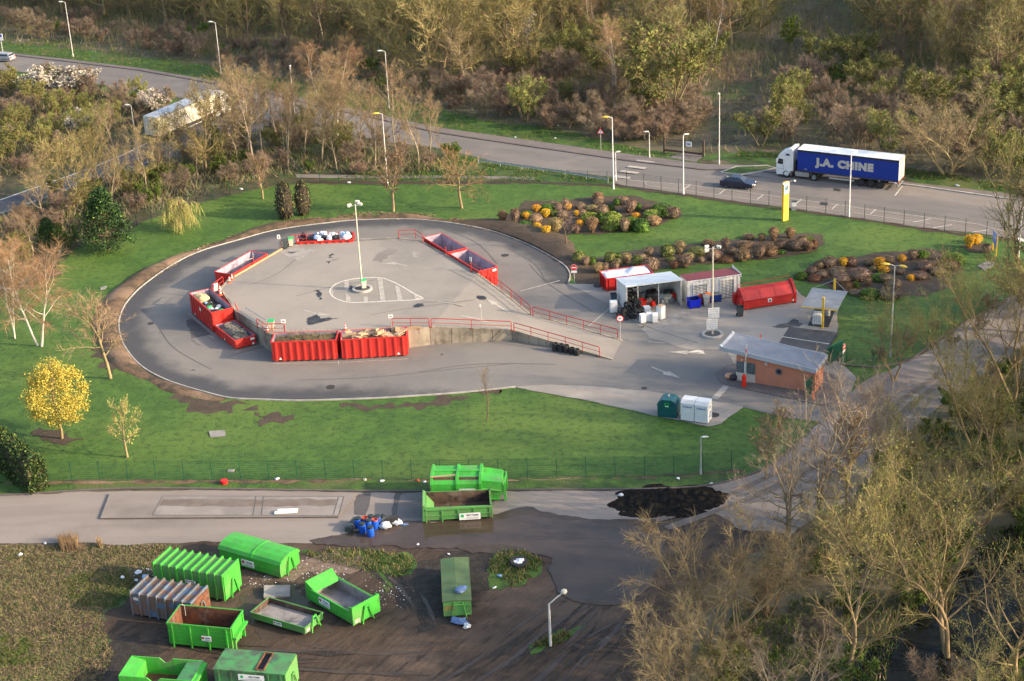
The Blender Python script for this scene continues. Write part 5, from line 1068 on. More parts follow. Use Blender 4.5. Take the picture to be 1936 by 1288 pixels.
for k in range(int(W / .48)): y = .3 + k * .48; m.box(-L / 2 - .05, -L / 2 - .042, y - .02, y + .02, .06, HB - .08)
m.build('seam', 'bin_grey', w_)
m = MB(); corrug(m, -L / 2 - .06, L / 2 + .06, -.1, W + .1, zt, .25, .03); m.build('roof', 'roof_red', r)
m = MB(); m.box(L / 2 + .06, L / 2 + .1, -.1, W + .1, HB - .05, HF + .06); m.box(-L / 2 - .06, L / 2 + .06, -.13, -.101, HF - .1, HF - .0); m.build('roof_edge', 'white_paint', r)
for x0, x1, h in ((-L / 2 + .65, -L / 2 + 2.15, 1.95), (L / 2 - 2.25, L / 2 - .75, 2.1)):
    m = MB(); n = int(h / .17)
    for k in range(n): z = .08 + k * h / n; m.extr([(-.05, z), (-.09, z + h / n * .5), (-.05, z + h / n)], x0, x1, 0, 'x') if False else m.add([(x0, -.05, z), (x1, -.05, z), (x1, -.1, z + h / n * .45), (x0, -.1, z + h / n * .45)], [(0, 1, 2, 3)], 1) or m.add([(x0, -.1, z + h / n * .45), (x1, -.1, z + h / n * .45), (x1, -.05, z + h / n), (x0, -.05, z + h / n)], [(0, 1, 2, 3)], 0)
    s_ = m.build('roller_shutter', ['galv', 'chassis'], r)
    m = MB(); m.box(x0 - .06, x0, -.12, -.045, .06, h + .1); m.box(x1, x1 + .06, -.12, -.045, .06, h + .1); m.box(x0 - .06, x1 + .06, -.12, -.045, h + .101, h + .17); m.build('frame', 'white_clad', s_)
# gatehouse
r, L = place('gatehouse', 'salmon pink gatehouse with a sloping grey metal roof at the site entrance', 'gatehouse', (1392, 721), (1540, 745)); GH = r
W, HL, HR = 2.7, 3.15, 2.45
zt = lambda x: HL + (HR - HL) * (x + L / 2) / L
wx = -L / 2 + 1.9
m = MB(); m.extr([(-L / 2, .1), (-L / 2, zt(-L / 2)), (L / 2, zt(L / 2)), (L / 2, .1)], 0, W, 0, 'y'); m.build('wall', 'salmon', r)
m = MB(); m.box(-L / 2 - .03, wx, -.03, -.002, .1, 1.0); m.box(-L / 2 - .03, -L / 2 - .002, .0, 1.6, .1, 1.0); m.build('plinth_panel', 'beige_panel', r)
for x0, x1 in ((-L / 2 + .03, -L / 2 + .78), (-L / 2 + 1.02, wx - .02)):
    m = MB(); m.box(x0, x1, -.04, -.002, 1.02, 2.15); w_ = m.build('window', 'glass_bars', r)
    m = MB()
    for k in range(7): z = 1.1 + k * .16; m.box(x0 + .03, x1 - .03, -.075, -.045, z, z + .035)
    for k in range(4): x = x0 + .05 + (x1 - x0 - .1) * k / 3; m.box(x - .015, x + .015, -.1, -.076, 1.02, 2.15)
    m.build('window_bars', 'scrap_grey', w_)
m = MB(); m.box(-L / 2 - .04, -L / 2 - .002, .08, 1.5, 1.02, 2.15); w_ = m.build('window', 'glass_bars', r)
m = MB()
for k in range(7): m.box(-L / 2 - .075, -L / 2 - .045, .1, 1.48, 1.1 + k * .16, 1.135 + k * .16)
m.build('window_bars', 'scrap_grey', w_)
m = MB(); m.box(-L / 2 + .80, -L / 2 + 1.0, -.06, -.002, .3, 2.15); m.build('pillar', 'white_paint', r)
zr = lambda x, o=0: zt(x) + .12 + o
m = MB(); x0, x1 = -L / 2 - 1.25, L / 2 + .18; y0, y1 = -.45, W + .35
n = 13; vs = []
for i in range(n * 2 + 1):
    y = y0 + (y1 - y0) * i / (n * 2); k = .08 if i % 2 else 0; vs += [(x0, y, zr(x0, .16) + k), (x1, y, zr(x1, .16) + k)]
[m.add(vs[4 * i:4 * i + 6] if False else [vs[2 * k + z] for k in (2 * i, 2 * i + 1) for z in (0, 1)], [(0, 1, 3, 2)], 1) for i in range(n)]; [m.add([vs[2 * k + z] for k in (2 * i + 1, 2 * i + 2) for z in (0, 1)], [(0, 1, 3, 2)], 0) for i in range(n)]; rf = m.build('roof', ['roof_zinc', 'roof_rib_shade'], r)
m = MB()
def slant(xa, xb, ya, yb, lo, hi): m.add([(xa, ya, zr(xa, lo)), (xb, ya, zr(xb, lo)), (xb, yb, zr(xb, lo)), (xa, yb, zr(xa, lo)), (xa, ya, zr(xa, hi)), (xb, ya, zr(xb, hi)), (xb, yb, zr(xb, hi)), (xa, yb, zr(xa, hi))], [(0, 3, 2, 1), (4, 5, 6, 7), (0, 1, 5, 4), (1, 2, 6, 5), (2, 3, 7, 6), (3, 0, 4, 7)])
slant(x0, x1, y0 - .06, y0, -.2, .22); slant(x0, x1, y1, y1 + .06, -.12, .24); slant(x0 - .3, x0, y0 - .06, y1 + .06, -.16, .24); slant(x1, x1 + .07, y0 - .06, y1 + .06, -.16, .23); m.build('fascia', 'roof_zinc', rf)
m = MB(); slant(x0, x1, y0, y1, -.14, -.1); m.build('soffit', 'salmon', rf)
m = MB()
for y in (y0 + .05, y1 - .1): m.box(x0 - .28, x0 - .12, y - .08, y + .08, zr(x0, .24), zr(x0, .36))
m.build('gutter_cap', 'white_paint', rf)
m = MB(); m.lathe([(.34, 0), (.34, .06), (.24, .06), (.24, .0)], 20, (.35, 0, 1.72), axis='y', cap=False)
for v in range(len(m.v)): a = m.v[v]; m.v[v] = (a[0], -(a[1]), a[2])
pw = m.build('porthole', 'scrap_grey', r); m = MB(); m.disc((.35, -.012, 1.72), .25, 'y', 20); m.build('pane', 'glass_dark', pw)
m = MB(); m.box(-1.05, -.8, -.04, -.002, 2.2, 2.45); sg_ = m.build('notice', 'sign_white', r); m = MB(); m.box(-1.0, -.85, -.046, -.041, 2.26, 2.39); m.build('notice_print', 'scrap_grey', sg_)
m = MB(); m.lathe([(.07, 0), (.07, .08)], 10, (-L / 2 + .55, -.08, 2.35), axis='y'); m.build('wall_lamp', 'sign_white', r)
m = MB(); m.box(L / 2 + .002, L / 2 + .04, .5, 1.3, .1, 2.1); d_ = m.build('door', 'salmon', r); m = MB(); m.box(L / 2 + .04, L / 2 + .08, .55, .6, 1.0, 1.12); m.build('handle', 'galv', d_)
# oil point canopy
r, L = place('oil_point_canopy', 'grey corrugated canopy hung from two yellow posts over the oil tank', 'canopy', (1514.4, 616), (1582, 623.5)); CP = r
W = 4.3; Hc = 2.15
m = MB(); n = 15; vs = []
for i in range(n * 2 + 1):
    y = W * i / (n * 2); k = .12 if i % 2 else 0; vs += [(-L / 2 + .15 * i / (n * 2), y, Hc + .35 * i / (n * 2) + k), (L / 2 + .15 * i / (n * 2), y, Hc + .35 * i / (n * 2) + k)]
[m.add([vs[2 * k + z] for k in (2 * i, 2 * i + 1) for z in (0, 1)], [(0, 1, 3, 2)], 1) for i in range(n)]; [m.add([vs[2 * k + z] for k in (2 * i + 1, 2 * i + 2) for z in (0, 1)], [(0, 1, 3, 2)], 0) for i in range(n)]; rf = m.build('roof', ['roof_grey', 'rib_shade_grey'], r)
m = MB(); m.box(-L / 2, L / 2, -.08, -.002, Hc - .08, Hc + .02); m.build('edge_beam', 'yellow', rf)
m = MB()
for s in (-1, 1): m.add([(s * L / 2, 0, Hc), (s * L / 2 + .15, W, Hc + .35), (s * L / 2 + .15, W, Hc + .43), (s * L / 2, 0, Hc + .08)], [(0, 1, 2, 3)])
m.build('edge_trim', 'galv', rf)
bp = local(r, 0, 0, 0); iv = r.matrix_basis.inverted()
pn = iv @ P(1555, 622); pf = iv @ P(1567, 568)
bpy.context.view_layer.update()
pf = Vector((pn.x + .1, W + .45, 0))
for q, hh in ((pn, 3.5), (pf, 3.6)):
    m = MB(); m.box(q.x - .1, q.x + .1, q.y - .1, q.y + .1, .05, hh); m.build('post', 'yellow', r)
m = MB()
for s in (-1, 1):
    m.tube([(pn.x, pn.y, 3.35), (s * L / 2 * .95, .15 + 1.2, Hc + .2)], .022, 4); m.tube([(pf.x, pf.y, 3.45), (s * L / 2 * .95 + .12, W - .1, Hc + .4)], .022, 4)
    m.tube([(s * L / 2, 0, Hc), (pn.x + s * .9, pn.y + .3, .1)], .02, 4)
m.build('tie_rod', 'galv', r)
mb = MB(); mb.add([P(*p, .085) for p in ((1527, 616), (1566, 619), (1580, 584), (1542, 580))], [(0, 1, 2, 3)]); o = mb.build('containment_pit', 'ink'); o['kind'] = 'structure'
rt, Lt = place('oil_tank', 'white plastic oil tank in a cage under the grey canopy', 'oil tank', (1535.6, 616), (1552, 617.5), base=.09)
m = MB(); m.box(-Lt / 2, Lt / 2, 0, 1.1, .1, 1.15); m.lathe([(.14, 1.15), (.14, 1.22), (.01, 1.22)], 12, (0, .4, 0)); m.build('tank_body', 'sign_white', rt, bevel=.05)
m = MB()
for k in range(5): x = -Lt / 2 + Lt * k / 4; m.box(x - .015, x + .015, -.035, -.01, .1, 1.15)
for z in (.15, .5, .85, 1.12): m.box(-Lt / 2, Lt / 2, -.06, -.036, z - .015, z + .015)
m.build('cage', 'galv', rt); m = MB(); m.box(-Lt / 2, Lt / 2, 0, 1.1, 0, .1); m.build('pallet', 'scrap_grey', rt)
mb = MB(); mb.lathe([(.24, 0), (.26, .35), (.24, .7), (.2, .75)], 14); o = mb.build('oil_drum', 'galv', smooth=False); o.location = P(1565, 596, .09); tag(o, 'small silvery drum beside the caged oil tank', 'drum')
# ================================================================ LAMPS, SIGNS, FENCES, RAILINGS
def lamp(label, b, topy, r0=.09, arm=.5, ang=math.pi, head='lamp_head', pole='lamp_pole', twin=False, hs=1.0, group='street lamps', arm_rise=.15, base=None):
    v = P(*b); h = hgt(v, topy); t = thing('street_lamp', label, 'lamp post', v, 0, group)
    m = MB(); m.tube([(0, 0, 0), (0, 0, h * .35), (0, 0, h)], [r0, r0 * .85, r0 * .55], 8); m.lathe([(r0 * 1.35, 0), (r0 * 1.35, .5), (r0, .55)], 8); m.build('pole', pole, t)
    for s in ((0, 1) if twin else (0,)):
        a = ang + s * math.pi * .85; c, sn = math.cos(a), math.sin(a)
        m = MB(); m.tube([(0, 0, h - .02), (c * arm * .5, sn * arm * .5, h + arm_rise * .7), (c * arm, sn * arm, h + arm_rise)], r0 * .45, 6); am = m.build('arm', pole, t)
        m = MB(); L = .75 * hs; x0, x1 = arm - .1, arm + L
        prof = [(0, .03, .05), (.25, .15, .10), (.65, .17, .12), (1, .05, .04)]
        vs = []
        for u, w_, th in prof:
            x = x0 + (x1 - x0) * u
            for (q, z) in ((-1, 0), (-.6, 1), (.6, 1), (1, 0), (.7, -.6), (-.7, -.6)):
                lx, ly = x, q * w_ * hs; vs.append((c * lx - sn * ly, sn * lx + c * ly, h + arm_rise + z * th * hs))
        fs = [(i * 6 + j, i * 6 + (j + 1) % 6, (i + 1) * 6 + (j + 1) % 6, (i + 1) * 6 + j) for i in range(3) for j in range(6)] + [tuple(range(6)), tuple(range(18, 24))]
        m.add(vs, fs); m.build('lamp_head', head, t)
    return t
lamp('tall grey street lamp on the grass verge above the far left of the main road', (138.5, 108), 5, ang=math.pi * .95)
lamp('tall street lamp at the grassy road edge behind the white lorry', (418, 140), 43, ang=math.pi * .95)
lamp('tall street lamp on the far verge, third from the left there', (736, 206), 98, ang=math.pi * .95)
lamp('tall street lamp with a yellow head rising from the lawn behind the round topped tree', (733, 352), 216, ang=math.pi * 1.02, head='lamp_yellow')
lamp('street lamp with a flat yellow head at the lawn fence, left of the zebra crossing', (1160, 358), 223, ang=math.pi, head='lamp_yellow', pole='white_paint')
lamp('short white lamp post at the foot of the zebra crossing', (1164.5, 343), 290, ang=math.pi * .1, hs=.7, arm=.15, r0=.07, pole='white_paint')
lamp('short grey lamp post across the road at the zebra crossing', (1228, 300), 251, ang=math.pi, hs=.8, arm=.2, r0=.08)
lamp('white street lamp in the fence line, in front of the rusty field gate', (1292, 368), 257, ang=math.pi * .1, hs=.8, arm=.15, pole='white_paint', head='lamp_head')
lamp('tall grey street lamp beside the pavement between field gate and lorry', (1359.5, 311), 181, ang=math.pi * .5, hs=.8, arm=.15)
lamp('white street lamp standing in front of the blue lorry trailer', (1605, 411), 292, ang=math.pi * .1, hs=.9, arm=.15, pole='white_paint')
lamp('grey street lamp behind the rear of the blue lorry', (1681, 298), 228, ang=math.pi, hs=.8, arm=.15)
lamp('street lamp with a yellow head near the blue information board', (1925, 492), 355, ang=math.pi * .98, head='lamp_yellow', pole='lamp_pole')
lamp('twin armed street lamp with two yellow heads in front of the shrub bed', (1683, 676), 503, ang=math.pi * .92, head='lamp_yellow', twin=True, pole='galv', arm=.55)
lamp('slim lamp post at the slip road behind bare trees', (262, 305), 200, ang=math.pi, hs=.8, arm=.3, r0=.07)
lamp('lamp post half hidden among the birch trunks', (557, 216), 128, ang=math.pi * .5, hs=.8, arm=.15, r0=.08)
lamp('short grey lamp post at the lawn fence near the textile banks', (1325, 898), 827, ang=0, hs=.7, arm=.12, r0=.08, pole='galv', arm_rise=.02)
v = P(1041, 1222); h1 = hgt(v, 1142); t = thing('street_lamp', 'lamp post with a bent arm standing in the muddy yard', 'lamp post', v, 0, 'street lamps')
e = P(1066, 1120, h1 + .6) - v; h2 = h1 + .85
m = MB(); m.tube([(0, 0, 0), (0, 0, h1)], [.11, .075], 8); m.build('pole', 'lamp_pole', t)
m = MB(); m.tube([(0, 0, h1 - .02), (.55, .0, h1 + .5), (1.0, 0.0, h2)], .045, 6); m.build('arm', 'lamp_pole', t)
m = MB(); m.lathe([(.02, -.12), (.17, -.05), (.24, .08), (.2, .22), (.05, .3)], 12, (1.12, 0, h2 + .02)); m.build('lamp_head', 'bin_beige', t)
# floodlight masts with round bases
def mast(label, b, topy, floods, z=0.0):
    v = P(b[0], b[1], z); h = hgt(v, topy); t = thing('floodlight_mast', label, 'floodlight mast', v, 0, 'floodlight masts')
    m = MB(); m.tube([(0, 0, .05), (0, 0, h)], [.10, .06], 8); m.build('pole', 'bin_beige' if z else 'galv', t)
    m = MB(); m.lathe([(1.08, 0), (1.08, .22), (.95, .24), (.82, .22), (.82, .15), (.01, .15)], 36, (0, 0, 0), 0); m.build('round_base', 'kerb', t); 
    m = MB(); m.lathe([(.81, .16), (.01, .165)], 30); m.build('base_fill', 'patch_dark', t)
    m = MB(); m.tube([(-.55, 0, h - .2), (.5, .1, h - .18)], .035, 6); m.tube([(0, 0, h - .2), (.2, .4, h - .1)], .03, 6); cr = m.build('crossarm', 'galv', t)
    for (x, y, dz, a) in floods:
        m = MB(); m.obox((x, y, h + dz), .42, .2, .28, (0.5, 0, a)); f_ = m.build('floodlight', 'lamp_head', t)
        m = MB(); m.obox((x, y, h + dz - .17), .06, .06, .12); m.build('bracket', 'galv', f_)
    return t, h
t, h = mast('floodlight mast on a round white base in the middle of the deck', (685, 548), 386, [(-.62, 0, -.12, .4), (.22, .45, .1, -.3), (.5, .1, -.05, -.4)], Z0)
m = MB(); m.tube([(-.5, 0, h - .2), (-.9, -.1, h - .32)], .03, 5)
t2, h = mast('floodlight mast with striped direction boards on a round base in the court', (1347, 634), 467, [(-.62, 0, .05, .4), (-.62, .02, -.35, .4), (.6, .1, -.05, -.5)], .075)
iv2 = t2.matrix_basis.inverted()
for k in range(10):
    top = k < 5; y0 = 616 + k * 10.0
    m = MB(); z = 2.9 - k * .235 if top else 2.85 - k * .235; xo = .14 if top else -.02
    m.box(xo - .62, xo + .52, -.16, -.12, z, z + .17); p_ = m.build('direction_board', 'sign_white', t2); p_.rotation_euler = (0, 0, .1)
    m = MB(); m.box(xo - .5, xo + .4, -.166, -.162, z + .06, z + .10); q_ = m.build('board_print', 'letter_grey', p_)
# --- signs on posts
def post_sign(label, b, topy, kind, z=0.0, r=.35, face=0.0, cat='road sign', name='road_sign', lift=0.0, size=None):
    v = P(b[0], b[1], z); v.z = z; h = hgt(v, topy); t = thing(name, label, cat, v, face)
    m = MB(); m.tube([(0, .03, 0), (0, .03, h - .05)], .035, 6); m.build('post', 'galv', t)
    m = MB(); zc = h - r
    if kind == 'noentry':
        m.disc((0, -.03, zc), r, 'y', 28); b_ = m.build('panel', 'sign_white', t); m = MB(); m.disc((0, -.036, zc), r * .93, 'y', 28); m.build('red_disc', 'sign_red', b_); m = MB(); m.box(-r * .68, r * .68, -.046, -.042, zc - r * .16, zc + r * .16); m.build('white_bar', 'sign_white', b_)
        m = MB(); m.box(-.32, .32, -.03, -.01, zc - r - .26, zc - r - .02); m.build('lower_panel', 'sign_white', t)
    elif kind == 'stop':
        m.add([(r * math.cos(math.pi / 8 + k * math.pi / 4), -.03, zc + r * math.sin(math.pi / 8 + k * math.pi / 4)) for k in range(8)], [tuple(range(8))]); b_ = m.build('panel', 'sign_white', t)
        m = MB(); q = r * .92; m.add([(q * math.cos(math.pi / 8 + k * math.pi / 4), -.036, zc + q * math.sin(math.pi / 8 + k * math.pi / 4)) for k in range(8)], [tuple(range(8))]); m.build('red_face', 'sign_red', b_)
        text('lettering', 'STOP', r * .62, 'sign_white', b_, (0, -.042, zc), (math.pi / 2, 0, 0), bold=.008)
    elif kind == 'weight':
        m.disc((0, -.03, zc), r, 'y', 28); b_ = m.build('panel', 'sign_red', t); m = MB(); m.disc((0, -.036, zc), r * .76, 'y', 28); m.build('white_disc', 'sign_white', b_)
        text('lettering', '4.T', r * .62, 'ink', b_, (0, -.042, zc), (math.pi / 2, 0, 0), bold=.01)
    elif kind == 'tri':
        m.add([(-r * 1.1, -.03, zc - r * .8), (r * 1.1, -.03, zc - r * .8), (0, -.03, zc + r)], [(0, 1, 2)]); b_ = m.build('panel', 'sign_red', t)
        m = MB(); q = .68; m.add([(-r * 1.1 * q, -.036, zc - r * .8 + .1), (r * 1.1 * q, -.036, zc - r * .8 + .1), (0, -.036, zc + r - .25)], [(0, 1, 2)]); m.build('white_face', 'sign_white', b_)
        m = MB(); m.box(-.035, .035, -.044, -.04, zc - r * .35, zc + r * .25); m.build('symbol', 'ink', b_)
    elif kind == 'board':
        w_, hh = size; m.box(-w_ / 2, w_ / 2, -.04, -.015, h - hh, h); b_ = m.build('panel', 'sign_white', t)
        m = MB(); m.box(-w_ * .22, w_ * .22, -.046, -.042, h - hh * .68, h - hh * .35); m.build('panel_print', 'scrap_grey', b_)
    return t
post_sign('red and white no entry sign beside the soil bank, left of the covered skip', (1086, 535), 500, 'noentry', r=.37, face=-.1)
post_sign('round red rimmed weight limit sign at the foot of the ramp railing', (1173, 643), 596, 'weight', r=.37, face=-.05)
post_sign('red octagonal stop sign above the white lorry', (364, 222), 178, 'stop', r=.48, face=-.2)
post_sign('triangular red rimmed warning sign on the road verge', (1136, 282), 241, 'tri', r=.5, face=-.25)
post_sign('round red and white sign beside the green mesh gate', (1594, 690), 650, 'noentry', r=.33, face=1.0)
post_sign('small white notice on a post in the brambles above the field gate', (1243, 204), 190, 'board', r=.2, size=(.65, .4), cat='notice', name='notice_board')
post_sign('white panel sign at the left end of the deck railing by the back bins', (529, 469), 444, 'board', Z0, size=(.36, .5), cat='notice', name='notice_board')
post_sign('white panel sign above the garden waste skip', (538, 629), 604, 'board', Z0, size=(.48, .4), cat='notice', name='notice_board')
post_sign('white panel sign above the cardboard skip', (740, 617), 595, 'board', Z0, size=(.48, .4), cat='notice', name='notice_board')
post_sign('small pale blue panel sign at the edge of the empty lilac skip', (891, 512), 486, 'board', Z0, size=(.3, .42), cat='notice', name='notice_board', face=-.6)
v = onDeck(911, 619); t = thing('marker_post', 'thin grey post with a small flag sign behind the ramp railing', 'marker post', v); h = hgt(v, 575)
m = MB(); m.tube([(0, 0, 0), (0, 0, h)], .03, 6); m.build('post', 'galv', t); m = MB(); m.box(-.1, .04, -.03, -.01, h - .3, h); m.build('panel', 'sign_white', t)
v = P(467, 222); 
for (px, topy, mm, lab) in ((467, 190, 'sign_white', 'small white direction sign on a post at the slip road junction'), (476.5, 193, 'orange', 'small orange topped marker post at the slip road junction')):
    v = P(px, 218); t = thing('junction_post', lab, 'marker post', v); h = hgt(v, topy)
    m = MB(); m.tube([(0, 0, 0), (0, 0, h)], .05, 6); m.build('post', 'white_paint', t); m = MB(); m.box(-.5, .35, -.06, -.02, h - .35, h - .1) if mm == 'sign_white' else m.box(-.12, .12, -.08, .08, h - .2, h + .05); m.build('panel', mm, t)
# billboard far left
v = P(3, 99); t = thing('billboard', 'white and blue advertising board on a post at the far left of the road', 'billboard', v, -.25); h = hgt(v, 64)
m = MB(); m.tube([(.2, .05, 0), (.2, .05, h)], .09, 8); m.build('post', 'galv', t)
m = MB(); m.box(-1.8, .7, -.05, .03, h - 1.2, h); b_ = m.build('panel', 'sign_white', t); m = MB(); m.box(-1.7, .55, -.06, -.055, h - .55, h - .12); m.build('printed_band', 'ink_blue', b_)
# yellow totem
v = P(1484, 417); v0 = v.copy(); t = thing('totem_sign', 'tall yellow totem sign with a round emblem on the lawn by the fence', 'totem sign', v, .62); h = hgt(v, 344)
m = MB(); m.box(-.42, .42, -.16, .16, 0, h); m.build('panel', 'totem_yellow', t)
m = MB(); m.box(-.40, .40, -.172, -.165, h * .70, h - .1); w_ = m.build('white_panel', 'sign_white', t)
m = MB(); m.disc((0, -.178, h * .85), .3, 'y', 24); m.build('emblem', 'ink_blue', w_); m = MB(); m.disc((-.06, -.182, h * .855), .18, 'y', 16); m.build('emblem', 'sign_green', w_); m = MB(); m.disc((.08, -.186, h * .87), .09, 'y', 12); m.build('emblem', 'sign_red', w_)
m = MB()
for k in range(4): m.box(-.28, .26 - .1 * (k % 2), -.172, -.165, h * .60 - k * .18, h * .60 - k * .18 + .07)
for k in range(5): m.box(-.26, .24 - .08 * (k % 2), -.172, -.165, h * .38 - k * .17, h * .38 - k * .17 + .06)
m.build('panel_print', 'orange', t)
m = MB(); m.tube([(-.1, 0, h + .02), (-.95, -.55, h + .12)], .03, 5); m.tube([(.1, 0, h + .02), (.9, -.5, h + .05)], .03, 5); am = m.build('lamp_arm', 'galv', t)
for x, y, z in ((-.98, -.58, h + .12), (.93, -.53, h + .05)):
    m = MB(); m.obox((x, y, z), .22, .2, .16); m.build('spotlight', 'lamp_head', am)
# blue information board
a, b = P(1877, 474), P(1882, 483); t = thing('information_board', 'blue information board on two yellow legs by the roadside fence', 'information board', a, math.atan2(b.y - a.y, b.x - a.x)); L = (b - a).length + .35; h = 2.35
for x in (0, L): m = MB(); m.box(x - .06, x + .06, -.06, .06, 0, h if x else h - .05); m.build('leg', 'yellow', t)
m = MB(); m.box(-.1, L + .1, -.09, -.061, h - 1.25, h + .1); b_ = m.build('panel', 'sign_blue', t); m = MB(); m.box(.0, L, -.096, -.091, h - .3, h - .2); m.box(0, L * .8, -.096, -.091, h - .6, h - .52); m.build('panel_print', 'sign_white', b_)
# grey cabinet by the fence
v = P(1501, 398); t = thing('utility_cabinet', 'small grey and white utility cabinet at the fence behind the totem', 'cabinet', v, -.15)
m = MB(); m.box(-.3, .3, -.2, .2, .0, .55); m.build('plinth', 'bin_grey', t); m = MB(); m.box(-.3, .3, -.2, .2, .551, 1.15); m.build('door', 'white_paint', t)
m = MB(); m.box(-.34, .34, -.24, .24, 1.151, 1.2); m.build('roof', 'bin_dark', t)
# --- fences
def fence(label, px, H, post_m, wire_m, spacing=2.5, name='mesh_fence', hgap=.2, vgap=.1, wr=.006):
    pts = W2(px); segs = linear(pts, .25, False); L = [0]
    for a, b in zip(segs, segs[1:]): L.append(L[-1] + (b - a).length)
    tot = L[-1]; n = max(1, round(tot / spacing))
    def at(s):
        i = min(max(0, int(np.searchsorted(L, s)) - 1), len(segs) - 2); u = (s - L[i]) / (L[i + 1] - L[i] + 1e-9); return segs[i].lerp(segs[i + 1], u)
    t = thing(name, label, 'fence', (0, 0, 0)); ps = [at(tot * k / n) for k in range(n + 1)]
    for p in ps:
        m = MB(); m.box(p.x - .03, p.x + .03, p.y - .025, p.y + .025, 0, H + .05); m.build('post', post_m, t)
    for a, b in zip(ps, ps[1:]):
        d = (b - a); l = d.length; u = d / l; nr = Vector((-u.y, u.x, 0)); m = MB(); z = .06
        while z < H:
            q = wr * (1.6 if int(round(z / hgap)) % 3 == 0 else 1); m.add([(a.x, a.y, z - q), (b.x, b.y, z - q), (b.x, b.y, z + q), (a.x, a.y, z + q)], [(0, 1, 2, 3)]); z += hgap
        k = int(l / vgap)
        for i in range(1, k):
            p = a + u * (l * i / k); m.add([(p.x - u.x * wr, p.y - u.y * wr, .04), (p.x + u.x * wr, p.y + u.y * wr, .04), (p.x + u.x * wr, p.y + u.y * wr, H), (p.x - u.x * wr, p.y - u.y * wr, H)], [(0, 1, 2, 3)])
        m.build('mesh_panel', wire_m, t)
    return t
fence('green wire mesh fence along the lower edge of the big lawn', [(84, 911), (235, 909), (400, 908.5), (620, 908), (860, 907), (1080, 904), (1280, 900), (1400, 889), (1432, 880)], 1.95, 'fence_green', 'fence_green')
fence('dark mesh fence between the lawn and the roadside parking', [(1185, 352), (1400, 383), (1600, 411), (1758, 435), (1905, 455)], 1.95, 'fence_dark', 'fence_dark', wr=.004)
fence('green mesh fence behind the back edge of the lawn', [(372, 388), (440, 368), (500, 352), (560, 346), (760, 348), (1000, 347), (1185, 352)], 1.95, 'fence_green', 'fence_dark', wr=.004)
fence('green mesh fence half hidden in bushes left of the dark pine', [(100, 500), (140, 476), (215, 445), (300, 413), (372, 388)], 1.95, 'fence_dark', 'fence_dark', wr=.004)
fence('green mesh fence at the right hand lawn edge below the twin lamp', [(1600, 684), (1648, 690), (1700, 682), (1760, 648), (1826, 606), (1900, 562)], 1.6, 'fence_green', 'fence_dark', wr=.004)
# green gates
for lab, a, b, H in (('green mesh gate leaf standing open beside the round sign', (1563, 692), (1592, 676), 1.9), ('green mesh gate leaf folded open at the pink gable of the gatehouse', (1522, 757), (1538, 742), 1.9)):
    t, L = place('gate_leaf', lab, 'gate', a, b)
    m = MB(); m.box(-L / 2, L / 2, -.03, .03, .08, .14); m.box(-L / 2, L / 2, -.03, .03, H - .06, H); m.box(-L / 2, -L / 2 + .06, -.03, .03, .141, H - .061); m.box(L / 2 - .06, L / 2, -.03, .03, .141, H - .061); m.build('frame', 'fence_green', t)
    m = MB()
    for k in range(int(L / .06)): x = -L / 2 + .08 + k * .06; m.box(x - .012, x + .012, -.012, .012, .141, H - .061)
    m.build('mesh_panel', 'fence_green', t)
# rusty field gate
t, L = place('field_gate', 'rusty field gate with a white notice across the track by the road', 'gate', (1256, 289), (1330, 297))
for x in (-L / 2, L / 2): m = MB(); m.box(x - .12, x + .12, -.12, .12, 0, 2.3); m.build('post', 'gate_rust', t)
m = MB(); m.tube([(-L / 2, 0, 2.0), (L / 2, 0, 2.0)], .05, 6); m.box(-L / 2 + .12, L / 2 - .12, -.04, .04, .25, .55); m.tube([(-L / 2, 0, 1.2), (L / 2, 0, 1.2)], .03, 5); m.build('rail', 'gate_rust', t)
m = MB(); m.box(.35, 1.15, -.1, -.06, 1.25, 1.95); b_ = m.build('notice', 'sign_white', t); m = MB(); m.box(.5, 1.0, -.106, -.101, 1.5, 1.7); m.build('notice_print', 'scrap_grey', b_)
# guard rail by the road
pts = linear(W2([(905, 310), (960, 318), (1055, 331), (1150, 347)]), 1.0, False); t = thing('guard_rail', 'grey steel guard rail along the lower edge of the main road', 'guard rail', (0, 0, 0))
m = MB()
for a, b in zip(pts, pts[1:]): m.add([(a.x, a.y, .42), (b.x, b.y, .42), (b.x, b.y + .05, .5), (a.x, a.y + .05, .5), (b.x, b.y, .58), (a.x, a.y, .58), (b.x, b.y, .72), (a.x, a.y, .72)], [(0, 1, 2, 3), (3, 2, 4, 5), (5, 4, 6, 7)])
m.build('rail', 'galv', t)
for p in pts[::3]: m = MB(); m.box(p.x - .06, p.x + .06, p.y + .06, p.y + .16, 0, .72); m.build('post', 'galv', t)
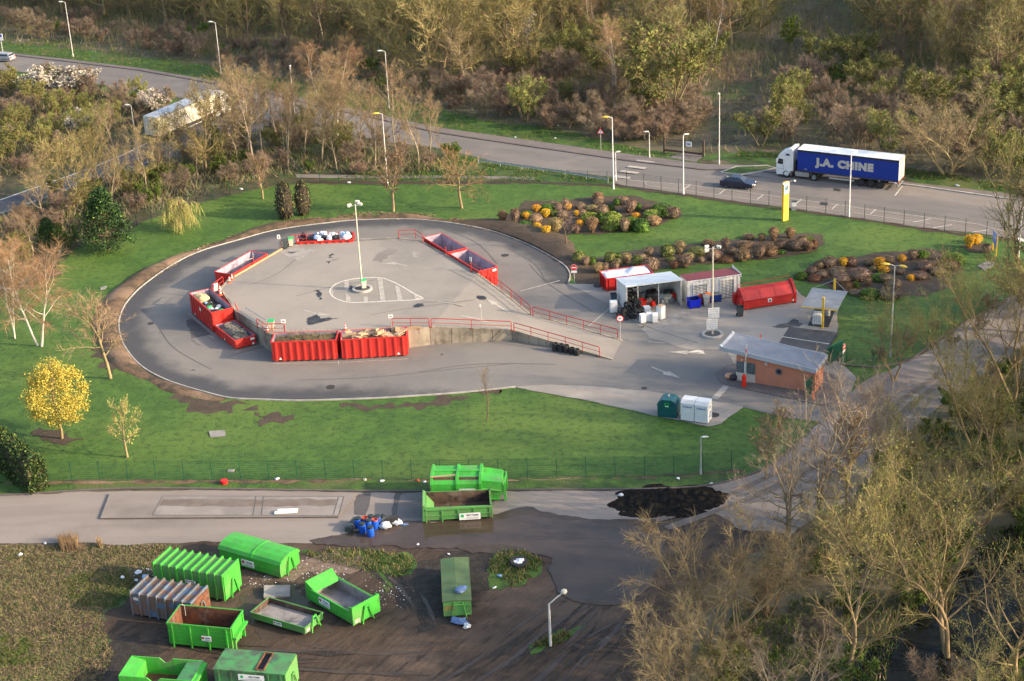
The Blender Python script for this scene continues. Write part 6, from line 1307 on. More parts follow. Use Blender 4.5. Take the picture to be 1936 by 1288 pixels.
# --- red railings of the deck
def railing(label, pts, H=1.0, posts=None, mids=True, spacing=2.0):
    pts = [Vector(p) for p in pts]; t = thing('guard_railing', label, 'railing', pts[0], 0, 'red tube railings of the deck'); q = [p - pts[0] for p in pts]; Hz = Vector((0, 0, H))
    rr = .045
    m = MB(); a = (q[1] - q[0]).normalized() * .12; b = (q[-2] - q[-1]).normalized() * .12
    m.tube([q[0] + Hz * .85, q[0] + Hz * .97 + a * .4, q[0] + Hz + a] + [p + Hz for p in q[1:-1]] + [q[-1] + Hz + b, q[-1] + Hz * .97 + b * .4, q[-1] + Hz * .85], rr, 6); m.build('top_rail', 'rail_red', t)
    m = MB(); m.tube([p + Hz * .5 for p in q], rr * .7, 5); m.build('middle_rail', 'rail_red', t)
    dist = [0]
    for i in range(1, len(q)): dist.append(dist[-1] + (q[i] - q[i - 1]).length)
    n = max(1, round(dist[-1] / spacing))
    for k in range(n + 1):
        s = dist[-1] * k / n; i = max(j for j in range(len(q) - 1) if dist[j] <= s + 1e-6); p = q[i].lerp(q[i + 1], (s - dist[i]) / (dist[i + 1] - dist[i] + 1e-9))
        m = MB(); m.tube([p - Vector((0, 0, .05)), p + Hz * .86 if k in (0, n) else p + Hz], rr * (1 if k in (0, n) else .75), 6); m.build('post', 'rail_red', t)
    return t
DZ = lambda *l: [onDeck(*p) for p in l]
railing('short red railing at the deck corner left of the far lilac skip', DZ((754, 451), (786, 450), (800, 459)))
railing('red railing from the near lilac skip down to the head of the ramp', [P(890, 512, Z0), P(925, 534, 1.85), P(945, 548, 1.65), P(965, 563, 1.45), P(1003, 595, 1.06)])
railing('long red railing on the far side of the ramp', [P(1008, 597, 1.02), P(1085, 618, .55), P(1168, 640, .15)])
railing('red railing on the concrete wall right behind the cardboard skip', DZ((742, 619), (812, 619)), spacing=1.9)
railing('red railing along the top of the stained concrete wall', [P(816, 619, Z0), P(893, 622, 1.57), P(967, 625, 1.17)], spacing=4.2)
railing('long red railing on the near side of the ramp, above the stacked tyres', [P(972, 627, 1.12), P(1065, 653.5, .56), P(1134, 674, .2)])
railing('short red railing bent round the deck corner above the garden waste skip', DZ((487, 619), (502, 630), (539, 629)), spacing=1.4)
railing('short red railing between the cones on the left side of the deck', DZ((402, 555), (423, 539)), spacing=1.3)
railing('red railing beside the two bins at the back left of the deck', DZ((532, 471), (556, 460), (580, 458)), spacing=1.4)
for k, (x, y, z, lab) in enumerate(((843, 482, Z0, 'short red post at the deck edge between the two lilac skips'), (891, 514, Z0, 'short red post carrying the small panel sign by the near lilac skip'), (480, 502, Z0, 'red post at the deck edge by the empty red skip'), (668, 453, Z0, 'red post at the right end of the heaped back skip'))):
    mb = MB(); mb.tube([(0, 0, 0), (0, 0, .95)], .055, 6); mb.box(-.1, .1, -.1, .1, 0, .02); o = mb.build('edge_post', 'rail_red'); o.location = P(x, y, z); tag(o, lab, 'post')
mb = MB(); mb.tube([(0, 0, 0), (-.35, .2, .85)], .055, 6); o = mb.build('edge_post', 'rail_red'); o.location = onDeck(451, 588); tag(o, 'leaning red post beside the grey grating on the deck', 'post')
for a, b, lab, mm in (((437, 525), (530, 471), 'yellowish timber kerb along the deck edge by the empty skip', 'wood'), ((672, 453.5), (743, 450), 'pale beam lying along the back edge of the deck', 'slab_concrete')):
    t_, L = place('edge_beam', lab, 'beam', a, b, Z0, base=Z0 + .02); m = MB(); m.obox((0, -.3, .1), L - .2, .18, .16); m.build('beam', mm, t_)
mb = MB(); mb.obox((0, 0, .09), 1.5, .28, .14); mb.obox((.1, .1, .2), 1.2, .1, .06); o = mb.build('wooden_plank', 'wood'); o.location = onDeck(783, 622); o.rotation_euler = (0, 0, -.02); tag(o, 'wooden plank on top of the concrete wall beside the cardboard skip', 'plank')
t_, L = place('edge_angle', 'bent metal angle post standing in the empty red skip', 'metal post', (482, 500), (488, 497), Z0, base=.4); m = MB(); m.tube([(0, .4, 0), (0, .4, 2.9)], .04, 5); m.tube([(0, .4, 2.2), (-1.0, .9, 2.1)], .05, 5); m.build('post', 'galv', t_)
# grey-blue grating leaning on the deck edge
t_, L = place('steel_grating', 'grey blue steel tipping grating lying at the deck edge over the rubble skip', 'grating', (449, 592), (488, 616), Z0, base=Z0 + .02)
m = MB(); m.box(-L / 2, L / 2, .05, .12, .05, .12); m.box(-L / 2, L / 2, .95, 1.02, .3, .37); m.build('frame', 'steel', t_)
for k in range(8):
    m = MB(); x = -L / 2 + .1 + k * (L - .35) / 7; m.add([(x, .1, .1), (x + .2, .1, .18), (x + .2, 1.0, .42), (x, 1.0, .34)], [(0, 1, 2, 3)]); m.build('slat', 'cyan_board' if k % 2 else 'roof_zinc', t_)
# cones
def cone(px, z, lab, s=1.0):
    v = P(px[0], px[1], z); t = thing('traffic_cone', lab, 'traffic cone', v, .3, 'traffic cones on the deck'); t.scale = (s, s, s)
    m = MB(); m.box(-.2, .2, -.2, .2, 0, .04); m.build('base', 'cone_red', t)
    m = MB(); m.lathe([(.15, .041), (.035, .72)], 12); m.build('body', 'cone_red', t)
    for z0, z1 in ((.22, .36), (.48, .58)):
        m = MB(); r = lambda z: .15 - (.115) * (z - .04) / .68 + .004; m.lathe([(r(z0), z0), (r(z1), z1)], 12, cap=False); m.build('white_band', 'sign_white', t)
cone((434, 534), Z0, 'traffic cone, left one of the two at the corner of the empty skip')
cone((439, 529), Z0, 'traffic cone, right one of the two at the corner of the empty skip')
cone((416, 550), Z0, 'traffic cone at the upper end beside the short left railing'); cone((417, 558), Z0, 'traffic cone beside the tall rubbish skip')
cone((506, 628), Z0, 'traffic cone behind the railing at the deck corner'); cone((653, 624), Z0, 'traffic cone at the left end of the cardboard skip')
v = onDeck(409, 552); mb = MB(); mb.obox((0, 0, .55), .5, .06, 1.0, (.25, 0, .6)); o = mb.build('leaning_scrap', 'roof_zinc'); o.location = v; tag(o, 'grey panel leaning on the short left railing', 'panel')
# --- bins
def wheelie(px, z, lab, body, lid=None, s=1.0, rz=0.0, open_=False):
    v = P(px[0], px[1], z); v.z = z; t = thing('wheelie_bin', lab, 'wheelie bin', v, rz); t.scale = (s, s, s)
    m = MB(); a = [(-.22, -.24), (.22, -.24), (.22, .24), (-.22, .24)]; b = [(-.29, -.3), (.29, -.3), (.29, .32), (-.29, .32)]
    m.add([(x, y, .08) for x, y in a] + [(x, y, .95) for x, y in b], [(3, 2, 1, 0)] + [(i, (i + 1) % 4, 4 + (i + 1) % 4, 4 + i) for i in range(4)] + ([] if open_ else [(4, 5, 6, 7)])); m.box(-.31, .31, -.32, -.3, .88, .97); m.build('body', body, t)
    if lid: m = MB(); m.extr([(-.33, .97), (-.3, 1.04), (0, 1.09), (.3, 1.06), (.34, .97)], -.32, .32, 0, 'x'); m.build('lid', lid, t)
    for x in (-.26, .26): m = MB(); m.lathe([(.1, -.03), (.1, .03)], 12, (x, .26, .1), axis='x'); m.build('wheel', 'dark', t)
    m = MB(); m.tube([(-.25, .36, .95), (.25, .36, .95)], .02, 5); m.build('handle', body, t)
wheelie((540, 470), Z0, 'dark grey wheelie bin at the back left corner of the deck', 'bin_dark', 'bin_dark', 1.05, .2)
wheelie((551, 465.5), Z0, 'beige wheelie bin with a green lid beside the heaped back skip', 'bin_beige', 'lid_green', 1.0, .1)
wheelie((514, 623), Z0, 'beige wheelie bin with a green lid behind the garden waste skip', 'bin_beige', 'lid_green', 1.0, 0)
wheelie((688, 545), Z0 + .2, 'beige wheelie bin with a green lid on the round mast base', 'bin_beige', 'lid_green', .95, .3)
wheelie((1160.5, 573), .08, 'slate grey wheelie bin at the left wall of the open shed', 'bin_slate', None, 1.1, .1, True)
wheelie((1399, 598), .08, 'dark green grey wheelie bin at the end of the long red compactor', 'bin_dark', None, 1.15, .1, True)
wheelie((1335, 578), .08, 'light grey wheelie bin between the two blue crates', 'bin_grey', 'bin_grey', 1.1, .05)
mb = MB(); mb.lathe([(.3, .0), (.36, .95), (.31, .95), (.27, .1)], 16, cap=False); mb.disc((0, 0, .12), .28); o = mb.build('round_bin', 'barrel_red'); o.location = P(1326, 574, .08); tag(o, 'dark red round bin behind the bright blue crate', 'bin')
mb = MB(); mb.lathe([(.3, .0), (.34, 1.05), (.1, 1.08)], 16); o = mb.build('round_bin', 'orange'); o.location = P(1338, 572, .08); tag(o, 'orange topped drum behind the light grey wheelie bin', 'bin')
def crate(a, b, W, H, mm, lab, inn=None, ribs=True):
    t, L = place('pallet_box', lab, 'pallet box', a, b, base=.08); m = MB(); shell(m, -L / 2, L / 2, 0, W, .12, H, t=.05, fl=.06)
    if ribs:
        for k in range(5): x = -L / 2 + .1 + k * (L - .2) / 4; m.box(x - .03, x + .03, -.03, -.001, .12, H)
        for k in range(4): y = .1 + k * (W - .2) / 3; m.box(-L / 2 - .03, -L / 2 - .001, y - .03, y + .03, .12, H); m.box(L / 2 + .001, L / 2 + .03, y - .03, y + .03, .12, H)
    m.build('body', [mm, inn or mm], t)
    for x in (-L / 2 + .12, L / 2 - .12): m = MB(); m.box(x - .08, x + .08, .02, W - .02, .0, .119); m.build('foot', mm, t)
    m = MB(); m.box(-L / 2 - .04, L / 2 + .04, -.05, -.031, H - .1, H + .02); m.box(-L / 2 - .04, L / 2 + .04, W + .031, W + .05, H - .1, H + .02); m.build('rim', mm, t); return t, L
crate((1305, 586), (1325, 583), 1.0, .95, 'blue_bin', 'bright blue plastic pallet box in front of the container store', 'blue_dark')
t_, L = crate((1343, 575), (1364, 572), 1.0, .8, 'blue_bin_dull', 'dull blue pallet box with a grey cover before the right shutter', 'blue_dark')
m = MB(); m.box(-L / 2 - .03, L / 2 + .03, -.03, 1.03, .83, .88); m.build('cover', 'scrap_grey', t_)
t_, L = crate((1208, 583), (1221, 581), .7, .7, 'red_plastic', 'bright red plastic tub tilted beside the tyre heap', 'red_deep', False); t_.rotation_euler[1] = .2
# textile and glass banks
t, L = place('glass_bank', 'dark teal bottle bank with a domed top and a green notice', 'bottle bank', (1243, 789), (1279, 793), base=.08)
m = MB(); W = 1.45; H = 1.75; n = 5
prof = [(-L / 2, .12), (-L / 2 - .03, 1.25), (-L / 2 + .12, 1.55), (-L / 2 + .4, H), (L / 2 - .4, H), (L / 2 - .12, 1.55), (L / 2 + .03, 1.25), (L / 2, .12)]
m.extr(prof, 0, W, 0, 'y'); m.build('body', 'teal', t, bevel=.06)
m = MB(); m.box(-L / 2 - .05, L / 2 + .05, -.04, W + .04, 1.18, 1.26); m.box(-L / 2 + .02, L / 2 - .02, .0, W, .0, .119); m.build('band', 'teal', t)
m = MB(); m.box(-.22, .22, -.05, -.042, 1.05, 1.5); s_ = m.build('notice', 'sign_green', t); m = MB(); m.box(-.14, .14, -.056, -.051, 1.1, 1.2); m.build('notice_print', 'sign_white', s_); m = MB(); m.disc((0, -.054, 1.34), .1, 'y', 14); m.build('mouth', 'ink', s_)
m = MB(); m.tube([(0, W / 2, H), (0, W / 2, H + .16)], .05, 6); m.lathe([(.09, H + .15), (.09, H + .22)], 10, (0, W / 2, 0)); m.build('lifting_ring', 'galv', t)
for k, (a, b) in enumerate((((1287, 796), (1312, 799.5)), ((1313, 799.7), (1338, 803.5)))):
    t, L = place('textile_bank', ('white textile bank next to the teal bottle bank', 'white textile bank with a blue sticker on its side, farther from the bottle bank')[k], 'textile bank', a, b, base=.08, group='pair of white textile banks'); W = 1.25
    m = MB(); m.extr([(0, .05), (0, 1.75), (.35, 2.0), (W, 2.0), (W, .05)], -L / 2, L / 2, 0, 'x'); m.build('body', 'white_paint', t, bevel=.015)
    m = MB(); m.add([(-L / 2 + .12, .03, 1.78), (L / 2 - .12, .03, 1.78), (L / 2 - .12, .33, 1.996), (-L / 2 + .12, .33, 1.996)], [(0, 1, 2, 3)]); m.build('hatch', 'white_clad', t)
    text('lettering', 'LE RELAIS', .2, 'ink_blue', t, (0, -.012, 1.42), (math.pi / 2, 0, 0), bold=.004)
    m = MB(); m.box(-L / 2 - .003, -L / 2, -.004, 0, .1, 1.7); m.build('seam', 'scrap_grey', t)
    if k:
        m = MB(); m.box(L / 2 + .002, L / 2 + .01, .5, .95, .45, .95); s_ = m.build('sticker', 'ink_blue', t); m = MB(); m.box(L / 2 + .011, L / 2 + .015, .6, .85, .55, .85); m.build('sticker_print', 'sign_white', s_)
        text('lettering', 'LE RELAIS', .15, 'ink_blue', t, (L / 2 + .012, .62, 1.42), (math.pi / 2, 0, math.pi / 2), bold=.003)
# barrier and bollard at the gatehouse
mb = MB(); mb.lathe([(.2, 0), (.22, .1), (.22, 1.0), (.2, 1.15), (.14, 1.25), (.02, 1.28)], 16); o = mb.build('bollard', 'red_plastic'); o.location = P(1406.5, 731, .14); tag(o, 'fat red bollard in front of the gatehouse window', 'bollard')
t = thing('barrier_pole', 'raised white and red barrier arm at the front of the gatehouse', 'barrier', P(1408, 727, .14)); m = MB(); m.box(-.12, .12, -.1, .1, 0, .95); m.build('housing', 'sign_white', t); m = MB(); m.tube([(0, .0, .9), (.12, 0, 4.1)], .05, 6); m.build('arm', 'bin_beige', t)
m = MB()
for z in (3.3,): m.tube([(.0235 + (z - 1.5) * .0375, 0, z), (.0235 + (z - 1.1) * .0375, 0, z + .4)], .054, 6)
m.build('red_band', 'sign_red', t)
mb = MB(); mb.tube([(0, 0, 0), (0, 0, 1.1)], .04, 6); mb.box(-.06, .06, -.03, .03, .8, 1.1); o = mb.build('marker_post', 'cone_red'); o.location = P(1437.5, 651, .08); tag(o, 'small red marker post behind the gatehouse roof', 'marker post')
rag(P(1379, 715, .14), .2, (.5, .35, .3), 'bag_pink', 'pinkish rubbish sack beside the gatehouse', 'bag', None, 3, 'rubbish_sack')
rag(P(1388, 717, .14), .9, (.45, .4, .35), 'bag_black', 'black rubbish sack beside the gatehouse', 'bag', None, 8, 'rubbish_sack')
mb = MB(); mb.lathe([(.14, 0), (.09, .5), (.1, .9), (.04, .95)], 10); o = mb.build('gate_marker', 'cone_red'); o.location = P(1537, 757, .1); tag(o, 'small red and white marker at the gatehouse corner', 'marker')
# white goods
def appliance(a, w, d, h, rz, lab, door=True, mm='white_paint'):
    t = thing('appliance', lab, 'white appliance', P(a[0], a[1], .08), rz); m = MB(); m.box(-w / 2, w / 2, 0, d, .03, h); m.build('body', mm, t, bevel=.02)
    m = MB(); m.box(-w / 2 + .02, w / 2 - .02, -.035, -.002, .1, h - .03); m.build('door', mm, t); m = MB(); m.box(-w / 2 + .05, w / 2 - .05, .05, d - .05, 0, .029); m.build('foot', 'dark', t)
    return t
appliance((1161, 592), .75, .65, 1.25, .1, 'tall white refrigerator against the left wall of the open shed')
appliance((1224.5, 597), .68, .6, .95, .25, 'white appliance, farthest of those in front of the shed, beside the red tub')
appliance((1217, 611.5), .6, .55, .95, .3, 'small white appliance nearest to the tyre heap')
appliance((1227.5, 609), .62, .6, .95, -.1, 'white appliance in the middle of the front row')
appliance((1239, 611), .58, .6, .98, .02, 'white appliance at the right end of the front row')
t = appliance((1254, 604), .7, .65, 1.45, .8, 'tall white refrigerator with an open door at the shed corner')
m = MB(); m.box(-.35, .35, .1, .6, 1.451, 1.5); m.build('cardboard', 'cardboard', t)
# tyres
def tyre_mesh(R=.32, w=.2, mm='tyre_grey'):
    m = MB(); prof = [(R * .58, -w * .42), (R * .62, -w * .5), (R * .93, -w * .48), (R, -w * .3), (R, w * .3), (R * .93, w * .48), (R * .62, w * .5), (R * .58, w * .42)]
    n = 18; vs = [(r * math.cos(2 * math.pi * j / n), r * math.sin(2 * math.pi * j / n), z) for r, z in prof for j in range(n)]; k = len(prof)
    m.add(vs, [(i * n + j, i * n + (j + 1) % n, ((i + 1) % k) * n + (j + 1) % n, ((i + 1) % k) * n + j) for i in range(k) for j in range(n)])
    return m.mesh('tyre', [mm], False)
TM = tyre_mesh()
def tyre(loc, rot, lab, grp, s=1.0):
    o = link('tyre', TM); o.location = loc; o.rotation_euler = rot; o.scale = (s, s, s); return tag(o, lab, 'tyre', grp)
for k, (x, y) in enumerate(((1050, 664), (1060.5, 666), (1071, 667.5), (1081, 669.5), (1090.5, 672))):
    n = 4 if k < 3 else 3
    for j in range(n):
        v = P(x, y); tyre((v.x + rg.uniform(-.03, .03), v.y + rg.uniform(-.03, .03), .17 + j * .205), (0, 0, rg.uniform(0, 3)), f"black tyre in the {('first', 'second', 'third', 'fourth', 'last')[k]} stack from the wall below the ramp railing", 'stacked tyres below the ramp railing', 1.0)
GT = 'tyre heap spilling out of the open shed'
for k in range(62):
    if k < 12: b_ = (rg.uniform(1160, 1218), rg.uniform(596, 606)); z = .08 + .12
    elif k < 30: b_ = (rg.uniform(1172, 1216), rg.uniform(590, 603)); z = .45
    elif k < 44: b_ = (rg.uniform(1178, 1212), rg.uniform(588, 599)); z = .8
    else: b_ = (rg.uniform(1188, 1206), rg.uniform(572, 592)); z = rg.uniform(.3, 1.9) if b_[1] < 582 else rg.uniform(.5, 1.25)
    v = P(*b_); up = rg.random() < .45
    rot = (math.pi / 2 + rg.uniform(-.3, .3), 0, rg.uniform(-.7, .7)) if up else (rg.uniform(-.6, .6), rg.uniform(-.6, .6), 0)
    tyre((v.x, v.y, z + (.2 if up else 0)), rot, 'old black car tyre in the heap at the left end of the open shed' if k < 30 else 'old black car tyre stacked high inside the left bay of the open shed' if k >= 44 else 'old black car tyre on top of the heap before the open shed', GT, rg.uniform(.85, 1.08))
o = tyre(P(981, 1064, .22), (.12, .05, 0), 'big tyre lying in the small grass island of the yard', None, 2.2)
rag(P(981, 1064, .25), 0, (.42, .36, .14), 'bag_white', 'white rubbish inside the big tyre on the grass island', 'rubbish', None, 4, 'rubbish', .9)
# scrap inside the shed
sx = [(-1.9, 2.2, .7), (-1.3, 1.5, .5), (-.6, 2.6, .8), (-.2, 1.3, .6), (.3, 2.2, .9), (.1, .9, .45), (1.0, 2.7, .7), (1.5, 2.0, .6), (1.9, 1.4, .75), (2.3, 2.6, .8), (2.2, 1.1, .5), (.6, 1.6, .55), (1.2, 1.0, .5), (-.9, 2.2, .6), (.5, 2.9, .9), (2.6, 1.9, .6)]
for k, (x, y, s) in enumerate(sx):
    mb = MB(); mb.obox((0, 0, s * .5), s * 1.1, s * .9, s, (rg.uniform(-.2, .2), rg.uniform(-.2, .2), rg.uniform(0, 3)))
    mb.obox((s * .3, s * .1, s * .9), s * .7, s * .5, s * .35, (rg.uniform(-.5, .5), .2, rg.uniform(0, 3))); mb.tube([(-s * .5, 0, s * .3), (s * .2, s * .3, s * 1.3)], .03, 5)
    mm = ('scrap_grey', 'waste_dark', 'scrap_grey', 'rubble', 'iron', 'red_plastic', 'scrap_grey', 'bag_white', 'bin_beige', 'bin_dark')[k % 10]
    o = mb.build('scrap_piece', mm); o.location = local(OS, x, y, .08); tag(o, {'scrap_grey': 'grey broken metal appliance', 'waste_dark': 'dark scrap piece', 'rubble': 'brownish scrap piece', 'iron': 'dark iron scrap piece', 'red_plastic': 'red scrap tub', 'bag_white': 'white broken appliance', 'bin_beige': 'beige scrap piece', 'bin_dark': 'dark grey scrap piece'}[mm] + ' under the roof of the open shed', 'scrap', 'scrap stored in the open shed')
# barrels by the puddle
def barrel(px, lab, lid='barrel_lid', rz=0.0, s=1.0, body='barrel_blue', open_=False, z=0.035):
    v = P(px[0], px[1], z); t = thing('plastic_barrel', lab, 'barrel', v, rz, 'blue barrels at the puddle'); t.scale = (s, s, s)
    m = MB(); m.lathe([(.25, 0), (.28, .06), (.30, .3), (.31, .45), (.29, .7), (.25, .82), (.24, .86), (.2, .86)], 16, cap=not open_); m.build('body', body, t, smooth=False)
    if open_: m = MB(); m.lathe([(.27, .8), (.27, .9), (.22, .9), (.2, .3), (.01, .3)], 16); m.build('rim', 'barrel_red', t)
    else: m = MB(); m.lathe([(.265, .8), (.265, .92), (.2, .94), (.01, .93)], 16); m.build('lid', lid, t)
    return t
barrel((678, 997), 'blue barrel with a black lid, leftmost of the back row beside the green crate'); barrel((686, 1007.5), 'blue barrel with a black lid, in front of and left of the middle ones')
barrel((698, 1001), 'blue barrel with a black lid in the middle of the group'); barrel((701.5, 1014), 'blue barrel with a black lid standing in the puddle, nearest of all', body='barrel_blue')
barrel((710, 999.5), 'blue barrel with an open red brown rim', open_=True); barrel((714.5, 993), 'dull blue barrel at the right end of the back row', body='blue_bin_dull')
barrel((691, 996), 'dark barrel with an open red top half hidden in the back row', body='blue_bin_dull', open_=True); barrel((702, 993), 'dark lidded barrel half hidden between the red topped ones', body='blue_bin_dull')
mb = MB(); mb.box(-.3, .3, -.9, .9, .05, .45); mb.box(-.22, .22, -.8, .1, .451, .5); o = mb.build('long_crate', 'bin_dark'); o.location = P(667, 997, .035); o.rotation_euler = (0, 0, -.35); tag(o, 'long dark green crate lying left of the blue barrels', 'crate')
rag(P(729, 999, .035), .3, (.5, .42, .3), 'bag_white', 'crumpled whitish bag right of the blue barrels', 'bag', None, 6); rag(P(727, 990, .035), .3, (.7, .4, .32), 'bin_dark', 'dark sack behind the whitish bag by the barrels', 'bag', None, 9)
mb = MB(); mb.lathe([(.2, 0), (.2, .6), (.15, .6), (.15, .1)], 12, (0, 0, 0), axis='y', cap=False); o = mb.build('dark_pipe', 'dark'); o.location = P(723, 982, .3); tag(o, 'black pipe end lying behind the barrels', 'pipe')
mb = MB(); mb.box(-.55, .55, -.35, .35, 0, .5); mb.box(-.45, .45, -.25, .25, .5, .56); o = mb.build('dark_box', 'iron'); o.location = P(741, 989, .035); tag(o, 'rusty black box between the sacks right of the barrels', 'box')
rag(P(751, 991, .035), .3, (.4, .35, .28), 'litter_white', 'ball of white and black scraps at the right end of the barrel group', 'rubbish', None, 12, 'rubbish', .9)
rag(P(765, 993, .035), .3, (.3, .16, .08), 'bag_blue', 'small dark blue rag near the puddle edge', 'rag', None, 12, 'rag', .9)
rag(P(872, 1117, 1.55), .6, (.55, .38, .2), 'bag_blue', 'blue grey bag lying on the lid of the flat topped container', 'bag', None, 15, 'sack', .6)
rag(P(870, 1178, .03), -.5, (.75, .38, .22), 'bag_blue', 'blue sack spilling white stuffing on the mud', 'bag', None, 16, 'sack', .6); rag(P(883, 1187, .03), .2, (.3, .28, .2), 'litter_white', 'white stuffing spilling from the blue sack', 'stuffing', None, 17, 'stuffing', .8)
mb = MB(); mb.obox((0, 0, .16), 2.0, 1.5, .18, (.06, .1, .1)); mb.obox((-.4, -.5, .12), 1.0, .9, .2, (.05, -.1, .5)); o = mb.build('concrete_slab', 'slab_concrete'); o.location = P(524, 1122, .02); tag(o, 'broken pale concrete slab lying behind the very low green skip', 'slab')
mb = MB(); mb.obox((0, 0, .2), 1.9, .3, .12, (0, 0, .02)); mb.obox((.15, .2, .3), 1.7, .25, .1, (0, 0, -.05)); o = mb.build('white_beam', 'sign_white'); o.location = P(541, 972.5, .1); tag(o, 'bundle of white boards lying on the weighbridge', 'boards')
mb = MB(); mb.lathe([(.3, .0), (.33, .3), (.28, .33), (.01, .33)], 14); o = mb.build('red_bucket', 'sign_red'); o.location = P(424, 914, .05); tag(o, 'small red bucket on the grass at the fence foot', 'bucket')
mb = MB(); mb.obox((0, 0, .1), 2.4, .08, .1); o = mb.build('pale_beam', 'litter_white'); o.location = P(1146, 545, .06) if False else P(375, 500, .0); 
bpy.data.objects.remove(o)
# coal heap at the road bend
nx, ny = 44, 22; c0 = P(1262, 948); vs = []
for i in range(nx + 1):
    for j in range(ny + 1):
        u, w_ = 2 * i / nx - 1, 2 * j / ny - 1; e = max(0, 1 - u * u - w_ * w_ * 1.05 + .30 * mnoise.noise(Vector((u * 2.5, w_ * 2.2, 11))) - .12) ** .8
        x, y = u * 5.4, w_ * 3.1 + .35 * mnoise.noise(Vector((u * 3, 1, 2))); vs.append((c0.x + x * (1 + .15 * mnoise.noise(Vector((u * 2, w_ * 2, 8)))), c0.y + y, .015 + e * (.30 + .2 * mnoise.noise(Vector((x * .6, y * .8, 3))) + .35 * mnoise.noise(Vector((x * 1.7, y * 1.9, 5))))))
mb = MB(); mb.add(vs, [(i * (ny + 1) + j, (i + 1) * (ny + 1) + j, (i + 1) * (ny + 1) + j + 1, i * (ny + 1) + j + 1) for i in range(nx) for j in range(ny) if max(vs[k_][2] for k_ in (i * (ny + 1) + j, (i + 1) * (ny + 1) + j, (i + 1) * (ny + 1) + j + 1, i * (ny + 1) + j + 1)) > .03])
o = mb.build('black_heap', 'coal'); tag(o, 'low heap of black soil on the road bend below the fence', 'soil heap')
sheet('black_stain', [(1185, 935), (1240, 925), (1340, 930), (1370, 945), (1310, 965), (1260, 975), (1210, 960)], .056, 'coal', jit=.6, seed=95, fr=.8)
rag(P(1174, 938, .05), .3, (.22, .2, .13), 'bag_white', 'white bag at the left end of the black soil heap', 'bag', None, 6)
# loose litter: a few single bits along verges and yard
for k, (x, y, s, mm) in enumerate(((445, 324, .35, 'lid_green'), (456, 358, .4, 'bag_white'), (1331, 293, .3, 'lid_green'), (660, 346, .5, 'bag_white'), (1454, 193, .5, 'bag_white'), (1440, 231, .3, 'bag_white'), (524, 906, .4, 'bag_white'), (690, 908, .35, 'bin_beige'), (722, 910, .35, 'bag_white'), (790, 909, .35, 'barrel_red'), (803, 912, .3, 'bag_white'), (1282, 905, .3, 'bag_white'), (1345, 915, .3, 'bag_white'), (75, 924, .3, 'cyan_board'), (262, 1084, .6, 'bag_white'), (275, 1092, .5, 'cyan_board'), (258, 1098, .35, 'bag_white'), (300, 1064, .5, 'bag_white'), (310, 1052, .4, 'litter_brown'), (232, 1093, .4, 'bag_white'), (38, 1050, .4, 'bag_white'), (85, 1028, .3, 'bag_white'), (1055, 238, .3, 'bag_white'), (1050, 262, .3, 'bag_white'), (974, 260, .3, 'bag_white'), (1660, 345, .6, 'bag_white'), (1692, 348, .5, 'bag_white'), (1880, 370, .4, 'bag_white'), (1810, 352, .5, 'bag_white'), (375, 472, .25, 'bag_white'), (790, 1030, .25, 'bag_white'), (848, 1048, .2, 'bag_white'), (935, 1112, .3, 'bag_white'), (945, 1090, .35, 'cyan_board'))):
    w_ = {'bag_white': 'scrap of white litter', 'lid_green': 'scrap of green litter', 'bin_beige': 'scrap of beige litter', 'barrel_red': 'scrap of red litter', 'cyan_board': 'scrap of pale blue litter', 'litter_brown': 'scrap of brown litter'}[mm]
    near = 'in the brambles by the main road' if y < 360 else 'on the lawn bank' if y < 600 else 'at the foot of the lawn fence' if y < 930 else 'on the rough ground left of the ribbed green container' if x < 500 else 'on the muddy yard'
    s *= .6; rag(P(x, y, .03), rg.uniform(0, 6), (s, s * .7, s * .35), mm, f'{w_} {near}', 'litter', 'scattered litter', k + 100, 'litter_scrap', .8)
mb = MB()
for k in range(700):
    z_ = rg.choice((0, 0, 1, 2, 3)); cx, cy = [(rg.gauss(600, 45), rg.gauss(1075, 16)), (rg.gauss(500, 22), rg.gauss(1100, 9)), (rg.gauss(735, 20), rg.gauss(1120, 18)), (rg.gauss(285, 25), rg.gauss(1085, 14))][z_]
    v = P(cx, cy); s = rg.uniform(.02, .075); a = rg.uniform(0, 3); mb.add([(v.x + s * math.cos(a + q * 1.57), v.y + s * math.sin(a + q * 1.57), .035 + (s * .5 if q % 2 else 0)) for q in range(4)], [(0, 1, 2, 3)], rg.choice((0, 1, 1, 2, 2)))
o = mb.build('gravel_debris', ['litter_white', 'litter_brown', 'slab_concrete']); tag(o, 'small stones and litter crumbs strewn between the green skips', 'debris', kind='stuff')
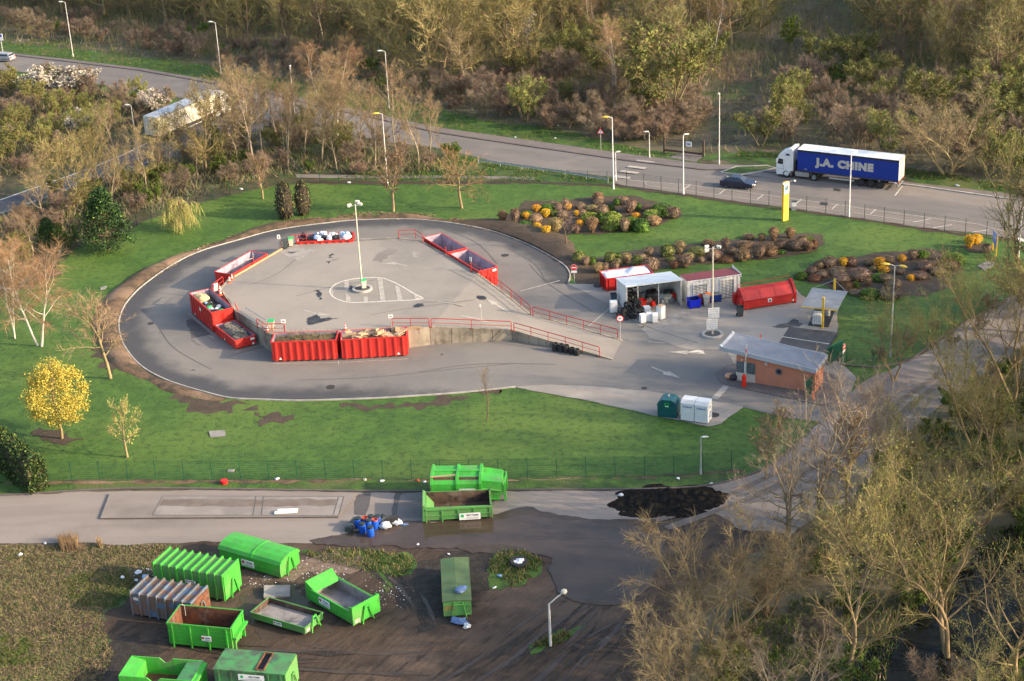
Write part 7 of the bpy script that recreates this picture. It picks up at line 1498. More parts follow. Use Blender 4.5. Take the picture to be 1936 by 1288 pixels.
# ================================================================ VEHICLES
def wheel(par, x, y, R, w, rim='steel', n=20):
    m = MB(); m.lathe([(R * .6, -w / 2), (R * .95, -w / 2), (R, -w * .32), (R, w * .32), (R * .95, w / 2), (R * .6, w / 2)], n, (x, y, R), axis='y', cap=False); o = m.build('wheel', 'black_tread', par)
    m = MB(); s = -1 if y < 0.5 else 1
    m.lathe([(R * .6, -w * .38), (R * .5, -w * .42), (R * .3, -w * .22), (R * .18, -w * .45), (.01, -w * .45)], n, (x, y, R), axis='y', cap=False); m.lathe([(R * .6, w * .38), (R * .3, w * .2), (.01, w * .2)], n, (x, y, R), axis='y', cap=False); m.build('rim', rim, o); return o
def lorry(label, a, b, trailer_side, trailer_roof, textbody=None, facing=-1, TH=4.0, rear='cream_tarp'):
    t, L = place('articulated_lorry', label, 'lorry', a, b, base=.06); W = 2.5
    # local x along a->b; cab at the a end (facing=-1) or the b end
    f = facing
    def X(d): return f * (L / 2 - d)                    # distance d behind the nose
    def bx(m, d0, d1, y0, y1, z0, z1, k=0): m.box(min(X(d0), X(d1)), max(X(d0), X(d1)), y0, y1, z0, z1, k)
    # cab
    prof = [(0.06, .38), (0, 1.0), (.04, 1.75), (.22, 2.75), (.42, 3.1), (.72, 3.22), (1.25, 3.45), (1.65, 3.85), (2.2, 3.92), (2.25, 3.2), (2.25, .95), (1.9, .95), (1.8, .38)]
    m = MB(); m.extr([(X(d), z) for d, z in prof], .04, W - .04, 0, 'y'); cab = m.build('cab', 'white_paint', t, bevel=.05)
    m = MB(); m.add([(X(.02), .2, 1.8), (X(.02), W - .2, 1.8), (X(.2), W - .25, 2.7), (X(.2), .25, 2.7)], [(0, 1, 2, 3)]); m.build('windscreen', 'glass_dark', cab)
    for y, s in ((.04, -1), (W - .04, 1)):
        m = MB(); m.add([(X(.2), y + s * .012, 1.8), (X(.95), y + s * .012, 1.75), (X(.95), y + s * .012, 2.45), (X(.36), y + s * .012, 2.5)], [(0, 1, 2, 3)]); m.build('side_window', 'glass_dark', cab)
        m = MB(); m.add([(X(1.2), y + s * .012, 3.0), (X(1.85), y + s * .012, 2.95), (X(1.75), y + s * .012, 3.2), (X(1.4), y + s * .012, 3.25)], [(0, 1, 2, 3)]); m.build('air_intake', 'blue_dark', cab)
        m = MB(); bx(m, .05, .2, y + s * .1 - .06, y + s * .1 + .12, 1.9, 2.5); m.build('mirror', 'white_paint', cab)
        m = MB(); bx(m, .1, 1.0, y + s * .012 - .006, y + s * .012 + .006, 1.15, 1.18); bx(m, 1.0, 1.02, y + s * .012 - .006, y + s * .012 + .006, .95, 1.7); m.build('door_line', 'scrap_grey', cab)
    m = MB(); bx(m, -.02, .0, .15, .55, .62, .85); bx(m, -.02, .0, W - .55, W - .15, .62, .85); m.build('headlight', 'lamp_head', cab)
    m = MB(); bx(m, .04, .25, .05, W - .05, .3, .42); bx(m, .5, 2.1, .1, .35, .35, .6); m.build('bumper', 'scrap_grey', cab)
    m = MB(); bx(m, 1.7, 6.2, .75, W - .75, .7, .95); bx(m, 2.3, 2.5, .4, W - .4, .9, 2.2); m.build('chassis', 'chassis', t)
    m = MB(); bx(m, 2.6, 4.4, .05, .6, .4, 1.0); m.build('fuel_tank', 'steel', t); m = MB(); bx(m, 2.6, 4.2, W - .6, W - .05, .4, 1.0); m.build('fuel_tank', 'steel', t)
    for y in (.2, W - .2): wheel(t, X(1.4), y, .5, .32); wheel(t, X(5.1), y, .5, .5)
    # trailer
    d0 = 2.85; d1 = L
    m = MB(); bx(m, d0, d1, .0, W, 1.22, TH - .06); m.build('curtain_body', trailer_side, t)
    m = MB(); bx(m, d0 - .03, d1 + .03, -.03, W + .03, 1.1, 1.219); bx(m, d0, d1, .7, W - .7, .85, 1.1); m.build('trailer_frame', 'chassis', t)
    m = MB(); bx(m, d0 - .02, d1 + .02, -.025, -.001, TH - .3, TH - .06); bx(m, d0 - .02, d1 + .02, W + .001, W + .025, TH - .3, TH - .06); m.build('top_rail', 'dark' if trailer_side == 'blue_curtain' else 'scrap_grey', t)
    n = 26; vs = []
    for i in range(n + 1):
        for j in range(5):
            d = d0 - .03 + (d1 - d0 + .06) * i / n; vs.append((X(d), -.03 + (W + .06) * j / 4, TH - .055 + (.03 if 0 < j < 4 else 0) + (.015 * mnoise.noise(Vector((d * 1.1, j, 2))) if 0 < j < 4 else 0)))
    m = MB(); m.add(vs, [(i * 5 + j, (i + 1) * 5 + j, (i + 1) * 5 + j + 1, i * 5 + j + 1) for i in range(n) for j in range(4)]); m.build('roof', trailer_roof, t)
    for s in (0, 1):
        m = MB(); y0 = .06 + s * (W / 2); y1 = W / 2 - .03 + s * (W / 2) - .03; bx(m, d1 + .001, d1 + .05, y0, y1, 1.25, TH - .12); d_ = m.build('rear_door', rear, t)
        m = MB()
        for q in (.3, .75): y = y0 + (y1 - y0) * q; m.tube([(X(d1 + .08), y, 1.28), (X(d1 + .08), y, TH - .15)], .022, 5)
        m.build('lock_bar', 'galv', d_)
    for k in range(3):
        for y in (.2, W - .2): wheel(t, X(d1 - 2.2 - 1.28 * k), y, .49, .4, 'chassis')
    m = MB(); bx(m, d0 + 4.2, d1 - 5.6, .03, .07, .55, .72); bx(m, d0 + 4.2, d1 - 5.6, W - .07, W - .03, .55, .72); m.build('side_guard', 'galv', t)
    m = MB(); bx(m, d1 - .15, d1 - .02, .1, W - .1, .45, .58); bx(m, d1 - .25, d1 - .15, .3, .45, .45, 1.1); bx(m, d1 - .25, d1 - .15, W - .45, W - .3, .45, 1.1); m.build('underrun_bar', 'scrap_grey', t)
    m = MB(); bx(m, d1 + .02, d1 + .06, .1, .5, .95, 1.08); bx(m, d1 + .02, d1 + .06, W - .5, W - .1, .95, 1.08); m.build('tail_light', 'tail_red', t)
    m = MB(); bx(m, d0 + 2.6, d0 + 2.75, .3, .45, .15, 1.1); bx(m, d0 + 2.6, d0 + 2.75, W - .45, W - .3, .15, 1.1); m.build('landing_leg', 'chassis', t)
    if textbody:
        text('lettering', textbody, 1.28, 'letter_grey', t, (X(d0) + .5 * (X(d1) - X(d0)) - .35, -.02, 2.55), (math.pi / 2, 0, 0), bold=.10, sx=1.08, spacing=1.15)
        for k in range(22): d = d0 + .3 + k * .61; m = MB(); bx(m, d, d + .04, -.014, -.002, 1.23, 1.62); m.build('strap', 'blue_dark', t)
        m = MB(); bx(m, d0 + .9, d0 + 1.3, -.012, -.006, 1.42, 1.5); m.build('small_print', 'letter_grey', t)
    return t
lorry('articulated lorry with a white cab and a blue lettered curtain trailer parked by the road', (1466.5, 335), (1697, 362), 'blue_curtain', 'roof_white', 'J.A. CHINE', -1, 4.0, 'cream_tarp')
lorry('articulated lorry with a long cream white trailer on the slip road behind trees', (303, 274), (438, 214), 'cream_tarp', 'grey_blue', None, 1, 4.0, 'cream_tarp')
def car(label, a, b, paint, facing=1, estate=False):
    t, L = place('car', label, 'car', a, b, base=.06); W = 1.7; f = facing; X = lambda u: f * L * (u - .5)      # u=0 rear, 1 front
    prof = [(0, .35), (0.0, .72), (.02, .92), (.18, .96), (.66, .92), (.90, .78), (.985, .62), (1.0, .35), (.95, .2), (.05, .2)]
    m = MB(); m.extr([(X(u), z) for u, z in prof], 0, W, 0, 'y'); body = m.build('body', paint, t, bevel=.06)
    if estate: cab = [(.02, .93), (.07, 1.38), (.45, 1.45), (.55, 1.38), (.72, .92)]
    else: cab = [(.10, .95), (.24, 1.34), (.34, 1.42), (.52, 1.41), (.58, 1.36), (.74, .91)]
    m = MB(); ins = lambda z: .03 + .22 * (z - .92) / .5
    vs = [(X(u), ins(z), z) for u, z in cab] + [(X(u), W - ins(z), z) for u, z in cab]; n = len(cab)
    fs = [(i, i + 1, n + i + 1, n + i) for i in range(n - 1)] + [tuple(range(n)), tuple(range(n, 2 * n))]
    m.add(vs, fs); m.build('roof', paint, body)
    def lerp(i, j, q, s):
        u = cab[i][0] + (cab[j][0] - cab[i][0]) * q; z = cab[i][1] + (cab[j][1] - cab[i][1]) * q; return u, z
    def glass(name, pts): m = MB(); m.add(pts, [tuple(range(len(pts)))]); m.build(name, 'glass_dark', body)
    eps = .012
    for y0, s in ((0, -1), (W, 1)):
        Y = lambda z: (ins(z) - eps) if s < 0 else (W - ins(z) + eps)
        u0, u1 = (.13, .33) if not estate else (.08, .30)
        mid = .40
        for ua, ub, uta, utb in (((.17, mid - .01, .26, mid - .01), (mid + .02, .69, mid + .02, .575)) if not estate else ((.07, mid - .01, .1, mid - .01), (mid + .02, .67, mid + .02, .55))):
            pts = [(X(ua), Y(.99), .99), (X(ub), Y(.97), .97), (X(utb), Y(1.33), 1.33), (X(uta), Y(1.33), 1.33)]; glass('side_window', pts)
    a0, a1 = cab[-2], cab[-1]; glass('windscreen', [(X(a1[0] - .015) + f * .01, ins(.98) + .05, .97), (X(a1[0] - .015) + f * .01, W - ins(.98) - .05, .97), (X(a0[0] + .012) + f * .012, W - ins(1.34) - .03, 1.34), (X(a0[0] + .012) + f * .012, ins(1.34) + .03, 1.34)])
    a0, a1 = cab[1], cab[0]; glass('rear_window', [(X(a1[0] + .01) - f * .012, ins(.98) + .05, 1.0), (X(a1[0] + .01) - f * .012, W - ins(.98) - .05, 1.0), (X(a0[0] - .012) - f * .012, W - ins(1.3) - .03, 1.3), (X(a0[0] - .012) - f * .012, ins(1.3) + .03, 1.3)])
    for u in (.19, .80):
        for y in (.1, W - .1): wheel(t, X(u), y, .3, .2, 'steel', 16)
    m = MB()
    for y in (.12, W - .42): m.box(min(X(.985), X(.985) + f * .03), max(X(.985), X(.985) + f * .03), y, y + .3, .58, .72)
    m.build('headlight', 'lamp_head', body)
    for y in (.06, W - .36): m = MB(); m.box(min(X(0), X(0) - f * .02), max(X(0), X(0) - f * .02), y, y + .3, .68, .88); m.build('tail_light', 'tail_red', body)
    m = MB(); m.box(min(X(0), X(0) - f * .02), max(X(0), X(0) - f * .02), W / 2 - .26, W / 2 + .26, .48, .6); m.build('number_plate', 'sign_white', body)
    m = MB(); m.box(min(X(1), X(1) + f * .02), max(X(1), X(1) + f * .02), W / 2 - .26, W / 2 + .26, .38, .5); m.build('number_plate', 'sign_white', body)
    m = MB(); m.box(min(X(.02), X(.98)), max(X(.02), X(.98)), -.015, -.001, .45, .52); m.build('side_trim', 'dark', body)
    return t
car('dark navy saloon car driving on the main road towards the blue lorry', (1360.5, 355), (1423, 361), 'car_navy', 1)
car('silver hatchback car at the far left end of the main road', (-38, 116), (20, 119), 'car_silver', -1, True)
# ================================================================ PLANTS
NP = np.random.default_rng(5)
def quads_mesh(name, V, mats, mi=None):                       # V: (n,4,3)
    n = len(V); me = bpy.data.meshes.new(name); me.vertices.add(n * 4); me.vertices.foreach_set('co', V.reshape(-1).astype(np.float32))
    me.loops.add(n * 4); me.loops.foreach_set('vertex_index', np.arange(n * 4, dtype=np.int32))
    me.polygons.add(n); me.polygons.foreach_set('loop_start', np.arange(0, n * 4, 4, dtype=np.int32))
    for x in mats: me.materials.append(M[x])
    if mi is not None: me.polygons.foreach_set('material_index', mi.astype(np.int32))
    me.update(calc_edges=True); return me
def strips(p0, p1, w0, w1, rng):
    d = p1 - p0; r = rng.normal(size=d.shape); n = np.cross(d, r); n /= np.linalg.norm(n, axis=1, keepdims=True) + 1e-9
    return np.stack([p0 - n * w0, p0 + n * w0, p1 + n * w1, p1 - n * w1], 1)
def leaves(p, size, rng, flat=0.0):
    n = len(p); a = rng.normal(size=(n, 3)); a /= np.linalg.norm(a, axis=1, keepdims=True); b = rng.normal(size=(n, 3)); b -= a * (a * b).sum(1, keepdims=True); b /= np.linalg.norm(b, axis=1, keepdims=True)
    s = (size * rng.uniform(.6, 1.3, n))[:, None]; a = a * s; b = b * s * .7
    return np.stack([p - a - b * .3, p + b, p + a + b * .3, p - b], 1)
def tree_meshes(seed, H=10., r0=.14, clear=.25, nl=14, ang=(30, 65), ll=.42, nb=7, bl=.42, nt=13, tl=.8, tw=.016, up=.25, droop=0., stems=1, splay=.25, shape='round', bark='bark_brown', twig='twig_brown', leaf=None, nleaf=0, ls=.12, gn=.12, lean=0., tipz=0., mixtwig=None):
    rg_ = random.Random(seed); rn = np.random.default_rng(seed); tm = MB(); P0 = []; P1 = []; W0 = []; BR = []; tips = []
    def walk(p, d, length, n, bias, wob):
        pts = [p.copy()]
        for i in range(n):
            d = (d + Vector((rg_.gauss(0, wob), rg_.gauss(0, wob), rg_.gauss(0, wob) + bias / n))).normalized(); p = p + d * (length / n); pts.append(p.copy())
        return pts
    def at(pts, t):
        f = t * (len(pts) - 1); i = min(int(f), len(pts) - 2); return pts[i].lerp(pts[i + 1], f - i), (pts[i + 1] - pts[i]).normalized()
    def side(d, a):
        q = d.cross(Vector((rg_.gauss(0, 1), rg_.gauss(0, 1), rg_.gauss(0, 1)))); q.normalize(); return (d * math.cos(a) + q * math.sin(a)).normalized()
    for s in range(stems):
        az = 6.283 * s / stems + rg_.uniform(-.5, .5); tilt = splay * rg_.uniform(.6, 1.3) if stems > 1 else lean
        d = Vector((math.cos(az) * tilt, math.sin(az) * tilt, 1)).normalized(); hs = H * (rg_.uniform(.75, 1.0) if stems > 1 else .93)
        st = walk(Vector((math.cos(az), math.sin(az), 0)) * (.12 * stems ** .5 if stems > 1 else 0), d, hs, 9, .1, gn * .6); rr = r0 * (1 if stems == 1 else .6)
        tm.tube(st, [rr * (1.15 - 1.05 * (i / 9)) + .01 for i in range(10)], 6, cap=False)
        limbs = []
        n_ = max(3, nl // (1 if stems < 3 else 2)) if stems > 1 else nl
        for k in range(n_):
            t = clear + (.98 - clear) * ((k + rg_.random() * .8) / n_); t = min(t, .98); p, dd = at(st, t); u = (t - clear) / (1 - clear + 1e-6)
            sh = {'round': .35 + .75 * math.sin(math.pi * (.18 + .76 * u)), 'cone': 1.05 - .85 * u, 'vase': .5 + .55 * u, 'up': .75 - .25 * u}[shape]
            a = math.radians(rg_.uniform(*ang)) * (1.1 - .45 * u); az2 = k * 2.4 + rg_.uniform(-.6, .6)
            out = Vector((math.cos(az2), math.sin(az2), 0)); d2 = (out * math.sin(a) + (dd * .4 + Vector((0, 0, .6))).normalized() * math.cos(a)).normalized()
            L = ll * H * sh * rg_.uniform(.75, 1.2); lp = walk(p, d2, L, 6, up - droop * 1.4, gn)
            r1 = max(.012, rr * (1.15 - 1.05 * t) * .62); tm.tube(lp, [r1 * (1 - .13 * i) for i in range(7)], 4, cap=False); limbs.append((lp, L, r1))
        limbs.append((st[5:], H * .3, rr * .3))
        for lp, L, r1 in limbs:
            for k in range(nb):
                t = .22 + .78 * (k + rg_.random()) / nb; p, dd = at(lp, min(t, .99)); d2 = side(dd, math.radians(rg_.uniform(25, 60))); d2.z += up * .4 - droop * .5; d2.normalize()
                bL = bl * L * (1.15 - .55 * t) * rg_.uniform(.7, 1.25); bp = walk(p, d2, bL, 3, up * .5 - droop * 1.2, gn * 1.2)
                for i in range(3): P0.append(bp[i]); P1.append(bp[i + 1]); W0.append((r1 * .38 * (1 - .22 * i) + tw * .5, r1 * .38 * (1 - .22 * (i + 1)) + tw * .45))
                for q in range(nt):
                    tt = rg_.random(); p2, d3 = at(bp, min(.99, tt)); d4 = side(d3, math.radians(rg_.uniform(15, 65))); d4.z += up * .3 - droop * .9; d4.normalize(); l = tl * rg_.uniform(.45, 1.2)
                    e = p2 + d4 * l
                    if droop > .5: m_ = p2 + d4 * l * .35; e = m_ + Vector((d4.x * .25, d4.y * .25, -1)) * l * .9; P0.append(p2); P1.append(m_); W0.append((tw, tw * .8)); p2 = m_
                    P0.append(p2); P1.append(e); W0.append((tw, tw * .3)); tips.append((p2, e))
    tme = tm.mesh('trunk', [bark], True)
    a, b, w_ = np.array(P0, dtype=float), np.array(P1, dtype=float), np.array(W0)
    V = strips(a, b, w_[:, :1], w_[:, 1:], rn); mats = [twig]; mi = np.zeros(len(V), int)
    if mixtwig: mats.append(mixtwig); mi[rn.random(len(V)) < .35] = 1
    if nleaf:
        tp = np.array([(*x, *y) for x, y in tips if y.z > tipz * H], dtype=float); i = rn.integers(0, len(tp), nleaf); t = rn.uniform(.75 if tipz else .3, 1.0, nleaf)[:, None]
        V2 = leaves(tp[i, :3] * (1 - t) + tp[i, 3:] * t, ls, rn); V = np.concatenate([V, V2]); mi = np.concatenate([mi, np.full(len(V2), len(mats))]); mats = mats + [leaf]
    return tme, quads_mesh('crown', V, mats, mi), H
KINDS = {}
def kind(key, seeds, **kw): KINDS[key] = [tree_meshes(s, **kw) for s in seeds]
kind('gold', (1, 2, 3), H=12, r0=.18, clear=.10, nl=20, ang=(38, 80), ll=.52, nb=10, nt=17, tl=1.1, tw=.024, up=.35, bark='bark_gold', twig='twig_gold', mixtwig='twig_olive', leaf='bud_olive', nleaf=900, ls=.10)
kind('tall', (4, 5, 6), H=11.5, r0=.12, clear=.30, nl=15, ang=(25, 58), ll=.32, nb=9, nt=18, tl=.8, tw=.011, up=.4, bark='bark_pale', twig='twig_brown', mixtwig='twig_gold')
kind('wood', (7, 8, 9), H=12, r0=.14, clear=.12, nl=20, ang=(30, 65), ll=.40, nb=10, nt=17, tl=1.0, tw=.022, up=.35, bark='bark_brown', twig='twig_olive', mixtwig='twig_brown', leaf='bud_olive', nleaf=700, ls=.10)
kind('birch', (10, 11), H=11, r0=.13, clear=.25, nl=15, ang=(22, 45), ll=.30, nb=9, nt=22, tl=.9, tw=.008, up=.2, droop=.25, bark='bark_birch', twig='twig_rust', mixtwig='twig_brown', stems=2, splay=.16)
kind('shrubolive', (12, 13, 14), H=5, r0=.10, clear=.12, nl=10, ang=(25, 60), ll=.34, nb=8, nt=15, tl=.55, tw=.020, up=.3, stems=5, splay=.42, bark='bark_brown', twig='twig_olive', mixtwig='twig_gold', leaf='bud_olive', nleaf=2200, ls=.10)
kind('shrubpink', (15, 16, 17), H=2.6, r0=.05, clear=.06, nl=10, ang=(25, 70), ll=.42, nb=7, nt=22, tl=.5, tw=.012, up=.1, stems=6, splay=.75, bark='bark_brown', twig='twig_pink', mixtwig='twig_brown')
kind('shrubbrown', (18, 19, 20), H=4, r0=.07, clear=.10, nl=10, ang=(25, 60), ll=.36, nb=8, nt=22, tl=.55, tw=.012, up=.3, stems=5, splay=.45, bark='bark_brown', twig='twig_brown', mixtwig='twig_grey')
kind('shrubgreen', (21, 22), H=3, r0=.06, clear=.08, nl=10, ang=(25, 65), ll=.38, nb=6, nt=12, tl=.4, tw=.016, up=.2, stems=5, splay=.6, bark='bark_dark', twig='twig_olive', leaf='leaf_green', nleaf=4500, ls=.10)
kind('blossom', (23,), H=3, r0=.06, clear=.08, nl=10, ang=(25, 70), ll=.42, nb=6, nt=14, tl=.45, tw=.016, up=.25, stems=6, splay=.7, bark='bark_dark', twig='twig_grey', leaf='leaf_blossom', nleaf=3600, ls=.085)
kind('willow', (24, 25, 26), H=14, r0=.26, clear=.18, nl=13, ang=(30, 62), ll=.46, nb=9, nt=20, tl=.95, tw=.008, up=.6, stems=2, splay=.34, gn=.2, bark='bark_gold', twig='twig_river', mixtwig='twig_olive', leaf='bud_lime', nleaf=3400, ls=.045, tipz=.62)
kind('oldtree', (27, 28), H=15, r0=.34, clear=.18, nl=18, ang=(40, 80), ll=.44, nb=9, nt=16, tl=.9, tw=.008, up=.30, gn=.22, stems=2, splay=.14, bark='bark_pale', twig='twig_thicket', mixtwig='twig_grey')
kind('thicket', (29, 30), H=8, r0=.14, clear=.08, nl=16, ang=(25, 75), ll=.42, nb=9, nt=22, tl=.7, tw=.008, up=.25, gn=.18, stems=6, splay=.48, bark='bark_gold', twig='twig_thicket', mixtwig='twig_river')
kind('orchard', (31,), H=7, r0=.17, clear=.30, nl=16, ang=(55, 88), ll=.55, nb=8, nt=14, tl=.55, tw=.015, up=.25, gn=.2, bark='bark_gold', twig='twig_rust', mixtwig='twig_gold')
kind('roundyoung', (32, 33), H=7, r0=.13, clear=.22, nl=18, ang=(25, 55), ll=.36, nb=8, nt=14, tl=.55, tw=.014, up=.45, bark='bark_gold', twig='twig_brown', mixtwig='twig_pink', leaf='bud_gold', nleaf=500, ls=.08)
kind('lawnbare', (34,), H=9, r0=.16, clear=.30, nl=20, ang=(30, 75), ll=.40, nb=8, nt=12, tl=.7, tw=.013, up=.2, gn=.15, bark='bark_gold', twig='twig_brown', mixtwig='twig_gold')
kind('sapling', (35, 36), H=5.5, r0=.06, clear=.28, nl=14, ang=(25, 50), ll=.34, nb=5, nt=9, tl=.4, tw=.007, up=.3, bark='bark_brown', twig='twig_brown', mixtwig='twig_pink')
kind('yellow', (37,), H=7, r0=.11, clear=.20, nl=40, ang=(25, 80), ll=.36, nb=9, nt=2, tl=.6, tw=.012, up=.3, bark='bark_gold', twig='bud_gold')
kind('pale', (38,), H=4.2, r0=.09, clear=.28, nl=14, ang=(30, 70), ll=.40, nb=6, nt=10, tl=.4, tw=.012, up=.3, bark='bark_gold', twig='twig_gold', leaf='bud_lime', nleaf=700, ls=.06)
kind('weeping', (39,), H=4.2, r0=.09, clear=.50, nl=14, ang=(60, 95), ll=.42, nb=6, nt=12, tl=1.3, tw=.014, up=.1, droop=.9, bark='bark_gold', twig='twig_gold', mixtwig='bud_lime', leaf='bud_lime', nleaf=900, ls=.06)
kind('lime', (40,), H=6, r0=.10, clear=.15, nl=16, ang=(30, 70), ll=.40, nb=7, nt=10, tl=.5, tw=.014, up=.3, bark='bark_brown', twig='bud_lime', leaf='leaf_lime', nleaf=4200, ls=.13)
kind('whiteblossom', (41,), H=10, r0=.15, clear=.25, nl=16, ang=(30, 70), ll=.36, nb=8, nt=11, tl=.6, tw=.018, up=.3, bark='bark_brown', twig='twig_grey', leaf='leaf_blossom', nleaf=1500, ls=.12)
USED = {}
def tree(k, loc, H, label, cat='bare tree', group=None, name='bare_tree', var=None, rz=None, wide=1.0, parts=True):
    lst = KINDS[k]; i = USED.get(k, 0); USED[k] = i + 1; tm, cm, H0 = lst[(i if var is None else var) % len(lst)]
    t = thing(name, label, cat, loc, RNG.uniform(0, 6.28) if rz is None else rz, group); s = H / H0; t.scale = (s * wide, s * wide, s)
    link('trunk', tm, t); link('crown', cm, t); return t
# ---- where something stands, in words taken from what one can find in the photo
LM = [(60, 60, 'above the billboard'), (150, 60, 'above the far left lamp'), (280, 70, 'left of the second verge lamp'), (420, 90, 'behind the second verge lamp'), (560, 120, 'above the birches'), (690, 150, 'left of the third verge lamp'), (800, 170, 'right of the third verge lamp'), (900, 200, 'above the guard rail end'), (1000, 215, 'above the guard rail'), (1100, 240, 'left of the triangular sign'), (1165, 240, 'above the zebra crossing'), (1240, 230, 'above the bramble notice'), (1320, 200, 'left of the mown track'), (1460, 170, 'right of the mown track'), (1560, 180, 'above the lorry cab'), (1640, 200, 'above the blue trailer'), (1720, 200, 'above the blue trailer end'), (1810, 240, 'right of the blue lorry'), (1910, 240, 'near the right border')]
def near_lm(px): return min(LM, key=lambda q: abs(q[0] - px))[2]
def scatter(poly, dmin, seed, cap=400, holes=()):
    rq = random.Random(seed); Wp = W2(poly); x0, x1 = min(p.x for p in Wp), max(p.x for p in Wp); y0, y1 = min(p.y for p in Wp), max(p.y for p in Wp)
    def inside(x, y, pp):
        c = False; n = len(pp)
        for i in range(n):
            a, b = pp[i], pp[i - 1]
            if (a.y > y) != (b.y > y) and x < (b.x - a.x) * (y - a.y) / (b.y - a.y) + a.x: c = not c
        return c
    H_ = [W2(h) for h in holes]; out = []; cell = {}; tries = int((x1 - x0) * (y1 - y0) / dmin ** 2 * 6)
    for _ in range(tries):
        x, y = rq.uniform(x0, x1), rq.uniform(y0, y1); k = (int(x // dmin), int(y // dmin))
        if any((x - q[0]) ** 2 + (y - q[1]) ** 2 < dmin * dmin for a in (-1, 0, 1) for b in (-1, 0, 1) for q in cell.get((k[0] + a, k[1] + b), ())): continue
        if not inside(x, y, Wp) or any(inside(x, y, h) for h in H_): continue
        cell.setdefault(k, []).append((x, y)); out.append(Vector((x, y, 0)))
        if len(out) >= cap: break
    return out
NAMES = {'gold': ('golden twigged bare tree', 'bare_tree'), 'wood': ('olive brown bare tree', 'bare_tree'), 'tall': ('slender brown bare tree', 'bare_tree'), 'birch': ('white stemmed birch', 'birch_tree'), 'shrubolive': ('rounded olive shrub', 'shrub'), 'shrubpink': ('low pinkish bramble shrub', 'bramble_shrub'), 'shrubbrown': ('brown twiggy shrub', 'shrub'), 'shrubgreen': ('leafy green shrub', 'shrub'), 'willow': ('bare willow with pale buds', 'willow_tree'), 'thicket': ('pinkish twiggy thicket', 'shrub'), 'blossom': ('white blossoming shrub', 'blossom_shrub'), 'lime': ('fresh lime green tree', 'leafy_tree'), 'oldtree': ('gnarled bare tree', 'bare_tree'), 'whiteblossom': ('pale blossoming tree', 'blossom_tree')}
def wood(poly, dmin, seed, mix, hr, where, group, lm=True, cap=400, holes=(), depth=None):
    rq = random.Random(seed); ks = [k for k, n in mix for _ in range(n)]
    for v in scatter(poly, dmin, seed, cap, holes):
        k = rq.choice(ks); lab, nm = NAMES[k]; px, py = proj(v); H0 = KINDS[k][0][2]; dz = ''
        if depth: dz = (' in front' if py > depth[0] else ' midway' if py > depth[1] else ' deep')
        tree(k, v, H0 * rq.uniform(*hr), f"{lab}{dz} {where}{', ' + near_lm(px) if lm else ''}", 'shrub' if 'shrub' in nm else 'tree', group, nm, var=rq.randrange(3), rz=rq.uniform(0, 6.28), wide=rq.uniform(.9, 1.15))
G1 = 'trees of the wood across the main road'
TRK = [(1330, 315), (1345, 250), (1375, 180), (1430, 115), (1490, 60), (1530, -60), (1680, -60), (1640, 60), (1560, 110), (1490, 145), (1450, 190), (1425, 230), (1400, 280), (1390, 318)]
wood([(-150, -75), (1010, -75), (1010, 60), (970, 185), (880, 178), (800, 160), (640, 118), (400, 68), (200, 36), (-150, 10)], 5.9, 1, [('gold', 8), ('wood', 3), ('tall', 1)], (.85, 1.3), 'in the wood', G1, depth=(70, 5))
wood([(1010, -75), (1520, -75), (1470, 50), (1340, 110), (1330, 130), (1180, 110), (1010, 90)], 6.0, 2, [('wood', 5), ('birch', 2), ('tall', 1), ('gold', 1), ('shrubolive', 2)], (.85, 1.2), 'in the wood', G1, depth=(50, 0), holes=(TRK,))
wood([(1640, -75), (2150, -75), (2150, 150), (1990, 170), (1880, 150), (1760, 165), (1640, 110), (1600, 80)], 5.2, 3, [('wood', 6), ('tall', 2), ('gold', 2)], (.9, 1.25), 'in the wood', G1, depth=(70, 0), holes=(TRK,))
# undergrowth edge along the verge
G2 = 'shrubs along the far road verge'
wood([(-60, 30), (200, 52), (400, 82), (640, 128), (800, 160), (830, 198), (667, 164), (404, 118), (217, 86), (-60, 62)], 3.9, 4, [('shrubbrown', 4), ('shrubgreen', 1), ('shrubpink', 3)], (.55, 1.05), 'at the wood edge', G2)
wood([(800, 160), (900, 165), (1010, 150), (1120, 190), (1200, 215), (1320, 200), (1335, 260), (1250, 272), (1140, 262), (1024, 236), (900, 222), (838, 200)], 3.3, 5, [('shrubpink', 5), ('shrubbrown', 3), ('shrubolive', 1)], (.75, 1.25), 'of the verge thicket', G2)
wood([(1030, 95), (1180, 110), (1330, 120), (1350, 180), (1200, 210), (1120, 185), (1010, 150)], 5.0, 6, [('shrubolive', 5), ('wood', 1), ('shrubbrown', 1)], (.9, 1.5), 'of the shrub mound', G2)
wood([(1450, 195), (1560, 120), (1650, 115), (1770, 170), (1760, 200), (1640, 205), (1480, 230)], 4.0, 7, [('shrubolive', 3), ('shrubbrown', 4), ('shrubgreen', 1)], (.8, 1.25), 'of the far scrub', G2)
wood([(1420, 240), (1640, 210), (1760, 205), (1900, 165), (2100, 190), (2100, 350), (1936, 345), (1720, 305), (1600, 285), (1480, 275), (1410, 285)], 3.7, 8, [('shrubolive', 4), ('shrubbrown', 5), ('shrubgreen', 1), ('shrubpink', 1)], (.8, 1.35), 'of the near scrub', G2)
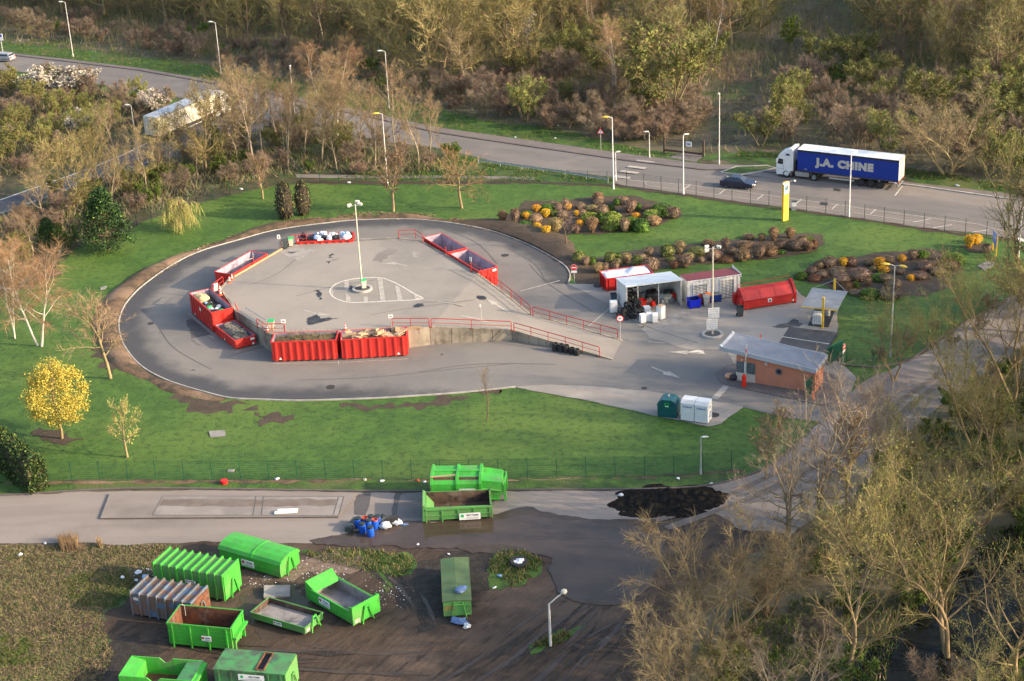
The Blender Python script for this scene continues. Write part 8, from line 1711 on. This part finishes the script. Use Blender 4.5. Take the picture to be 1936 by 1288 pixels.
# between the two left roads
G3 = 'shrubs between the main road and the slip road'
wood([(-80, 155), (60, 150), (230, 178), (320, 205), (290, 225), (220, 262), (160, 292), (-80, 355)], 3.9, 9, [('shrubbrown', 3), ('shrubpink', 2), ('shrubolive', 3)], (.55, 1.0), 'on the tongue of land left of the white lorry', G3, lm=False)
for px, h, wd, lab in (((125, 178), 4.4, 1.7, 'big mound of white blossoming blackthorn beside the main road'), ((288, 212), 3.2, 1.2, 'smaller white blossoming shrub behind the rear of the white lorry'), ((150, 245), 2.6, 1.5, 'low whitish blossoming shrub in the middle of the tongue of scrub')):
    tree('blossom', P(*px), h, lab, 'shrub', None, 'blossom_shrub', wide=wd)
# below the slip road
G4 = 'trees and shrubs below the slip road'
SC4 = [(-80, 440), (19, 412), (137, 366), (320, 308), (440, 262), (560, 244), (700, 282), (860, 300), (850, 328), (720, 330), (590, 328), (500, 338), (373, 372), (245, 420), (130, 465), (70, 520), (-80, 560)]
wood(SC4, 4.0, 10, [('shrubbrown', 5), ('shrubolive', 3), ('shrubgreen', 2), ('shrubpink', 1)], (.5, .9), 'between the slip road and the lawn fence', G4, lm=False)
wood([(430, 262), (560, 246), (700, 284), (850, 302), (840, 322), (720, 326), (590, 322), (440, 330)], 3.8, 11, [('tall', 1)], (.75, 1.15), 'in the row between the junction and the footpath', 'row of bare trees beside the footpath', lm=False, cap=40)
wood([(-80, 450), (60, 410), (200, 345), (380, 290), (430, 330), (300, 390), (160, 440), (60, 500), (-80, 540)], 5.6, 12, [('tall', 4), ('wood', 2), ('gold', 2)], (.55, .85), 'between the slip road and the dark pine', G4, lm=False)
ORD0 = ('first', 'second', 'third', 'fourth', 'fifth')
def spec(k, b, ty, label, name='bare_tree', cat='tree', wide=1.0, var=None, rz=None):
    v = P(*b); return tree(k, v, hgt(v, ty) * .97, label, cat, None, name, var=var, wide=wide, rz=rz)
spec('birch', (636, 265), 90, 'tall white stemmed birch with a golden crown in the row by the footpath', 'birch_tree', wide=1.0)
spec('birch', (540, 285), 155, 'crooked white birch stem right of the white lorry', 'birch_tree', wide=.6)
spec('birch', (1162, 205), 45, 'white stemmed birch with an orange crown behind the verge thicket', 'birch_tree', wide=.9)
spec('birch', (1122, 95), -60, 'white stemmed birch left of the orange crowned birch, deep in the wood', 'birch_tree', wide=.7)
spec('whiteblossom', (985, 130), 25, 'pale blossoming tree at the front edge of the wood', 'blossom_tree', wide=.9)
spec('lime', (1490, 95), 38, 'fresh lime green young tree beside the mown track', 'leafy_tree', wide=1.2)
spec('shrubolive', (1265, 215), 62, 'largest rounded olive shrub, on the mound left of the mown track', 'shrub', 'shrub', wide=1.15)
spec('thicket', (1790, 330), 190, 'broad golden brown willow mound right of the blue lorry', 'shrub', 'shrub', wide=1.5)
spec('gold', (1690, 330), 225, 'golden bare tree right behind the lamp at the lorry rear', wide=.9) if False else None
spec('wood', (1880, 180), -10, 'tall brown bare tree at the right border of the wood', wide=1.0)
spec('birch', (75, 655), 440, 'big white stemmed birch with rusty twigs on the left lawn', 'birch_tree', wide=1.25, var=0)
spec('birch', (28, 640), 468, 'slimmer white birch at the very left of the lawn', 'birch_tree', wide=.8, var=1)
spec('lawnbare', (209, 716), 545, 'wide bare tree on the lawn at the left bend of the ring road')
def oval_crown(seed, H, R, z0, n, ls):
    rn = np.random.default_rng(seed); c = rn.normal(size=(190, 3)); c /= np.linalg.norm(c, axis=1, keepdims=True); c *= (rn.uniform(.25, 1.0, (190, 1)) ** .45); hz_ = (H - z0) / 2
    k = rn.integers(0, 190, n); u_ = c[k]; p = np.column_stack([u_[:, 0] * R * (1 - .22 * u_[:, 2]), u_[:, 1] * R * (1 - .22 * u_[:, 2]), z0 + hz_ + u_[:, 2] * hz_]) + rn.normal(0, R * .085, (n, 3)); return quads_mesh('crown', leaves(p, ls, rn), ['leaf_yellow', 'bud_lime'], rn.choice(2, n, p=[.85, .15]))
v = P(117, 830); h = hgt(v, 682); t = thing('flowering_tree', 'round tree full of bright yellow flowers on the lawn', 'tree', v); t.scale = (h / 7,) * 3
link('trunk', KINDS['yellow'][0][0], t); link('crown', oval_crown(5, 7.0, 2.55, 1.35, 15000, .07), t)
spec('pale', (241, 865), 772, 'small pale budding tree right of the yellow tree', 'young_tree')
spec('weeping', (342, 432), 366, 'small weeping willow with yellow green strands on the lawn', 'weeping_willow', wide=1.25)
spec('roundyoung', (497, 376), 300, 'reddish young bare tree behind the two dark columns', wide=1.2)
spec('roundyoung', (744, 400), 268, 'round topped young bare tree on the lawn behind the ring road')
spec('orchard', (873, 394), 285, 'flat spreading bare tree with rusty twigs on the lawn')
spec('sapling', (1071, 468), 378, 'thin bare tree in front of the upper shrub bed', wide=1.2)
spec('sapling', (921, 797), 692, 'leafless reddish sapling on the lawn below the ring road', wide=.75)
for k_, (b_, ty_) in enumerate((((345, 306), 205), ((398, 296), 172), ((440, 282), 150), ((470, 292), 165), ((372, 330), 240))):
    spec('tall', b_, ty_, ORD0[k_] + ' from the left of the thin bare trees screening the white lorry', wide=.9)
# riverside trees in the foreground
for a in (('oldtree', (1545, 990), 700, 'tall gnarled bare tree at the bend of the access road', .95, 0), ('oldtree', (1490, 1030), 785, 'smaller gnarled bare tree left of the tall one at the road bend', .85, 1), ('roundyoung', (1448, 905), 770, 'grey bare tree at the lawn corner by the road bend', .9, 1), ('thicket', (1565, 1075), 915, 'twiggy thicket below the gnarled trees', .8, 0), ('roundyoung', (1600, 960), 780, 'bare grey tree right of the tall gnarled one', .8, 0),
          ('willow', (1690, 720), 548, 'olive budding tree in front of the twin yellow lamp', .9, 0), ('willow', (1810, 765), 550, 'bare budding tree where the access road narrows', .9, 1), ('willow', (1915, 760), 480, 'tall budding tree at the right border beside the access road', .9, 2),
          ('oldtree', (1650, 905), 735, 'thin bare tree standing between road bend and river bank', .7, 1), ('willow', (1690, 1080), 850, 'budding willow below the road bend, behind the large leaning willow', .9, 1), ('willow', (1840, 850), 640, 'budding tree leaning over the narrow part of the access road', .9, 0), ('willow', (1740, 915), 745, 'budding tree on the bank right of the access road', 1.0, 0), ('willow', (1630, 1010), 845, 'budding tree at the inner side of the road bend', .9, 1), ('willow', (1800, 1060), 830, 'budding tree over the dark river bank', 1.0, 2), ('oldtree', (1670, 880), 720, 'bare tree at the far side of the access road, above the gnarled ones', .8, 0), ('willow', (1880, 960), 720, 'tall budding tree near the right border above the river', .95, 1),
          ('willow', (1600, 1290), 960, 'large golden leaning willow in the right foreground', 1.0, 2), ('willow', (1790, 1240), 900, 'large budding willow between river and access road', 1.1, 0), ('willow', (1930, 1290), 960, 'large budding willow at the lower right corner', 1.0, 1), ('willow', (1900, 1440), 1170, 'budding willow at the bottom right border', 1.0, 0),
          ('thicket', (1350, 1235), 995, 'broad tan twiggy thicket at the edge of the muddy yard', 1.08, 0), ('thicket', (1290, 1335), 1165, 'twiggy thicket at the bottom border beside the yard', 1.1, 1), ('thicket', (1450, 1165), 1010, 'twiggy thicket between the road bend and the muddy yard', .9, 1), ('oldtree', (1500, 1420), 1190, 'gnarled bare tree at the bottom border', .8, 1)):
    spec(a[0], a[1], a[2], a[3], 'willow_tree' if a[0] == 'willow' else 'shrub' if a[0] == 'thicket' else 'bare_tree', 'shrub' if a[0] == 'thicket' else 'tree', a[4], a[5])
RIV = [(1640, 1300), (1700, 1180), (1790, 1110), (1890, 1040), (2000, 1000), (2000, 1300)]
wood([(1470, 1030), (1600, 965), (1690, 890), (1760, 810), (1850, 740), (1990, 655), (2150, 620), (2150, 1460), (1340, 1460), (1330, 1250), (1400, 1080)], 4.1, 13, [('shrubgreen', 7), ('shrubolive', 2), ('shrubbrown', 3)], (.5, .95), 'in the riverside undergrowth', 'shrubs under the riverside trees', lm=False, holes=(RIV,))
wood([(1930, 500), (2030, 480), (2300, 560), (2300, 1400), (2010, 1400), (1990, 700)], 6.5, 14, [('willow', 2), ('wood', 2)], (1.15, 1.5), 'beyond the right border of the riverside', 'trees right of the riverside', lm=False)
wood([(1840, 600), (1930, 545), (1990, 520), (1990, 560), (1900, 610), (1800, 668), (1720, 690), (1600, 688), (1650, 676), (1760, 630)], 3.2, 15, [('shrubbrown', 4), ('shrubgreen', 1)], (.3, .55), 'along the fence of the access road', 'low shrubs along the access road', lm=False)
# ---- dense evergreens, clipped bushes
def leafmass(name, seed, f, n, ls, mats, prob, core=None, coreR=.86):
    # f(u,v) -> point on the outline (unit params); leaves sit in a shell around it
    rn = np.random.default_rng(seed); rq = random.Random(seed); pts = []
    for _ in range(n):
        u, v = rq.random(), rq.random(); p = f(u, v); k = rq.uniform(.80, 1.10); pts.append((p[0] * k, p[1] * k, p[2] * (rq.uniform(.96, 1.03))))
    V = leaves(np.array(pts), ls, rn); mi = rn.choice(len(mats), len(V), p=prob); me = quads_mesh(name, V, mats, mi)
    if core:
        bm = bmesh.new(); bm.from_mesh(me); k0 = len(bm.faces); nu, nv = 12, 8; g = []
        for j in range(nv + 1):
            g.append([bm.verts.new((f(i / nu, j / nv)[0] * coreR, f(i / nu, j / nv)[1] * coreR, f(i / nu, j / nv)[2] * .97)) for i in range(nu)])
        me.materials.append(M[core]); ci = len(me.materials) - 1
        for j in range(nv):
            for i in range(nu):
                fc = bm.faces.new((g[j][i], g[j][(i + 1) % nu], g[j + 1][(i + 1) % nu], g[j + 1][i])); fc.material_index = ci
        bm.to_mesh(me); bm.free()
    return me
def prof_f(prof, lump=.1, fr=1.5, seed=0):
    def f(u, v):
        s = v * (len(prof) - 1); i = min(int(s), len(prof) - 2); r = prof[i][0] + (prof[i + 1][0] - prof[i][0]) * (s - i); z = prof[i][1] + (prof[i + 1][1] - prof[i][1]) * (s - i)
        a = u * 2 * math.pi; k = 1 + lump * mnoise.noise(Vector((math.cos(a) * fr, math.sin(a) * fr, z * fr + seed * 5.3))); return (r * k * math.cos(a), r * k * math.sin(a), z * (1 + lump * .25 * mnoise.noise(Vector((math.cos(a), math.sin(a), seed)))))
    return f
BALL = [(.22, .0), (.36, .12), (.47, .32), (.5, .52), (.45, .74), (.32, .91), (.15, .985), (.02, 1.0)]
VASE = [(.12, .0), (.20, .14), (.36, .38), (.48, .62), (.5, .78), (.42, .92), (.24, .99), (.02, 1.0)]
DOME = [(.47, .0), (.5, .25), (.49, .5), (.42, .75), (.30, .91), (.14, .985), (.02, 1.0)]
BM = {}
for key, mats in {'y': ['blossom_yellow', 'bud_gold'], 't': ['bush_tan', 'bush_brown'], 'b': ['bush_brown', 'bush_greybrown'], 'e': ['bush_greybrown', 'bush_tan'], 'g': ['bush_green', 'leaf_green'], 'l': ['leaf_lime', 'bud_olive'], 'd': ['leaf_dark', 'bush_green'], 'o': ['bush_olive', 'bush_tan'], 'k': ['leaf_green', 'bush_olive'], 'r': ['bush_redbrown', 'bush_brown'], 'p': ['bush_peach', 'bush_tan']}.items():
    BM[key] = [leafmass('bush', hash(key) % 97 + i if False else ord(key) + i * 7, prof_f(pr, .24, 2.6, i), 1000, .045 if key in 'tbeory' else .052, mats, [.78, .22] if key == 'y' else [.6, .4], mats[1], .78) for i, pr in enumerate((VASE if key in 'tbeyopr' else BALL, BALL if key in 'tbeyop' else DOME))]
BN = {'y': 'bright yellow flowering bush', 't': 'tan clipped bush', 'b': 'brown clipped bush', 'e': 'grey brown clipped bush', 'g': 'low green clipped bush', 'l': 'light green clipped bush', 'd': 'dark green clipped bush', 'o': 'olive clipped bush', 'k': 'deep olive clipped bush', 'r': 'red brown clipped bush', 'p': 'peach coloured bush'}
ORD = ['first', 'second', 'third', 'fourth', 'fifth', 'sixth', 'seventh', 'eighth', 'ninth', 'tenth', 'eleventh', 'twelfth', 'thirteenth', 'fourteenth', 'fifteenth', 'sixteenth', 'seventeenth', 'eighteenth', 'nineteenth', 'twentieth', 'twenty-first', 'twenty-second', 'twenty-third', 'twenty-fourth', 'twenty-fifth']
def bed(data, ox, oy, sc, where):
    L = []
    for tok in data.split():
        c, rest = tok[0], [float(x) for x in tok[1:].split(',')]; L.append((c, ox + rest[0] / sc, oy + rest[1] / sc, rest[2] / sc, rest[3] / sc))
    cnt = {}; tot = {}
    for q in L: tot[q[0]] = tot.get(q[0], 0) + 1
    for c, x, y, w_, h_ in sorted(L, key=lambda q: q[1]):
        b = (x, y + h_ * .46); s = scl(*b); v = P(*b); wm = w_ / s; hm = max(.4, (h_ / s - wm * .22) / .93); i = cnt.get(c, 0); cnt[c] = i + 1
        me = BM[c][0 if hm > wm * .85 else 1]; o = link('bush', me); o.location = v; o.rotation_euler = (0, 0, RNG.uniform(0, 6.28)); o.scale = (wm * 1.18, wm * 1.18, hm * 1.08)
        tag(o, f"{'only ' if tot[c] == 1 else ORD[i] + ' '}{BN[c]}{'' if tot[c] == 1 else ' from the left'} {where}", 'bush', 'bushes of the shrub beds')
bed('y577,232,58,60 y490,292,52,58 y652,272,64,72 y583,375,60,56 y658,422,60,90 y838,222,50,52 y1388,285,64,44 y928,360,52,64 y905,275,40,50 t303,300,70,95 b405,300,65,120 e570,312,95,85 o735,375,100,130 t1030,370,85,125 b1295,375,75,115 t1080,135,80,80 b1080,175,80,60 e1285,165,80,70 b1335,215,105,110 b1115,240,90,85 o1030,225,90,60 b935,210,75,60 b945,262,70,60 b815,180,60,60 b755,215,60,60 b790,275,80,60 b1470,230,60,60 b1690,270,95,100 b900,400,70,80 g665,215,115,60 g715,265,70,50 g500,275,90,60 l1008,300,130,95 l1190,325,150,150 l1525,270,130,80 p1530,325,100,80 g1340,340,160,100 d1430,365,110,110 d1230,180,50,60 d1590,230,150,100 d1100,310,60,90 d1400,215,60,60 d480,355,90,60 d1180,225,60,60', 880, 340, 4.302, 'in the upper bed')
bed('k368,560,85,85 b415,600,55,75 d465,590,50,60 k597,565,80,85 o505,645,75,80 b560,640,75,75 b628,640,60,75 o650,600,60,55 o712,575,70,75 d650,550,50,40 k795,595,75,85 b820,553,80,50 b890,610,110,100 b882,530,60,70 k1012,515,88,95 o1103,470,75,60 o1103,520,45,50 r1065,620,65,70 k1045,580,60,40 b1142,595,95,100 o1170,560,80,65 k1235,510,120,65 b1260,580,50,50 t1310,455,75,50 b1355,545,90,90 b1440,465,60,75 r1445,570,110,55 b1480,515,75,60 t1567,540,102,100 t1585,465,105,55 t1610,410,75,45 b1683,525,90,105 o1703,420,50,60 t1770,510,92,90 t1790,400,65,100 b1845,470,82,75 g1850,525,55,35 t1910,390,65,80 b1960,470,100,90 g2030,430,95,50 t2045,485,70,75 r2090,475,45,70 b2000,440,80,70', 1000, 340, 3.872, 'in the bed behind the sheds')
bed('y345,540,50,70 y597,540,62,75 y628,583,65,50 y755,505,52,50 y815,640,50,45 y1078,508,45,25 b255,530,110,80 b180,550,70,60 b195,610,90,55 b130,595,70,65 b310,590,110,70 b460,610,140,90 b325,640,110,80 r370,695,80,70 b400,525,80,70 e530,530,75,55 e650,510,90,55 b830,485,60,75 b915,555,100,75 b970,530,110,70 b1095,550,85,70 b640,640,90,60 b665,740,150,80 b740,590,70,50 b880,620,100,60 t515,672,52,65 o555,580,40,40 g55,625,75,55 g433,688,52,45 g535,745,120,70 g615,632,130,55 g1115,495,130,70 g900,475,80,55 b700,680,90,70 r150,640,80,50 b430,740,80,40 e1000,590,90,60', 1500, 350, 3.679, 'in the bed behind the canopy')
bed('y1222,395,62,90 y1272,372,70,70 b1345,440,60,65', 1500, 350, 3.679, 'beside the blue board')
bed('g1480,330,60,40 r1400,285,70,60 g1490,285,60,50 o1110,385,50,30', 1100, 440, 3.577, 'on the grass behind the red compactor') if False else None
TOP = [(.2, 0), (.38, .08), (.5, .3), (.5, .55), (.42, .76), (.26, .93), (.08, .99), (.01, 1.0)]
tpm = leafmass('foliage', 301, prof_f(TOP, .12, 1.6, 3), 1500, .035, ['leaf_topiary', 'bush_olive'], [.7, .3], 'bush_core')
for k, (b, ty, wd) in enumerate((((541, 413), 344, 36), ((574, 406), 343, 32))):
    v = P(*b); h = hgt(v, ty); t = thing('clipped_conifer', ('dark clipped conifer column on the lawn, the left and nearer of two', 'dark clipped conifer column on the lawn, the right and farther of two')[k], 'conifer', v, k * 2.0, 'pair of clipped conifers')
    o = link('foliage', tpm, t); o.scale = (wd / scl(*b), wd / scl(*b), h); m = MB(); m.tube([(0, 0, 0), (0, 0, .6)], .1, 6); m.build('trunk', 'bark_dark', t)
# dark pine: whorled branches carrying needle clumps
def conifer(seed, H, R, n, ls, mats, prob, clumps=150):
    rn = np.random.default_rng(seed); rq = random.Random(seed); pts = []; tm = MB(); tm.tube([(0, 0, 0), (0, 0, H * .9)], [.22, .05], 7)
    for c in range(clumps):
        u = rq.random() ** .9; z = H * (.10 + .88 * u); r = R * (1.05 - u) ** .72 * (min(1, .45 + u * 4)) * rq.uniform(.55, 1.12); a = rq.uniform(0, 6.28); cx, cy = r * math.cos(a), r * math.sin(a)
        tm.tube([(0, 0, z - .25 * r), (cx * .9, cy * .9, z)], [.05, .02], 3, cap=False); s = (.55 + .5 * (1 - u)) * R * .26
        for _ in range(n // clumps): q = [rq.gauss(0, 1) for _ in range(3)]; pts.append((cx + q[0] * s * .55, cy + q[1] * s * .55, max(.3, z + q[2] * s * .42)))
    V = leaves(np.array(pts), ls, rn); return tm.mesh('trunk', ['bark_brown'], True), quads_mesh('crown', V, mats, rn.choice(len(mats), len(V), p=prob))
v = P(205, 474); h = hgt(v, 357); tm, cm = conifer(71, h, 3.1, 9000, .13, ['leaf_conifer', 'leaf_dark', 'bush_green'], [.6, .3, .1], 210)
t = thing('pine_tree', 'dense dark green pine on the left lawn', 'tree', v); link('trunk', tm, t); link('crown', cm, t)
v = P(95, 470); t = thing('pine_tree', 'smaller dark conifer in the bushes left of the pine', 'tree', v, 1.0); link('trunk', tm, t); link('crown', cm, t); t.scale = (.5, .5, .5)
A_, B_ = P(76, 930), P(-95, 800); dH = (B_ - A_); LH = dH.length; HH = 3.2
rn = np.random.default_rng(9); n = 9000; u_ = rn.random(n); f_ = rn.choice(3, n, p=[.38, .38, .24]); hw = .95
px_ = u_ * LH; py_ = np.where(f_ == 0, -hw, np.where(f_ == 1, hw, rn.uniform(-hw, hw, n))); pz_ = np.where(f_ == 2, HH, rn.uniform(0, HH, n))
en = rn.random(n) < .10; px_ = np.where(en, 0, px_); py_ = np.where(en, rn.uniform(-hw, hw, n), py_); pz_ = np.where(en, rn.uniform(0, HH, n), pz_)
q_ = np.array([mnoise.noise(Vector((a * .9, b * .9, c * .9))) for a, b, c in zip(px_, py_, pz_)]); py_ = py_ * (1 - .28 * (pz_ / HH) ** 3 + .25 * q_); pz_ = pz_ * (1 + .07 * q_) - .5 * (f_ == 2) * (np.abs(py_) / hw) ** 3; px_ = px_ - .35 * q_ * en
V = leaves(np.column_stack([px_, py_, pz_]) + rn.normal(0, .07, (n, 3)), .12, rn); t = thing('conifer_hedge', 'tall dark conifer hedge cut by the left border, ending at the lawn fence', 'hedge', A_, math.atan2(dH.y, dH.x))
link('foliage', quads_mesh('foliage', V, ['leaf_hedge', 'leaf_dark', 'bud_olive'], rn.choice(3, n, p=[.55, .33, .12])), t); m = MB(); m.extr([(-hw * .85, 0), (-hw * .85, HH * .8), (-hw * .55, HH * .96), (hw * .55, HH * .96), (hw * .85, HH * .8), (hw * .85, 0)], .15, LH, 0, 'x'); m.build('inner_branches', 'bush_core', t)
# ---- ground cover nobody could count
def tufts(name, label, areas, n, hr, wr, mats, prob, seed, lean=.5, gap=-.18):
    rn = np.random.default_rng(seed); A = []; B = []; 
    for poly, share in areas:
        Wp = W2(poly); x0, x1 = min(p.x for p in Wp), max(p.x for p in Wp); y0, y1 = min(p.y for p in Wp), max(p.y for p in Wp); k = int(n * share); px = np.array([(p.x, p.y) for p in Wp]); got = 0
        while got < k:
            q = rn.uniform((x0, y0), (x1, y1), (k * 2, 2)); c = np.zeros(len(q), bool)
            for i in range(len(px)):
                a, b = px[i], px[i - 1]; cond = ((a[1] > q[:, 1]) != (b[1] > q[:, 1])) & (q[:, 0] < (b[0] - a[0]) * (q[:, 1] - a[1]) / (b[1] - a[1] + 1e-12) + a[0]); c ^= cond
            dens = np.array([mnoise.noise(Vector((x * .25, y * .25, seed))) + .5 * mnoise.noise(Vector((x * .9, y * .9, seed))) for x, y in q]); q = q[c & (dens > gap)][:k - got]; got += len(q); A.append(q)
    q = np.concatenate(A); m_ = len(q); h = rn.uniform(*hr, m_); p0 = np.column_stack([q, np.full(m_, .01)]); p1 = p0 + np.column_stack([rn.normal(0, lean, m_) * h, rn.normal(0, lean, m_) * h, h])
    me = quads_mesh(name, strips(p0, p1, rn.uniform(*wr, (m_, 1)), np.full((m_, 1), wr[0] * .3), rn), mats, rn.choice(len(mats), m_, p=prob)); o = link(name, me); tag(o, label, 'ground cover', kind='stuff')
tufts('rough_grass', 'tall dry grass and weeds on the rough ground left of the green skips', [([(-60, 1032), (330, 1032), (400, 1060), (255, 1100), (190, 1165), (215, 1240), (190, 1290), (190, 1330), (-60, 1330)], 1)], 48000, (.05, .24), (.010, .028), ['dry_grass', 'weed_green', 'twig_brown', 'twig_olive', 'litter_brown'], [.10, .22, .26, .26, .16], 1, .9, -.7)
tufts('green_weeds', 'patches of fresh green weeds on the rough ground beside the blue container', [([(140, 1085), (235, 1075), (260, 1110), (230, 1150), (150, 1145), (110, 1115)], .6), ([(0, 1200), (60, 1210), (80, 1250), (0, 1265)], .4)], 4200, (.06, .22), (.015, .04), ['weed_green', 'leaf_green'], [.7, .3], 11, .8, -.3)
tufts('rough_grass', 'pale reed tuft at the yard road edge', [([(110, 1022), (190, 1022), (195, 1040), (115, 1044)], 1)], 900, (.5, 1.0), (.01, .025), ['dry_grass'], [1.0], 2, .15)
tufts('weeds', 'green weeds and dry stalks on the small grass islands of the yard', [([(925, 1065), (950, 1040), (990, 1042), (1028, 1062), (1010, 1090), (965, 1112), (930, 1112)], .4), ([(1005, 1222), (1060, 1195), (1110, 1180), (1090, 1200), (1050, 1222)], .2), ([(560, 1040), (700, 1040), (790, 1052), (770, 1085), (730, 1120), (690, 1080), (600, 1060)], .4)], 5200, (.1, .4), (.012, .035), ['dry_grass', 'weed_green', 'bush_olive'], [.25, .55, .2], 3)
tufts('undergrowth', 'brown and green undergrowth on the floor of the wood and the scrub', [([(-150, -75), (2150, -75), (2150, 330), (1712, 315), (1330, 290), (1024, 238), (838, 204), (404, 122), (-150, 66)], .42), (SC4, .22), ([(-80, 155), (60, 150), (230, 178), (330, 205), (290, 225), (160, 296), (-80, 360)], .12), ], 70000, (.3, 1.3), (.02, .06), ['twig_brown', 'weed_green', 'twig_olive', 'twig_grey', 'leaf_green'], [.30, .16, .22, .22, .10], 4)
tufts('undergrowth', 'tall pale brushwood filling the gaps between the trees of the wood', [([(-150, -75), (2150, -75), (2150, 300), (1720, 290), (1600, 260), (1440, 210), (1440, 150), (1330, 150), (1320, 240), (1024, 228), (838, 190), (404, 108), (-150, 50)], 1)], 90000, (.7, 2.4), (.010, .028), ['twig_brown', 'twig_olive', 'twig_grey', 'twig_gold', 'bush_olive'], [.2, .27, .13, .25, .15], 8, .3)
tufts('riverside_grass', 'green grass and weeds covering the riverside ground under the trees', [([(1470, 1030), (1600, 965), (1690, 890), (1850, 740), (2150, 620), (2150, 1060), (1900, 1060), (1700, 1200), (1640, 1400), (1300, 1400), (1330, 1250)], 1)], 30000, (.12, .5), (.02, .05), ['weed_green', 'leaf_green', 'bush_olive', 'twig_brown'], [.4, .3, .15, .15], 6)
tufts('dead_weeds', 'dead stalks and clods on the soil banks round the ring road', [([(215, 590), (245, 540), (330, 485), (460, 440), (560, 415), (700, 402), (800, 404), (880, 416), (800, 416), (660, 417), (510, 438), (380, 475), (270, 540), (228, 600)], .6), ([(850, 412), (960, 430), (1060, 470), (1100, 510), (1080, 525), (1040, 485), (960, 447), (850, 421)], .4)], 9000, (.04, .22), (.02, .06), ['twig_brown', 'dry_grass', 'litter_brown', 'weed_green'], [.35, .25, .28, .12], 7, 1.0)
tufts('verge_grass', 'longer grass of the road verges and along the fence', [([(-60, 62), (217, 90), (404, 122), (667, 166), (838, 203), (1024, 238), (1215, 282), (1330, 304), (1180, 292), (900, 252), (605, 195), (264, 130), (-60, 88)], .5), ([(620, 342), (1160, 345), (1160, 337), (950, 310), (850, 292)], .25), ([(1390, 300), (1712, 335), (1934, 368), (1934, 352), (1712, 318), (1400, 285)], .25)], 22000, (.12, .35), (.02, .05), ['weed_green', 'leaf_green', 'dry_grass'], [.6, .3, .1], 5)
